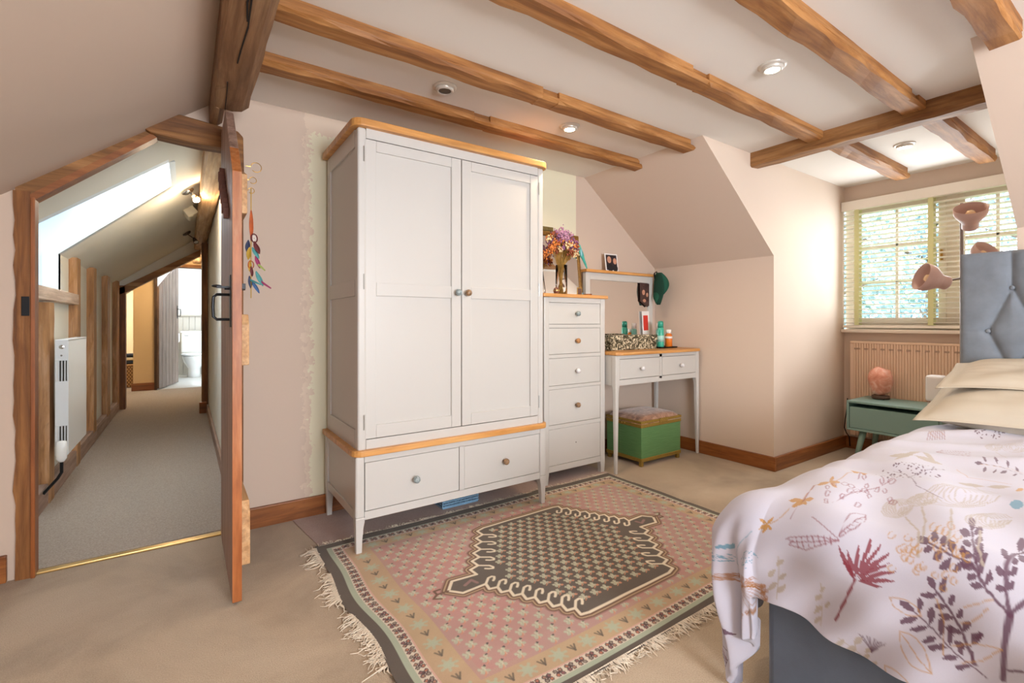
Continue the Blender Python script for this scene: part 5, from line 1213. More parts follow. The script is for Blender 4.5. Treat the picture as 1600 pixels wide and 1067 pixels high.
F3 0 718,600 710,594 702,588 700,584 704,582 714,582 724,582 734,588 742,594 740,596 740,600 730,600
F3 0 718,600 734,604 746,608 756,612 762,616 768,620 768,624 752,620 740,616 732,612 724,608 720,604
F3 0 718,600 722,598 730,598 734,598 742,600 754,604 768,610 764,612 756,612 752,612 738,608 732,606
S3 1.8 246,674 304,638 390,620 502,638 568,618 686,622 724,602
S0 1.5 502,638 370,614 304,616
S0 0.9 648,528 648,532 642,532 636,532 630,532 622,530 608,526 606,522 608,520 614,520 624,522 634,524 648,528
S0 0.9 556,560 558,564 554,566 552,568 544,568 534,566 518,562 516,558 520,556 522,554 528,554 540,556 556,560
S0 0.9 694,522 686,516 682,512 686,510 690,508 698,508 710,508 720,514 722,518 724,522 716,522 710,524 694,522
S0 0.9 544,472 540,468 536,464 538,462 542,460 550,460 564,462 570,466 572,470 570,472 562,472 554,472 544,472
S0 0.9 452,520 450,516 452,514 454,512 462,512 468,512 480,514 482,518 484,522 482,524 476,524 464,522 452,520
S0 0.9 458,556 460,554 462,552 466,552 476,554 482,556 494,560 494,564 490,564 484,564 480,564 468,560 458,556
S0 0.9 574,526 568,526 562,526 558,526 550,524 546,522 534,516 540,516 546,516 550,516 556,518 562,520 574,526
S0 0.9 582,582 572,576 566,572 568,570 566,566 574,566 584,566 594,572 598,576 602,580 598,582 594,584 582,582
S0 0.9 610,550 614,548 620,548 624,548 632,550 640,552 654,558 650,560 644,560 638,560 630,558 620,554 610,550
S0 0.9 404,564 414,568 420,570 424,572 430,576 430,578 426,580 414,576 406,572 402,570 400,568 400,566 404,564
S0 0.9 536,472 536,470 538,468 540,466 548,466 560,468 572,470 574,474 572,476 566,476 558,476 552,476 536,472
S0 0.9 668,572 682,574 690,576 698,578 702,580 708,584 712,588 700,586 690,584 684,582 680,580 672,576 668,572
S0 0.9 540,596 550,600 558,604 564,608 568,612 566,614 560,614 548,610 540,606 534,602 534,600 536,598 540,596
S0 0.9 572,548 570,544 568,540 572,538 580,538 588,538 600,540 608,546 604,548 602,550 598,552 586,550 572,548
S0 0.9 604,544 596,544 586,542 580,540 574,538 572,536 568,532 574,532 580,532 586,534 592,536 598,540 604,544
S0 0.9 612,506 616,504 622,504 630,506 638,508 642,510 650,514 646,516 642,516 636,516 630,514 620,510 612,506
S0 0.9 590,584 600,590 602,594 604,598 600,600 592,600 582,600 574,594 568,588 570,586 572,584 580,584 590,584
S0 0.9 672,532 680,532 682,530 690,532 698,534 710,538 718,542 714,544 708,544 698,542 692,540 686,538 672,532
S0 0.9 554,478 556,476 562,476 566,476 572,476 580,478 592,482 592,486 586,486 582,486 572,484 564,482 554,478
S0 0.9 448,588 446,584 448,582 454,582 462,584 470,586 482,590 484,594 482,596 476,596 468,594 458,592 448,588
S0 0.9 524,612 518,612 512,612 506,610 502,608 494,604 490,600 496,600 502,600 508,602 514,604 520,608 524,612
S0 0.9 570,546 576,552 578,556 576,558 568,558 560,558 546,556 542,552 540,548 544,546 548,544 560,546 570,546
S0 1.2 660,586 768,610 780,620
S0 1 416,558 558,550 718,516
S1 2 646,390 694,456 780,500 818,514 838,552
S1 1.5 784,498 890,484 952,462
F1 0 854,514 858,514 856,512 860,512 862,512 870,514 874,514 876,516 872,516 874,518 866,516 862,516
F1 0 848,492 846,490 850,490 848,488 856,490 860,490 862,490 864,492 862,492 864,494 860,494 852,492
F1 0 950,460 954,460 952,458 954,458 958,458 962,458 970,460 974,462 970,462 966,462 964,462 960,462
F1 0 802,550 798,548 796,546 798,546 802,546 804,546 812,548 816,550 812,550 810,550 808,550 804,550
F1 0 742,524 738,522 734,520 736,520 738,520 740,520 744,520 748,522 750,524 748,524 744,524
F1 0 792,522 790,520 786,518 788,518 792,518 794,518 802,520 800,520 804,522 800,522 798,522 796,522
F1 0 844,466 838,464 836,462 838,462 840,462 844,462 848,464 852,466 850,466 848,466
F1 0 810,520 812,520 810,518 812,518 816,518 818,518 826,520 828,522 826,522 824,522 820,522 818,522
F1 0 742,530 738,528 736,526 738,526 736,524 740,524 744,526 748,528 752,530 750,530 746,530
F1 0 730,536 726,534 722,532 724,532 726,532 724,530 732,532 736,534 738,536 736,536 734,536
F1 0 772,540 768,538 770,538 768,536 770,536 774,536 782,538 780,538 784,540 786,542 784,542 780,542
F1 0 904,546 900,544 896,542 898,542 894,540 898,540 902,540 906,542 910,544 908,544 910,546 908,546
F1 0 794,540 790,538 792,538 788,536 792,536 794,536 798,536 802,538 804,540 802,540 800,540 798,540
F1 0 872,528 868,526 866,524 868,524 870,524 874,524 878,524 880,526 884,528 882,528 878,528 876,528
F1 0 730,552 724,550 726,550 722,548 720,546 722,546 726,546 730,548 734,550 736,552 734,552
F1 0 720,534 716,532 714,530 716,530 714,528 718,528 722,530 726,532 728,534 726,534 724,534
F1 0 778,498 776,496 778,496 776,494 784,496 786,496 790,496 792,498 788,498 790,500 788,500 780,498
F1 0 970,518 964,516 958,514 956,512 958,512 956,510 960,510 966,512 970,514 968,514 972,516 968,516
F1 0 960,524 954,522 956,522 952,520 954,520 958,520 962,520 966,522 970,524 968,524 964,524
F1 0 836,536 832,534 834,534 830,532 834,532 836,532 840,532 844,534 848,536 846,536 844,536 840,536
F1 0 886,490 880,488 876,486 878,486 874,484 878,484 882,484 888,486 892,488 890,488 892,490 890,490
F1 0 872,494 868,492 872,492 870,490 872,490 882,492 884,492 886,494 884,494 886,496 882,496 874,494
F1 0 914,504 912,502 916,502 914,500 922,502 926,502 934,504 932,504 932,506 930,506 926,506 918,504
F1 0 900,510 894,508 890,506 894,506 892,504 896,504 900,506 906,508 904,508 906,510 904,510
F1 0 904,568 898,566 894,564 890,562 888,560 890,560 896,560 900,562 904,564 908,566 906,566 908,568
F1 0 826,578 824,576 826,576 830,576 832,576 840,578 842,578 844,580 842,580 838,580 836,580 832,580
F1 0 942,532 936,530 932,528 928,526 932,526 934,526 938,526 944,528 948,530 946,530 948,532 946,532
F1 0 852,456 848,454 842,452 846,452 842,450 846,450 852,452 858,454 856,454 860,456 856,456
F1 0 874,474 876,474 872,472 868,470 870,470 874,470 878,470 882,472 886,474 884,474 882,474 884,476
F1 0 920,512 918,510 920,510 924,510 926,510 930,510 938,512 942,514 938,514 936,514 932,514 928,514
F1 0 772,492 766,490 762,488 764,488 762,486 764,486 768,486 774,488 772,488 776,490 774,490 776,492
F1 0 768,532 766,530 768,530 764,528 768,528 770,528 778,530 782,532 780,532 782,534 780,534 772,532
F1 0 762,522 760,520 764,520 766,520 770,520 772,520 780,522 782,524 778,524 776,524 772,524 770,524
F1 0 760,576 758,574 760,574 758,572 760,572 762,572 770,574 774,576 772,576 774,578 772,578 764,576
F1 0 894,526 888,524 890,524 886,522 888,522 892,522 896,522 900,524 904,526 900,526 898,526
F1 0 948,538 944,536 940,534 942,534 946,534 948,534 952,534 956,536 960,538 958,538 956,538 952,538
F1 0 770,562 766,560 762,558 758,556 760,556 760,554 762,554 768,556 772,558 776,560 772,560 774,562
F1 0 844,496 838,494 834,492 830,490 832,490 836,490 840,490 846,492 844,492 848,494 846,494 848,496
F1 0 952,486 948,484 944,482 948,482 950,482 954,482 958,482 962,484 960,484 962,486 960,486 956,486
F1 0 890,532 886,530 890,530 892,530 894,530 898,530 902,530 904,532 906,534 904,534 900,534 898,534
F1 0 796,478 792,476 794,476 798,476 800,476 802,476 806,476 810,478 808,478 810,480 808,480 804,480
F1 0 772,484 766,482 768,482 764,480 766,480 764,478 766,478 772,480 776,482 778,484 776,484
F1 0 744,504 746,504 742,502 746,502 748,502 750,502 754,502 758,504 756,504 758,506 756,506 752,506
F1 0 962,502 964,502 962,500 964,500 968,500 970,500 980,502 978,502 980,504 978,504 974,504 970,504
F1 0 840,508 836,506 832,504 834,504 836,504 840,504 844,504 848,506 850,508 848,508 846,508 842,508
F1 0 792,524 794,524 792,522 794,522 796,522 800,522 802,522 806,524 808,526 806,526 804,526 800,526
F1 0 734,514 732,512 736,512 738,512 740,512 744,512 752,514 748,514 750,516 748,516 746,516 742,516
F1 0 920,472 916,470 912,468 914,468 916,468 914,466 924,468 928,470 930,472 928,472 924,472
F1 0 750,564 746,562 742,560 744,560 740,558 744,558 748,558 752,560 756,562 754,562 756,564 754,564
F1 0 816,562 812,560 810,558 812,558 814,558 818,558 822,560 824,562 822,562 824,564
F1 0 944,504 938,502 934,500 936,500 934,498 936,498 942,498 946,500 950,502 948,502 952,504 948,504
F1 0 934,478 932,476 928,474 932,474 934,474 938,474 946,476 950,478 948,478 944,478 942,478 938,478
F1 0 770,484 766,482 762,480 764,480 768,480 772,480 776,482 774,482 778,484 776,484 772,484
F1 0 960,464 956,462 960,462 962,462 966,462 970,462 972,462 976,464 978,466 976,466 972,466 970,466
F1 0 816,488 820,488 818,486 820,486 822,486 826,486 834,488 832,488 834,490 832,490 828,490 826,490
F1 0 928,560 924,558 920,556 916,554 918,554 916,552 920,552 926,554 930,556 934,558 932,558 934,560
F1 0 750,488 752,488 750,486 752,486 754,486 758,486 760,486 764,488 766,490 764,490 762,490 758,490
F1 0 740,548 742,548 740,546 744,546 746,546 754,548 756,548 758,550 756,550 756,552 750,550 746,550
F1 0 864,452 866,452 864,450 866,450 870,450 872,450 876,450 880,452 878,452 880,454 876,454 874,454
F1 0 748,526 744,524 740,522 742,522 740,520 742,520 746,520 750,522 754,524 752,524 754,526 752,526
F1 0 900,476 898,474 900,474 902,474 906,474 910,474 914,476 912,476 914,478 912,478 908,478
F1 0 806,542 802,540 800,538 802,538 798,536 802,536 810,538 812,540 816,542 814,542 810,542
F1 0 928,482 924,480 920,478 922,478 920,476 924,476 932,478 936,480 934,480 936,482 932,482
F1 0 848,480 844,478 840,476 842,476 844,476 842,474 846,474 850,476 854,478 856,480 852,480
F1 0 850,452 844,450 840,448 842,448 840,446 844,446 850,448 854,450 852,450 856,452 854,452
F1 0 866,450 862,448 858,446 862,446 864,446 868,446 870,446 874,448 878,450 876,450 872,450 870,450
F1 0 964,534 960,532 958,530 960,530 964,530 966,530 976,532 978,534 976,534 974,534 970,534 968,534
F1 0 896,560 892,558 888,556 890,556 886,554 890,554 894,554 900,556 904,558 906,560 904,560 900,560
F1 0 754,494 748,492 744,490 746,490 742,488 746,488 748,488 750,488 754,490 758,492 756,492 758,494
F1 0 890,556 894,556 892,554 894,554 898,554 906,556 908,556 910,558 908,558 910,560 906,560 898,558
F1 0 794,550 788,548 790,548 786,546 790,546 788,544 796,546 800,548 802,550 800,550 798,550
F1 0 896,556 898,556 896,554 898,554 902,554 904,554 912,556 914,558 912,558 914,560 906,558 904,558
F1 0 878,566 876,564 874,562 876,562 880,562 888,564 890,564 892,566 894,568 892,568 888,568 880,566
F1 0 970,490 966,488 970,488 974,488 976,488 980,488 990,490 986,490 988,492 984,492 982,492 972,490
F1 0 898,496 900,496 896,494 900,494 902,494 906,494 908,494 912,496 916,498 912,498 910,498 906,498
F1 0 926,548 922,546 918,544 920,544 918,542 920,542 930,544 934,546 932,546 936,548 932,548 930,548
F1 0 876,558 872,556 870,554 872,554 876,554 878,554 886,556 890,558 888,558 884,558 882,558 878,558
F1 0 838,500 832,498 828,496 830,496 828,494 830,494 834,494 840,496 844,498 842,498 844,500 842,500
F1 0 938,536 932,534 928,532 930,532 928,530 930,530 934,530 940,532 944,534 942,534 944,536 942,536
F1 0 780,522 776,520 778,520 776,518 778,518 780,518 788,520 792,522 790,522 792,524 790,524 782,522
F1 0 882,510 878,508 874,506 878,506 880,506 882,506 886,506 890,508 892,510 890,510 886,510
F1 0 762,488 760,486 762,486 758,484 762,484 764,484 772,486 770,486 774,488 772,488 768,488 766,488
F1 0 768,518 764,516 760,514 762,514 760,512 762,512 772,514 770,514 774,516 776,518 774,518 772,518
F1 0 928,528 922,526 918,524 914,522 916,522 914,520 918,520 924,522 928,524 932,526 930,526 926,526
F1 0 852,480 850,478 854,478 856,478 860,478 862,478 866,478 868,480 870,482 866,482 864,482 856,480
F1 0 850,456 844,454 846,454 842,452 844,452 846,452 850,452 852,452 856,454 860,456 856,456 854,456
F1 0 826,492 822,490 820,488 822,488 824,488 826,488 830,488 834,490 838,492 836,492 832,492 830,492
F1 0 952,546 948,544 944,542 940,540 942,540 946,540 950,540 956,542 954,542 958,544 960,546 958,546
F1 0 842,540 844,540 842,538 844,538 842,536 850,538 852,538 856,540 854,540 856,542 854,542 850,542
F1 0 800,478 798,476 800,476 796,474 800,474 804,474 808,476 812,478 810,478 812,480 808,480
F1 0 1772,502 1764,500 1758,498 1752,496 1754,496 1758,496 1764,496 1774,498 1772,498 1778,500 1776,500 1778,502
F1 0 1856,480 1846,478 1838,476 1840,476 1834,474 1840,474 1838,472 1848,474 1856,476 1862,478 1858,478 1862,480
F1 0 1888,500 1880,498 1882,498 1878,496 1882,496 1886,496 1892,496 1898,498 1906,500 1902,500 1898,500 1902,502
F1 0 1842,558 1834,556 1826,554 1820,552 1822,552 1820,550 1826,550 1834,552 1842,554 1848,556 1844,556 1848,558
F1 0 1890,542 1880,540 1874,538 1868,536 1870,536 1868,534 1874,534 1882,536 1890,538 1896,540 1892,540 1896,542
F1 0 1770,548 1762,546 1756,544 1758,544 1754,542 1758,542 1764,542 1772,544 1778,546 1784,548 1780,548 1776,548
F1 0 1878,484 1870,482 1864,480 1866,480 1862,478 1866,478 1872,478 1880,480 1888,482 1884,482 1890,484 1884,484
F1 0 1782,548 1776,546 1772,544 1774,544 1770,542 1782,544 1786,544 1792,546 1798,548 1794,548 1792,548 1788,548
F1 0 1748,492 1752,492 1748,490 1754,490 1758,490 1770,492 1774,492 1778,494 1772,494 1776,496 1764,494 1760,494
F1 0 1782,552 1776,550 1770,548 1774,548 1778,548 1782,548 1786,548 1792,550 1798,552 1794,552 1790,552 1786,552
F1 0 1828,566 1820,564 1812,562 1806,560 1810,560 1814,560 1812,558 1822,560 1828,562 1834,564 1838,566 1834,566
F1 0 1770,480 1764,478 1756,476 1760,476 1762,476 1760,474 1772,476 1780,478 1784,480 1782,480 1776,480
F1 0 1836,492 1830,490 1834,490 1830,488 1834,488 1846,490 1852,490 1856,492 1862,494 1858,494 1852,494 1840,492
F1 0 1814,484 1804,482 1798,480 1792,478 1796,478 1802,478 1812,480 1820,482 1824,484 1820,484
F1 0 1690,514 1682,512 1678,510 1680,510 1684,510 1690,510 1698,512 1696,512 1702,514 1698,514 1694,514
F1 0 1768,478 1760,476 1754,474 1756,474 1760,474 1764,474 1770,474 1778,476 1776,476 1782,478 1778,478 1774,478
F1 0 1926,498 1918,496 1910,494 1912,494 1908,492 1912,492 1918,492 1928,494 1934,496 1932,496 1938,498 1932,498
F1 0 1698,520 1690,518 1682,516 1684,516 1678,514 1682,514 1680,512 1690,514 1696,516 1702,518 1700,518 1704,520
F1 0 1930,516 1920,514 1914,512 1908,510 1912,510 1908,508 1914,508 1922,510 1930,512 1936,514 1932,514 1936,516
F1 0 1804,532 1802,530 1806,530 1810,530 1814,530 1820,530 1830,532 1834,534 1830,534 1826,534 1820,534 1816,534
F1 0 1820,498 1816,496 1820,496 1824,496 1828,496 1834,496 1846,498 1850,500 1846,500 1842,500 1838,500 1834,500
F1 0 1774,552 1768,550 1770,550 1764,548 1768,548 1772,548 1778,548 1784,550 1790,552 1788,552 1790,554 1786,554
F1 0 1734,538 1730,536 1726,534 1730,534 1732,534 1738,534 1750,536 1754,538 1750,538 1754,540 1750,540 1746,540
F1 0 1750,548 1746,546 1748,546 1744,544 1746,544 1752,544 1764,546 1768,548 1766,548 1770,550 1766,550 1762,550
F1 0 1732,482 1724,480 1726,480 1720,478 1722,478 1726,478 1732,478 1740,480 1746,482 1742,482 1738,482
F1 0 1742,524 1736,522 1730,520 1732,520 1736,520 1740,520 1746,520 1752,522 1758,524 1756,524 1752,524 1748,524
F1 0 1842,542 1838,540 1844,540 1848,540 1852,540 1864,542 1876,544 1872,544 1874,546 1870,546 1866,546 1854,544
F1 0 1728,490 1724,488 1728,488 1724,486 1728,486 1740,488 1744,488 1748,490 1752,492 1748,492 1744,492 1732,490
F1 0 1788,534 1784,532 1780,530 1784,530 1788,530 1800,532 1804,532 1808,534 1812,536 1808,536 1804,536 1800,536
F1 0 1772,494 1766,492 1762,490 1766,490 1770,490 1784,492 1788,492 1792,494 1796,496 1792,496 1788,496 1776,494
F1 0 1836,504 1840,504 1836,502 1840,502 1844,502 1848,502 1862,504 1866,506 1862,506 1858,506 1852,506 1848,506
F1 0 1808,528 1812,528 1810,526 1814,526 1818,526 1830,528 1842,530 1838,530 1840,532 1836,532 1832,532 1820,530
F1 0 1764,538 1756,536 1750,534 1752,534 1748,532 1752,532 1758,532 1764,534 1770,536 1776,538 1772,538 1768,538
F1 0 1834,490 1828,488 1830,488 1826,486 1830,486 1834,486 1848,488 1854,490 1852,490 1856,492 1852,492 1848,492
F1 0 1860,476 1854,474 1858,474 1862,474 1866,474 1872,474 1884,476 1882,476 1886,478 1882,478 1878,478 1872,478
F1 0 1804,486 1808,486 1804,484 1808,484 1812,484 1816,484 1828,486 1834,488 1830,488 1832,490 1820,488 1816,488
F1 0 1862,548 1860,546 1856,544 1860,544 1864,544 1876,546 1888,548 1892,550 1888,550 1884,550 1878,550 1874,550
F1 0 1836,480 1830,478 1834,478 1830,476 1834,476 1846,478 1852,478 1856,480 1862,482 1858,482 1854,482 1848,482
F1 0 1932,530 1922,528 1914,526 1908,524 1912,524 1908,522 1914,522 1924,524 1932,526 1938,528 1934,528 1938,530
F1 0 1756,514 1750,512 1746,510 1750,510 1754,510 1758,510 1770,512 1776,514 1772,514 1776,516 1772,516 1760,514
S1 2.5 1126,264 1116,310 1166,368 1156,408
F1 0 1098,276 1092,278 1078,278 1064,278 1052,278 1034,276 1022,276 1028,274 1036,272 1048,272 1068,274 1080,274
F1 0 1146,282 1162,284 1176,286 1186,288 1192,290 1196,292 1204,296 1186,294 1174,292 1156,288 1150,286 1146,284
F1 0 1096,298 1088,300 1072,300 1058,300 1044,300 1024,298 1004,296 1018,296 1026,294 1040,294 1056,294 1076,296
F1 0 1144,304 1160,306 1174,308 1184,310 1192,312 1196,314 1204,318 1188,316 1174,314 1164,312 1150,308 1144,306
F1 0 1114,324 1112,326 1110,328 1102,328 1098,330 1088,330 1070,328 1070,326 1072,324 1074,322 1084,322 1096,322
F1 0 1152,328 1168,330 1182,332 1192,334 1200,336 1212,340 1212,342 1194,340 1182,338 1172,336 1158,332 1154,330
F1 0 1134,350 1130,352 1124,354 1118,356 1106,356 1092,356 1072,354 1076,352 1082,350 1088,348 1100,348 1114,348
F1 0 1178,354 1190,354 1212,358 1226,360 1236,362 1250,366 1262,370 1242,368 1226,366 1206,362 1196,360 1182,356
F1 0 1136,372 1130,374 1116,374 1098,372 1088,372 1072,370 1050,366 1064,366 1076,366 1088,366 1098,366 1120,370
F1 0 1188,380 1212,384 1232,388 1250,392 1272,398 1284,402 1298,408 1274,404 1246,398 1230,394 1214,390 1202,386
F1 0 1130,396 1126,398 1116,398 1106,398 1092,396 1078,394 1060,390 1070,390 1080,390 1090,390 1098,390 1112,392
F1 0 1176,404 1196,408 1214,412 1236,418 1246,422 1256,426 1260,430 1240,426 1222,422 1208,418 1190,412 1182,408
F1 0 1156,408 1162,412 1172,418 1172,422 1166,424 1158,426 1148,428 1142,424 1132,418 1130,414 1136,412 1144,410
F2 0 1022,622 1016,608 1016,596 1028,588 1036,578 1056,572 1076,566 1078,578 1078,590 1072,600 1058,608 1044,616
F2 0 1076,566 1056,548 1048,534 1042,520 1042,508 1044,496 1054,486 1072,502 1080,516 1088,530 1086,542 1082,554
F2 0 978,594 996,586 1020,580 1046,574 1078,570 1110,566 1156,566 1136,574 1116,582 1088,588 1056,592 1020,594
F2 0 1156,566 1128,554 1110,544 1092,534 1084,526 1076,518 1078,512 1102,522 1122,532 1140,542 1148,550 1154,558
F2 0 1908,644 1888,628 1876,614 1872,602 1880,592 1896,584 1924,578 1948,594 1960,608 1962,620 1954,630 1936,638
F2 0 1924,578 1924,566 1928,554 1940,544 1964,536 1988,528 2034,524 2042,538 2038,550 2024,560 2000,568 1966,574
F2 0 1736,614 1722,606 1722,602 1724,598 1742,598 1760,598 1794,602 1802,608 1808,614 1798,616 1788,618 1762,616
F2 0 1794,602 1780,594 1780,590 1782,586 1800,586 1820,586 1848,588 1864,596 1862,600 1860,604 1842,604 1822,604
F2 0 848,404 840,392 840,382 848,374 850,364 866,358 878,350 882,360 882,370 880,380 872,388 862,396
F2 0 878,350 878,342 874,332 878,324 888,318 902,312 918,306 920,314 918,322 914,330 908,338 894,344
S2 1.5 870,386 792,324
S0 1.4 1232,546 1290,542 1340,476
S0 1.4 1232,546 1282,536 1328,474
S0 1.4 1232,546 1266,528 1308,470
S0 1.4 1232,546 1258,522 1290,466
S0 1.4 1232,546 1242,514 1270,462
S0 1.4 1232,546 1232,508 1258,460
S0 1.4 1232,546 1216,500 1240,456
S0 1.4 1232,546 1206,494 1222,452
S0 1.4 1232,546 1198,488 1210,450
S0 1.5 2238,586 2390,590 2398,580
S0 1.6 2398,562 2398,626 2398,570
S0 1.6 2398,558 2398,602 2398,570
S0 1.6 2398,554 2398,578 2398,570
S0 1.6 2398,550 2398,554 2398,568
S0 1.6 2398,548 2398,532 2398,568
S0 1.6 2398,544 2398,508 2396,568
S0 1.6 2398,540 2398,486 2384,566
S3 1.3 1028,446 928,398 942,362 944,310
S3 1.3 1146,412 1172,346 1138,314
F3 0 880,292 874,288 876,286 880,284 888,282 896,280 918,282 926,286 924,288 920,290 912,292 898,292
S3 2 1588,654 1562,640 1550,630 1546,622 1554,616 1576,614 1610,614 1640,628 1658,640 1660,648 1652,654 1628,656 1588,654
S0 0.9 1652,670 1470,632
S0 0.9 1656,664 1478,626
S0 0.9 1666,660 1486,620
S0 0.9 1670,654 1494,614
S0 0.9 1680,650 1508,610
S0 0.9 1684,644 1518,604
S0 0.9 1696,640 1526,598
S0 0.9 1700,634 1534,592
S2 1.6 1538,448 1512,444 1492,442 1488,444 1498,448 1522,454 1548,458 1568,460 1574,458 1566,454 1550,450
S2 1.6 1542,444 1510,440 1488,440 1480,444 1490,450 1512,456 1548,462 1570,462 1586,460 1580,454 1554,446
S2 1.6 1546,440 1510,436 1484,438 1466,442 1482,452 1508,460 1548,466 1578,466 1598,462 1588,452 1564,444
S2 1.6 1550,436 1508,432 1472,434 1460,442 1466,452 1504,464 1546,470 1588,470 1604,462 1602,452 1568,440
S2 1.6 1560,434 1506,428 1468,432 1452,442 1458,454 1494,466 1546,474 1588,472 1616,464 1616,452 1580,438
S2 1.6 1606,402 1576,398 1556,398 1554,402 1560,406 1584,412 1604,414 1632,416 1644,414 1632,408 1618,404
S2 1.6 1612,396 1582,394 1556,396 1544,402 1552,410 1570,416 1604,420 1636,420 1650,414 1648,406 1624,398
S2 1.6 1618,390 1580,388 1548,392 1534,402 1536,412 1564,422 1602,426 1640,424 1664,416 1662,404 1638,394
S2 1.6 1626,384 1580,382 1538,388 1516,400 1528,416 1558,428 1600,432 1644,428 1672,416 1676,402 1644,388
S2 1.6 1640,380 1586,378 1538,386 1506,400 1512,418 1544,432 1598,438 1648,432 1686,418 1692,400 1660,384
S2 2 1440,428 1296,378
F4 0 730,280 714,274 704,268 702,264 706,260 716,256 736,254 758,262 764,266 768,272 764,276 750,278
F2 0 166,634 168,628 172,624 176,620 180,618 186,616 192,616 190,622 186,626 182,630 178,632 172,634
F2 0 130,654 132,648 136,644 140,640 146,638 152,636 158,636 154,642 152,646 146,650 142,652 136,654
F2 0 132,628 136,622 138,618 142,614 148,612 152,610 158,610 154,616 152,620 148,622 142,626 138,626
F2 0 96,652 100,646 104,640 108,636 114,634 120,632 126,632 124,638 120,642 114,648 108,650 102,652
F2 0 100,630 104,622 108,618 112,614 118,610 124,610 130,608 128,614 122,620 118,624 112,628 106,628
S2 1.5 84,628 196,626
F2 0 144,532 148,528 150,524 154,522 158,520 160,520 166,518 164,522 160,526 158,528 154,530 150,532
F2 0 116,544 118,540 122,536 126,532 130,530 134,530 140,530 138,534 134,538 130,542 126,544 122,544
F2 0 108,524 110,520 114,516 116,514 120,512 126,510 130,510 128,514 124,518 122,520 118,522 112,524
F2 0 80,550 84,544 88,538 92,536 98,532 104,530 110,530 106,536 102,542 98,544 92,548 88,548
F2 0 58,548 60,542 64,538 68,536 72,534 78,532 84,532 80,536 76,540 72,544 68,546 62,548
S2 1.5 62,532 170,526
F2 0 26,500 28,494 34,488 38,486 44,482 52,480 58,480 54,486 50,490 44,494 38,498 32,500
F2 0 52,462 56,456 60,452 66,448 72,446 78,444 84,444 80,450 76,454 70,458 66,460 60,462
F2 0 16,480 20,474 26,468 32,464 40,460 46,458 54,458 50,464 46,470 40,474 32,478 24,480
F2 0 42,442 46,436 50,432 54,430 58,428 64,426 70,426 66,430 62,434 58,438 54,440 48,440
F2 0 8,454 14,446 18,442 24,438 30,436 36,434 44,434 40,440 36,444 30,448 24,450 18,452
F2 0 12,432 16,426 20,422 24,420 30,418 36,416 40,416 38,420 34,424 28,428 24,430 20,430
S2 1.5 24,438 56,490
S1 0.8 54,428 88,448
S1 0.8 54,428 88,442
S1 0.8 54,428 90,434
S1 0.8 54,428 90,428
S1 0.8 54,428 90,420
S1 0.8 54,428 90,414
S1 0.8 54,428 90,408
S1 0.8 54,428 92,400
S5 1.2 88,676 94,804 214,972
S5 1 222,968 216,968 218,966 222,964 220,962 218,964
S5 1 212,978 212,982 214,980 214,976 216,976 214,978
S5 1 218,972 216,974 214,974 216,972 220,970 218,968 220,972
S5 1 214,976 212,978 214,980 214,976 216,974 218,974 214,974
S5 1 216,966 216,970 218,968 218,964 220,964 218,966
S5 1 216,978 210,978 212,980 212,976 218,976 216,974 212,974
S5 1.2 88,676 94,804 216,968
S5 1 154,896 162,914 186,944 214,968 206,956 172,916 158,900
S5 1 152,886 156,898 178,930 200,950 188,932 166,902 152,884
S5 1 212,958 214,964 216,966 218,964 218,960 222,962 216,960
S5 1 162,906 168,920 200,958 216,968 212,960 178,922 162,904
S5 1 218,962 218,966 220,968 220,964 220,960 224,962 220,962
S5 1 166,916 176,934 208,968 212,968 218,968 190,940 166,914
S5 1.2 88,676 94,804 136,856
S5 1 126,822 126,830 130,844 136,852 136,844 132,830 126,818
S5 1 134,834 134,842 142,862 150,872 148,862 142,846 136,836
S5 1 132,818 130,824 136,842 142,850 142,842 138,828 132,816
S5 1 126,842 126,850 134,870 142,880 142,872 134,854 128,844
S5 1 130,818 130,828 136,846 142,854 142,846 138,832 132,820
S5 1 132,862 134,872 146,896 158,910 154,898 142,874 134,864
S5 1.2 88,676 94,804 114,786
S5 1 106,768 104,776 106,788 108,792 112,788 110,776 108,770
S5 1 112,754 110,760 110,770 114,778 116,772 116,762 114,754
S5 1 108,754 104,760 106,772 110,778 112,772 112,762 108,754
S5 1 116,782 114,790 116,802 122,812 124,806 122,792 118,784
S5 1 118,798 118,808 120,820 126,828 128,824 124,808 120,800
S5 1 118,748 114,754 116,764 118,770 122,766 122,756 118,748
S5 1.2 88,676 94,804 108,738
S5 1 114,724 110,730 110,740 114,744 116,740 116,732 114,726
S5 1 104,750 102,756 102,766 106,772 108,768 108,756 106,750
S5 1 114,740 112,746 112,756 114,760 118,756 118,746 116,740
S5 1 104,746 102,752 102,762 106,768 108,764 108,754 106,746
S5 1 116,724 112,728 112,738 114,744 118,740 118,730 116,724
S5 1 100,744 96,750 96,760 100,766 102,760 102,750 100,744
S5 1.2 88,676 94,804 104,702
S5 1 102,706 98,710 98,720 100,724 104,720 104,712 102,706
S5 1 100,696 96,702 94,712 96,716 100,712 102,704 100,698
S5 1 100,690 96,694 96,702 98,708 100,704 102,696 102,690
S5 1 110,692 106,696 106,704 108,710 110,706 112,698 110,694
S5 1 110,706 106,712 106,720 108,726 112,722 112,714 110,708
S5 1 114,680 110,684 108,692 110,698 114,694 116,686 114,680
S5 1.2 88,676 94,804 100,678
S5 1 90,686 86,690 84,700 86,704 90,700 92,692 90,686
S5 1 92,680 88,684 88,690 90,696 92,694 94,686 94,680
S5 1 98,684 96,686 94,696 96,700 100,696 102,688 100,684
S5 1 94,678 90,682 88,690 90,696 94,692 96,684 94,680
S5 1 100,672 96,674 94,678 96,680 100,678 102,674 102,672
S5 1 98,670 94,672 92,674 94,676 98,676 100,672 98,670
S5 1.2 88,676 94,804 94,670
S5 1 94,668 90,670 88,674 88,676 92,674 96,670 94,668
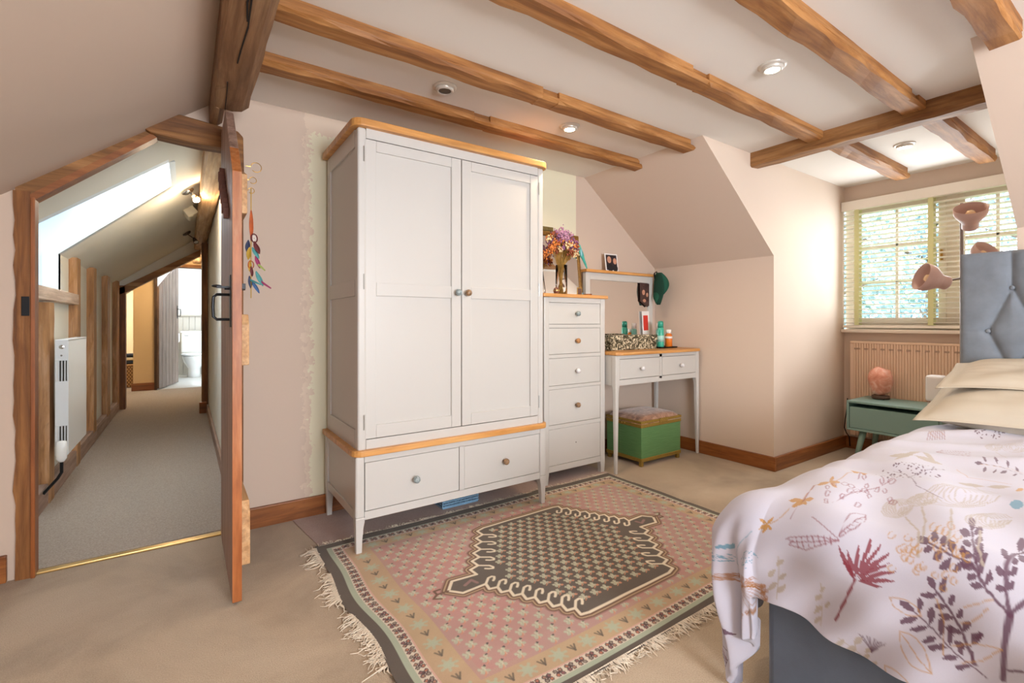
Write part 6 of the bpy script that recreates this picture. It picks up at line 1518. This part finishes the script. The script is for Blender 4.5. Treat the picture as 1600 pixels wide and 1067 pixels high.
S5 1 102,666 98,668 96,672 98,674 102,672 104,670 102,668
S5 1 96,660 94,662 92,664 92,668 96,666 100,662 98,660
S5 1 104,660 100,662 98,666 100,668 104,666 104,664 104,660
S5 1 96,666 94,666 92,670 92,672 96,672 98,668 98,666
S5 1 104,662 100,664 100,666 100,670 104,668 106,664 106,662
S5 1.2 88,676 94,804 86,664
S5 1 86,664 84,664 82,668 82,670 86,668 88,666 88,662
S5 1 84,668 80,668 78,672 80,674 84,672 86,670 84,668
S5 1 92,656 88,658 86,662 86,664 90,662 92,660 92,656
S5 1 88,658 84,660 82,662 84,664 86,664 90,660 88,658
S5 1 88,666 84,666 82,670 84,672 88,670 90,668 88,666
S5 1 94,652 90,654 88,658 90,660 94,658 96,654 96,652
S5 1.2 88,676 94,804 76,662
S5 1 84,660 80,662 78,664 80,666 84,666 86,662 84,660
S5 1 80,664 78,664 76,668 78,670 82,668 82,666 82,664
S5 1 76,652 74,652 72,656 74,658 78,656 80,654 78,652
S5 1 72,652 68,654 66,658 68,660 72,658 74,654 74,652
S5 1 72,656 68,658 66,662 68,664 72,662 74,658 72,656
S5 1 80,658 76,660 74,662 76,664 78,664 82,660 80,658
S5 1.2 88,676 94,804 64,664
S5 1 62,652 60,654 56,658 58,660 62,658 64,656 64,652
S5 1 70,652 66,654 64,658 66,660 70,658 72,654 70,652
S5 1 70,656 66,656 64,660 66,662 70,660 72,658 70,656
S5 1 62,652 58,654 58,656 60,658 62,658 64,654 64,652
S5 1 56,664 54,664 52,668 54,670 56,670 58,666 58,664
S5 1 70,664 66,666 64,670 66,672 70,670 72,668 70,666
S5 1.2 88,676 94,804 50,668
S5 1 58,660 54,662 52,666 54,668 58,666 60,664 58,662
S5 1 50,664 46,666 44,670 46,672 50,670 52,666 52,664
S5 1 44,672 42,674 40,676 40,680 44,678 48,674 46,672
S5 1 52,668 48,670 46,674 48,676 52,674 54,670 54,668
S5 1 48,666 44,668 42,672 44,674 48,672 50,670 48,668
S5 1 58,660 54,662 52,666 54,668 58,666 60,664 60,660
S5 1.2 88,676 94,804 38,676
S5 1 38,680 36,682 34,692 36,698 40,694 42,684 40,680
S5 1 46,674 42,676 40,678 42,682 44,680 48,676 46,674
S5 1 32,678 28,680 26,690 28,696 32,692 34,682 32,678
S5 1 32,670 30,670 28,674 28,676 32,676 34,672 34,670
S5 1 38,664 34,666 30,670 32,672 36,670 38,668 38,664
S5 1 44,674 40,676 38,680 40,684 44,680 46,676 44,674
S5 1.2 88,676 94,804 24,702
S5 1 24,702 22,706 20,718 22,724 26,718 28,708 26,700
S5 1 24,690 22,694 20,704 22,712 26,706 28,696 26,690
S5 1 18,698 16,702 14,714 16,722 20,716 20,708 20,698
S5 1 24,702 22,706 20,718 22,726 26,720 28,708 26,702
S5 1 24,676 20,678 18,686 20,692 24,688 26,680 24,678
S5 1 28,702 24,708 24,718 26,724 30,718 30,710 30,700
S5 1.2 88,676 94,804 16,748
S5 1 24,716 22,722 20,734 22,742 26,736 28,724 26,716
S5 1 14,758 12,766 12,778 16,786 18,780 18,768 16,758
S5 1 20,734 18,738 18,750 20,758 24,754 24,740 22,732
S5 1 20,762 18,770 18,782 22,790 24,784 24,772 22,764
S5 1 16,720 14,724 12,738 16,744 18,740 20,728 18,720
S5 1 12,708 8,714 8,726 10,732 14,728 14,718 14,708
S5 1.2 88,676 94,804 16,810
S5 1 18,760 16,768 16,780 20,788 22,782 22,770 20,760
S5 1 26,818 24,826 28,844 32,850 34,844 30,826 26,816
S5 1 18,802 16,810 18,824 22,832 24,824 22,810 18,800
S5 1 18,828 18,840 22,858 28,868 28,858 24,840 20,830
S5 1 22,826 20,832 24,850 30,860 32,856 28,838 22,824
S5 1 12,816 10,824 14,842 18,850 20,844 18,828 12,814
F4 0 158,726 156,726 156,724 156,722 156,720 158,720 158,722 158,724
F4 0 164,688 164,686 162,686 162,684 164,682 166,682 166,684 164,686
F4 0 178,726 176,726 176,724 176,722 176,720 178,720 178,722 178,724
F4 0 180,682 178,682 178,680 180,678 182,678 182,680
F4 0 156,710 156,708 154,708 154,706 156,704 156,702 156,704 158,704 158,706
F4 0 186,704 184,704 184,702 186,698 186,700 188,700 186,702
F4 0 166,744 164,744 164,742 162,740 164,738 164,736 166,738 166,740 166,742
F4 0 168,726 166,726 166,724 166,722 166,720 168,720 168,722 168,724
F4 0 162,706 160,706 160,704 162,702 162,700 164,700 164,702 164,704
F4 0 182,726 180,726 180,724 180,722 180,720 180,722 182,720 182,722 182,724
F4 0 176,690 176,688 176,686 176,684 178,684 178,686
F4 0 184,722 182,722 182,720 182,718 182,716 184,716 184,718 184,720
F4 0 184,696 182,696 182,694 182,692 184,692 184,694
F4 0 156,734 154,734 154,732 154,730 154,728 154,726 154,728 156,728 156,730 156,732
F4 0 158,702 156,702 156,700 156,698 156,696 158,696 158,698 158,700
F4 0 186,718 184,720 184,718 184,716 184,714 186,714 186,716 186,718
F4 0 168,730 166,730 166,728 166,726 166,724 168,724 168,726 168,728
F4 0 152,726 150,726 150,724 150,722 150,720 152,718 152,720 152,722 152,724
F4 0 182,698 180,700 180,698 180,696 180,694 182,694 182,696 182,698
F4 0 170,694 168,694 168,692 168,690 170,690 170,692 170,694
F4 0 148,722 148,720 146,720 146,718 148,716 148,714 148,716 150,716 150,718
F4 0 152,742 150,740 150,738 150,736 152,734 152,736 154,736 152,740
F4 0 188,692 186,692 186,690 186,688 188,686 188,688 188,690
F4 0 168,712 166,712 166,710 166,708 168,706 168,708 168,710
F4 0 172,732 170,732 170,730 170,728 170,726 172,726 172,728 172,730
F4 0 162,728 162,726 160,726 162,724 162,722 164,722 164,724 164,726
F4 0 186,714 186,712 184,714 184,712 184,710 186,708 186,710 186,712
F4 0 156,688 156,686 156,684 156,682 158,680 158,682 158,684
F4 0 152,728 150,730 150,728 150,726 150,724 150,722 152,722 152,724 152,726 152,728
F4 0 184,682 182,682 182,680 184,678 184,680
F4 0 172,716 170,716 170,714 172,710 172,712 174,712 174,714
F4 0 172,694 170,696 170,694 170,692 172,690 172,692 172,694
F4 0 150,738 148,738 148,736 148,734 148,732 148,730 150,730 150,732 150,734
F4 0 154,718 152,718 152,716 152,714 152,712 154,712 154,714 154,716
F4 0 178,678 176,678 176,676 178,676 178,678
F4 0 150,720 150,718 150,716 150,714 152,714 152,716 152,718
F4 0 156,712 156,710 154,710 156,708 156,706 158,706 158,708 158,710
F4 0 142,710 140,712 140,710 140,708 140,706 142,704 142,706 142,708 142,710
F4 0 162,694 160,694 160,692 160,690 162,688 162,690 162,692
F4 0 160,706 158,706 158,704 158,702 158,700 160,700 160,702 160,704
F4 0 242,908 248,914 242,910 240,908 234,902 230,898 222,888 222,886 226,890 230,894 234,898 240,904
F4 0 190,816 188,814 188,816 186,812 184,806 184,804 186,806 188,810
F4 0 192,840 190,838 188,836 186,830 184,826 186,826 188,830 190,834
F4 0 192,864 190,862 188,860 186,858 184,854 182,850 182,848 182,846 184,848 186,852 188,856
F4 0 180,820 178,818 176,814 176,812 174,806 176,808 178,812 178,814
F4 0 216,882 214,880 210,876 208,874 204,868 200,860 202,862 202,860 206,866 210,872
F4 0 200,854 200,856 198,854 196,852 194,848 192,844 190,838 192,840 194,842 196,846 198,850
F4 0 180,842 180,844 178,842 176,838 174,834 174,832 174,830 176,832 178,836 180,840
F4 0 172,816 172,818 170,814 168,808 168,806 168,804 170,808 172,812
F4 0 174,824 172,824 170,820 170,818 168,812 170,814 172,818 172,820
F4 0 212,860 212,862 210,860 208,858 206,854 204,850 202,846 202,844 204,846 206,848 208,852 210,856
F4 0 186,834 186,836 184,832 184,834 182,830 182,828 180,822 182,824 184,826 186,832
F4 0 196,838 194,836 194,838 192,834 190,830 188,824 190,826 190,824 192,828 194,832
F4 0 176,828 176,830 174,828 172,824 172,822 170,816 172,818 174,822 176,826
F4 0 190,832 188,830 188,832 186,828 184,824 184,822 184,820 186,822 188,826
F4 0 180,806 180,808 178,804 176,800 176,798 176,796 176,794 178,798 180,802
F4 0 198,858 198,860 196,858 194,854 192,852 192,850 188,842 190,844 192,846 194,850 196,854
F4 0 234,912 232,912 228,908 228,910 218,898 208,884 212,888 214,890 218,894 220,896 230,908
F4 0 192,850 190,848 188,846 186,842 184,838 184,836 184,834 186,838 186,836 188,840 190,844
F4 0 184,832 184,834 182,830 180,828 178,822 178,820 180,822 180,820 182,824 182,826
S4 1.5 128,792 160,806 226,712 240,702
F4 0 210,828 202,808 198,790 198,780 200,774 204,770 208,768 210,782 212,796 214,808 216,820 214,826
F4 0 166,1056 166,1060 164,1062 164,1064 162,1064 162,1062 166,1060 168,1058 168,1056
S4 2 154,1084 176,1044
S0 3 0,1090 444,1248
S1 1.6 124,1128 98,1164 0,1142
S1 1.6 120,1132 96,1168 0,1144
S1 1.6 118,1138 94,1172 0,1148
S1 1.6 116,1144 66,1154 0,1152
S1 1.6 112,1148 0,1090 0,1154
S1 1.6 110,1154 0,1096 0,1158
S1 1.6 100,1154 0,1102 0,1162
S1 1.6 20,1082 0,1110 0,1164
S1 1.6 0,1064 0,1116 0,1168
F1 0 20,984 6,972 0,970 378,1232 398,1240 408,1244 420,1248 418,1240 414,1234 404,1226 396,1220 0,944
S1 2 0,1060 298,1248"""
PCOL = ['#7a2334', '#553149', '#a69b90', '#b0813a', '#5f8ea6', '#96632f']
dc = Canvas(.84, 3.4, -1.15, 1.2, .0022, '#bab9c8')
def paint(motifs, dx=0, dy=0):
    for ln in motifs.strip().split('\n'):
        q = ln.split(' '); k, ci, wd = q[0][0], int(q[0][1]), float(q[1]); P = [(int(a.split(',')[0])/1000+1+dx, int(a.split(',')[1])/1000+dy) for a in q[2:]]
        if k == 'S': dc.stroke(P, max(.0024, wd*.00105), PCOL[ci], .9 if wd > 2 else .75)
        elif len(P) > 2: dc.fill(P, PCOL[ci], .9)
paint(MOTIFS); paint(MOTIFS, .35, -1.05); paint(MOTIFS, -.1, -.62) if False else None
bs = np.concatenate([np.arange(-1.12, -.30, .02), np.arange(-.30, -.05, .005), np.arange(-.05, 1.13, .0026)]); ts = np.concatenate([np.linspace(0, .47, 430)[:-1], np.linspace(.47, 1, 210)])
TT, BBm = np.meshgrid(ts, bs); amin = 1.062+.008*np.sin(BBm*23)-.035*np.clip((.62-BBm)/.25, 0, 1)-.11*np.clip((BBm-.715)/.07, 0, 1)
AA = amin+(3.12-amin)*TT
Xd, Yd, Zd = drape(AA, BBm)
topm = np.clip((AA-1.30)/.2, 0, 1)*np.clip((.72-np.abs(BBm))/.15, 0, 1)
fold = fnoise(AA, BBm, 41, 3, .9)*.016
u_ = AA*.80+BBm*.60; w_ = -AA*.60+BBm*.80
rid = (np.abs(np.sin(u_*14+1.6*np.sin(w_*5)))**3)*np.clip(fnoise(AA, BBm, 44, 2, .8)+.35, 0, 1)*.019
cr = np.sin((w_*26)+2.2*np.sin(u_*4.))*.0055*np.clip(1.6-np.abs(AA-1.45)*2, 0, 1)+fnoise(AA, BBm, 47, 3, 3.)*.0025
head_in = np.clip((3.12-AA)/.1, 0, 1)
Zd = Zd+(fold+rid+cr)*np.clip((ZT-Zd < .11), 0, 1)*np.clip(1-(ZT-Zd)/.12, 0, 1)+.012*topm
Xd = Xd-(rid*1.3+cr+.4*fold)*np.clip((ZT-Zd)/.12, 0, 1)*(AA < XF+RD); Yd = Yd+np.sign(BBm)*(rid+fold*.6+.6*cr)*np.clip((ZT-Zd)/.12, 0, 1)*(np.abs(BBm) > YF-RD)
Zd = np.maximum(Zd, .012)
Cd = dc.sample(AA, BBm)
# turn the hem under: extra inner rows
def hem(axis):
    global Xd, Yd, Zd, Cd
    g = (lambda A_: A_[:, 0].copy()) if axis else (lambda A_: A_[-1].copy())
    bx_, by_, bz_, bc_ = g(Xd), g(Yd), g(Zd), g(Cd)
    qx, qy = np.maximum(bx_, XF+RD), np.clip(by_, -(YF-RD), YF-RD); L_ = np.maximum(np.hypot(qx-bx_, qy-by_), 1e-4); ux, uy = (qx-bx_)/L_, (qy-by_)/L_
    for o_, oz in ((.010, -.006), (.022, .002), (.024, .07)):
        nx_, ny_, nz_ = bx_+ux*o_, by_+uy*o_, np.maximum(bz_+oz, .008)
        if axis: Xd, Yd, Zd, Cd = [np.concatenate([n_[:, None], A_], 1) for n_, A_ in ((nx_, Xd), (ny_, Yd), (nz_, Zd), (bc_, Cd))]
        else: Xd, Yd, Zd, Cd = [np.concatenate([A_, n_[None]], 0) for n_, A_ in ((nx_, Xd), (ny_, Yd), (nz_, Zd), (bc_, Cd))]
hem(1); hem(0)
dm = printmat('printed_cotton', .75, 500, .08, False, .15)
o = gridmesh('duvet', Xd, Yd, Zd, Cd, dm, (2.2, 0, .5)); tag(o, 'white duvet printed with purple, red and ochre botanical sprays, draped over the bed', 'duvet'); fixnormals(o)
# pillows
def pillow(name, lb, c_, sx, sy, th, tilt, mat, rz=0, flange=.10, sd=1):
    n = 48; u, v_ = np.meshgrid(np.linspace(-1, 1, n+1), np.linspace(-1, 1, n+1)); core_ = lambda q: np.clip((1-np.abs(q)**2.6), 0, 1)**.55
    h = core_(np.clip(u/(1-flange), -1, 1))*core_(np.clip(v_/(1-flange), -1, 1)); pinch = 1-.06*(1-np.abs(v_)**2)*np.abs(u)**2; pv = 1-.05*(1-np.abs(u)**2)*np.abs(v_)**2
    M_ = Matrix.Translation(c_) @ Matrix.Rotation(rz, 4, 'Z') @ Matrix.Rotation(tilt, 4, 'Y')
    wr = fnoise(u, v_, sd, 4, .6)*.012*np.clip(h*2, .3, 1); mb = MB(); vs = []
    for sg in (1, -1):
        zz_ = sg*(h*th/2+.0015)+wr+.02*np.abs(u*v_)**3*-1
        vs += [tuple(M_ @ Vector((sx/2*u[i, j_]*pinch[i, j_], sy/2*v_[i, j_]*pv[i, j_], zz_[i, j_]))) for i in range(n+1) for j_ in range(n+1)]
    fs = []; m2 = (n+1)*(n+1)
    for i in range(n):
        for j_ in range(n): k = i*(n+1)+j_; fs += [(k, k+1, k+n+2, k+n+1), (m2+k, m2+k+n+1, m2+k+n+2, m2+k+1)]
    for j_ in range(n):
        fs += [(j_, m2+j_, m2+j_+1, j_+1), (n*(n+1)+j_, n*(n+1)+j_+1, m2+n*(n+1)+j_+1, m2+n*(n+1)+j_)]
        a_, b2 = j_*(n+1), (j_+1)*(n+1); fs += [(a_, b2, m2+b2, m2+a_), (a_+n, m2+a_+n, m2+b2+n, b2+n)]
    mb.add(vs, fs); o = part(name, mb, mat, smooth=True, loc=tuple(c_)); tag(o, lb, 'pillow', 'cream pillows on the bed'); fixnormals(o); return o
pm = plain('cream_cotton', '#bdb4a4', .8, bmp=.1, bscale=300)
pillow('pillow', 'plump cream pillow in front, lying on the head end of the duvet', (3.04, .37, .685), .50, .80, .19, math.radians(-15), pm, .0, .08, 3)
pillow('pillow', 'thin cream pillow behind, leaning on the headboard with pointed corner showing', (3.13, .345, .815), .40, .76, .10, math.radians(-14), pm, .02, .12, 5)
pillow('pillow', 'cream pillow on the far half of the bed, nearer the near wall', (3.08, -.38, .70), .50, .72, .15, math.radians(-14), pm, .0, .10, 7)
# ---------------------------------------------------------------- bedside table
t = thing('bedside_table', 'sage green bedside table with one drawer and splayed legs', 'table', (4.33, 1.26, 0))
sage = plain('sage_green_paint', '#7d9e99', .4); sagel = plain('sage_green_leg', '#809f96', .45)
BX0, BX1, BY0, BY1, BZ0, BZ1 = 4.14, 4.53, .98, 1.535, .245, .466
part('top_panel', MB().box((BX0, BY0, BZ1-.016), (BX1, BY1, BZ1)), sage, t, bevel=.003); part('bottom_panel', MB().box((BX0, BY0, BZ0), (BX1, BY1, BZ0+.016)), sage, t, bevel=.003)
for y in (BY0, BY1-.016): part('side_panel', MB().box((BX0, y, BZ0+.016), (BX1, y+.016, BZ1-.016)), sage, t, bevel=.002)
part('back_panel', MB().box((BX1-.012, BY0+.016, BZ0+.016), (BX1, BY1-.016, BZ1-.016)), sage, t)
part('drawer', MB().box((BX0+.004, BY0+.019, BZ0+.019), (BX1-.05, BY1-.019, BZ1-.045)), sage, t, bevel=.002)
for x, y, dx, dy in ((BX0+.06, BY1-.09, -.04, .04), (BX1-.07, BY1-.09, .04, .04), (BX0+.06, BY0+.09, -.04, -.04), (BX1-.07, BY0+.09, .04, -.04)): part('leg', MB().tube([(x, y, BZ0), (x+dx, y+dy, 0)], [.023, .013], 14), sagel, t, True)
t = thing('salt_lamp', 'pink rock salt lamp on the bedside table', 'lamp', (4.33, 1.36, BZ1))
m, nt, b = newmat('rock_salt'); v = mp(nt); nt.links.new(ramp(nt, noise(nt, v, 14, 5, .6, 1), [(.3, lin('#c87a62')), (.5, lin('#dd9c86')), (.7, lin('#ecc9ba'))]), b.inputs['Base Color']); b.inputs['Roughness'].default_value = .35; b.inputs['Subsurface Weight'].default_value = .3; b.inputs['Subsurface Radius'].default_value = (.06, .03, .02)
import mathutils
vs = []; mbt = MB().ball((0, 0, 0), 1, 28, 18)
for v_ in mbt.v:
    p = Vector(v_); n_ = mathutils.noise.cell(p*1.6)*.10+mathutils.noise.noise(p*1.4+Vector((3, 1, 2)))*.22+mathutils.noise.noise(p*4)*.05
    q = p*(1+n_*.6); vs.append((4.41+q.x*.068, 1.405+q.y*.078, BZ1+.140+max(q.z, -.97)*.112))
mbt.v = vs; part('rock', mbt, m, t, True)
part('wooden_base', MB().lathe([(.055, .004), (.058, .010), (.056, .028), (.045, .032)], 24, Matrix.Translation((4.41, 1.405, BZ1))), plain('dark_base', '#4a3426', .4), t, True)
for a in range(4): part('rubber_foot', MB().lathe([(.008, 0), (.008, .006)], 10, Matrix.Translation((4.41+.04*math.cos(a*PI/2+.7), 1.405+.04*math.sin(a*PI/2+.7), BZ1+.0005))), iron, t)
t = thing('smart_speaker', 'white rounded cube device on the bedside table beside the pillow', 'speaker', (4.28, 1.04, BZ1))
part('body', MB().box((4.23, .995, BZ1+.045), (4.33, 1.095, BZ1+.225)), plain('matt_white_plastic', '#e4e3e3', .4), t, bevel=.018, bseg=4); part('base', MB().box((4.24, 1.005, BZ1+.001), (4.32, 1.085, BZ1+.040)), plain('pale_base', '#d2cec8', .5), t, bevel=.008)
part('metal_band', MB().box((4.236, 1.001, BZ1+.038), (4.324, 1.089, BZ1+.047)), plain('rose_band', '#a98a78', .3, .6), t, bevel=.003)
o = part('power_cord', MB().tube([(4.58, 1.69, .42), (4.54, 1.68, .34), (4.51, 1.68, .26), (4.52, 1.69, .18), (4.56, 1.69, .13), (4.585, 1.68, .10), (4.588, 1.675, .02)], .004, 8), iron, loc=(4.55, 1.6, .02)); tag(o, 'black power cord looping down behind the bedside table', 'cord')
# ---------------------------------------------------------------- room radiator
t = thing('panel_radiator', 'peach painted panel radiator under the dormer window', 'radiator', (4.57, 1.15, .1))
peach = plain('peach_radiator', '#dcbfa6', .45); ry0, ry1 = .62, 1.655
pts = []; ny = 56; 
for k in range(ny): a = ry0+.02+(ry1-ry0-.04)*k/ny; st_ = (ry1-ry0-.04)/ny; pts += [(4.540, a), (4.540, a+st_*.6), (4.546, a+st_*.75), (4.546, a+st_*.9)]
pts = [(4.540, ry0)]+pts+[(4.540, ry1), (4.552, ry1), (4.552, ry0)]
o = part('fluted_panel', MB().prism(pts, lambda p: (p[0], p[1], .13), lambda p: (p[0], p[1], .885)), peach, t); fixnormals(o)
part('top_rail', MB().box((4.536, ry0, .885), (4.60, ry1, .903)), peach, t, bevel=.004); part('back_panel', MB().box((4.588, ry0, .13), (4.60, ry1, .885)), peach, t)
part('side_cap', MB().box((4.542, ry1-.004, .13), (4.60, ry1+.002, .89)), peach, t)
o = part('slot', MB().box((4.5375, 0, .835), (4.5395, .028, .848)), plain('slot_shadow', '#a58b78', .8), t)
for k in range(1, 19):
    c_ = o.copy(); COL.objects.link(c_); c_.location = (0, 1.64-.055*k, 0)
o.location = (0, 1.60, 0)
for ch in [x for x in t.children if x.name.startswith('slot')]:
    ch.parent = t
# ---------------------------------------------------------------- window and blind
upvc = plain('window_frame_cream', '#d8cbb8', .4)
mb = MB(); 
t2 = struct('window_1', MB().box((4.66, .55, 1.0), (4.72, YD1, 1.05)).box((4.66, .55, 2.01), (4.72, YD1, 2.06)).box((4.66, .55, 1.05), (4.72, .60, 2.01)).box((4.66, YD1-.05, 1.05), (4.72, YD1, 2.01)), upvc)
def wp(nm, a, b_, m_=upvc, bv=.003): return part(nm, MB().box(a, b_), m_, t2, bevel=bv)
wp('mullion', (4.66, 1.02, 1.05), (4.72, 1.08, 2.01))
for y0_, y1_ in ((1.08, YD1-.05), (.60, 1.02)):
    c_ = wp('casement', (4.655, y0_, 1.05), (4.70, y0_+.045, 2.01)); wp('casement', (4.655, y1_-.045, 1.05), (4.70, y1_, 2.01)); wp('casement', (4.655, y0_+.045, 1.05), (4.70, y1_-.045, 1.095)); wp('casement', (4.655, y0_+.045, 1.965), (4.70, y1_-.045, 2.01))
    wp('glazing_bar', (4.665, (y0_+y1_)/2-.010, 1.095), (4.69, (y0_+y1_)/2+.010, 1.965)); 
    for z in (1.385, 1.675): wp('glazing_bar', (4.665, y0_+.045, z-.010), (4.69, y1_-.045, z+.010))
    wp('pane', (4.676, y0_+.03, 1.08), (4.680, y1_-.03, 1.98), MATS['clear_glass'], 0)
wp('casement_stay', (4.63, 1.095, 1.52), (4.655, 1.11, 1.60), brass)
wp('sill', (4.545, .54, .972), (4.70, YD1-.002, 1.0), plain('sill_white', '#ddd0c2', .4), .006)
t = thing('venetian_blind', 'white wooden venetian blind with yellow tapes across the dormer window', 'blind', (4.60, 1.15, 1.0))
wh = plain('blind_white', '#ece6da', .4); b_ = MATS['blind_white'].node_tree.nodes['Principled BSDF']
part('valance', MB().box((4.545, .545, 1.985), (4.565, 1.775-.05, 2.062)), wh, t, bevel=.004); part('headrail', MB().box((4.567, .55, 1.99), (4.61, 1.725, 2.03)), wh, t)
sl = None
Ms = Matrix.Rotation(math.radians(6), 4, 'Y')
for k in range(25):
    z = 1.052+k*.0373
    if sl is None: sl = part('slat', MB().box((-.025, .555, -.0018), (.025, 1.722, .0018), Ms), wh, t); sl.data.transform(Matrix.Translation((4.60, 1.15, 1.0))); s0 = sl
    o_ = sl if k == 0 else sl.copy()
    if k: COL.objects.link(o_)
    o_.location = (4.592-4.60, -1.15, z-1.0); o_.location.x = -4.60+4.592-4.60+4.60
for ch in [x for x in bpy.data.objects if x.name.startswith('slat')]: ch.location.x = -.008-0.0; 
part('bottom_rail', MB().box((4.568, .555, 1.012), (4.616, 1.722, 1.034)), wh, t, bevel=.004)
tape = plain('pale_yellow_tape', '#cfcf9a', .8)
for y in (1.618, 1.146, .68): part('tape', MB().box((4.5605, y-.016, 1.034), (4.562, y+.016, 1.99)), tape, t); part('tape', MB().box((4.6215, y-.016, 1.034), (4.623, y+.016, 1.99)), tape, t)
part('pull_cord', MB().tube([(4.555, 1.712, 1.985), (4.553, 1.714, 1.5), (4.555, 1.712, 1.02)], .0015, 6), wh, t)
# ---------------------------------------------------------------- tripod-headed floor lamp behind the headboard
t = thing('floor_lamp', 'floor lamp with three dusty pink bell heads behind the headboard', 'lamp', (3.80, .815, 0))
dusty = plain('dusty_pink_metal', '#c6a79f', .45); duin = plain('dusty_pink_inner', '#d2b4ac', .5); pole = plain('taupe_metal', '#8a807c', .4, .4)
LX, LY = 3.80, .812
part('base', MB().lathe([(.13, 0), (.13, .012), (.02, .02)], 32, Matrix.Translation((LX, LY, 0))), pole, t, True); part('pole', MB().tube([(LX, LY, .015), (LX, LY, 1.765)], .0085, 12), pole, t)
bulbm = plain('clear_bulb_amber', '#e8c9a0', .1); 
def head(c_, d_, j, s=1.0):
    d_ = Vector(d_).normalized(); M_ = Matrix.Translation(c_) @ Vector((0, 0, 1)).rotation_difference(d_).to_matrix().to_4x4() @ Matrix.Scale(s, 4)
    h = part('lamp_shade', MB().lathe([(.002, -.112), (.040, -.110), (.047, -.100), (.047, -.064), (.052, -.052), (.080, -.012), (.091, .010), (.095, .056), (.091, .056), (.087, .012), (.076, -.010), (.048, -.048), (.040, -.058), (.002, -.060)], 36, M_, caps=False), dusty, t, True)
    part('bulb', MB().lathe([(.014, -.05), (.014, -.03), (.028, -.005), (.030, .010), (.020, .030), (.001, .036)], 18, M_), bulbm, h, True); part('filament', MB().tube([(-.006, 0, -.02), (-.006, 0, .012), (.0, 0, .018), (.006, 0, .012), (.006, 0, -.02)], .0016, 6, M=M_), brass, h)
    part('arm', MB().tube([j, Vector(c_)-d_*.07*s], .006), pole, t)
def tocam(p): return (Vector((0, 0, 1.06))-Vector(p)).normalized()
hA, hB, hC = (3.72, .757, 1.675), (3.72, .937, 1.322), (3.85, .735, 1.455)
dA = Vector((-.60, -.15, .85)); head(hA, dA, (LX, LY, 1.62), .80)
head(hB, Vector((-.62, .70, .32)), (LX, LY, 1.32), .88)
head(hC, Vector((-.24, -.48, .40)), (LX, LY, 1.45), .72)
# ---------------------------------------------------------------- garden beyond the window
struct('ground', MB().box((6, -14, -3.0), (40, 16, -2.9)), plain('garden_grass', '#6f8a4a', .9, var=.3, nscale=2))
def tree(x, y, h, R, lb, sd, cl):
    t = thing('garden_tree', lb, 'tree', (x, y, -2.9), 'trees beyond the dormer window'); r = random.Random(sd)
    mb = MB().tube([(x, y, -2.9), (x+.1, y+.05, -2.9+h*.5), (x, y, -2.9+h*.9)], [.18, .12, .03], 10); bk_ = plain('tree_bark', '#6e5c4a', .9, var=.3) if 'tree_bark' not in MATS else MATS['tree_bark']
    for k in range(14): z = -2.9+h*(.3+.6*k/14); a = r.random()*6.28; mb.tube([(x, y, z), (x+R*.7*math.cos(a), y+R*.7*math.sin(a), z+R*.35)], [.045, .01], 5)
    part('trunk', mb, bk_, t, True); n = 5200; vs = []; fs = []
    for k in range(n):
        a, u, q = r.random()*6.28, r.uniform(-1, 1), r.random()**.4; s_ = math.sqrt(1-u*u)
        c_ = Vector((x+R*q*s_*math.cos(a), y+R*q*s_*math.sin(a), -2.9+h*.62+h*.40*q*u))
        d1 = Vector((r.gauss(0, 1), r.gauss(0, 1), r.gauss(0, 1))).normalized(); d2 = d1.orthogonal().normalized(); L = r.uniform(.06, .12); i = len(vs)
        vs += [c_-d1*L, c_+d2*L*.45, c_+d1*L, c_-d2*L*.45]; fs.append((i, i+1, i+2, i+3))
    o = part('foliage', MB().add(vs, fs), cl, t); o['kind'] = 'stuff'
leafm = {}
for k, c_ in (('a', '#7f9a96'), ('b', '#8ca6b0'), ('c', '#708e98')):
    m = plain('leaf_'+k, c_, .5, var=.3, nscale=3); m.node_tree.nodes['Principled BSDF'].inputs['Transmission Weight'].default_value = 0; leafm[k] = m
tree(10.5, 4.6, 7.0, 1.7, 'leafy tree seen through the left casement, nearest the blind cord side', 1, leafm['a'])
tree(14.5, 3.6, 9.0, 2.3, 'taller bluish tree seen behind the middle blind tape', 2, leafm['c'])
tree(11.0, .9, 7.2, 1.7, 'pale green tree seen behind the lamp heads', 3, leafm['b'])
tree(19.5, 7.2, 9.5, 2.8, 'distant tree at the left edge of the blind', 4, leafm['b'])
# lamp standing by the rear window, seen in the gilt mirror only
t = thing('red_shade_lamp', 'red shaded table lamp reflected in the gilt mirror', 'lamp', (.5, -2.1, 0))
part('stand', MB().lathe([(.12, 0), (.12, .02), (.015, .03), (.015, 1.45)], 20, Matrix.Translation((.35, -2.1, 0))), iron, t, True); part('lamp_shade', MB().lathe([(.19, 1.42), (.13, 1.66), (.128, 1.66), (.188, 1.42)], 28, Matrix.Translation((.35, -2.1, 0)), caps=False), plain('red_shade', '#c8402e', .8), t, True)
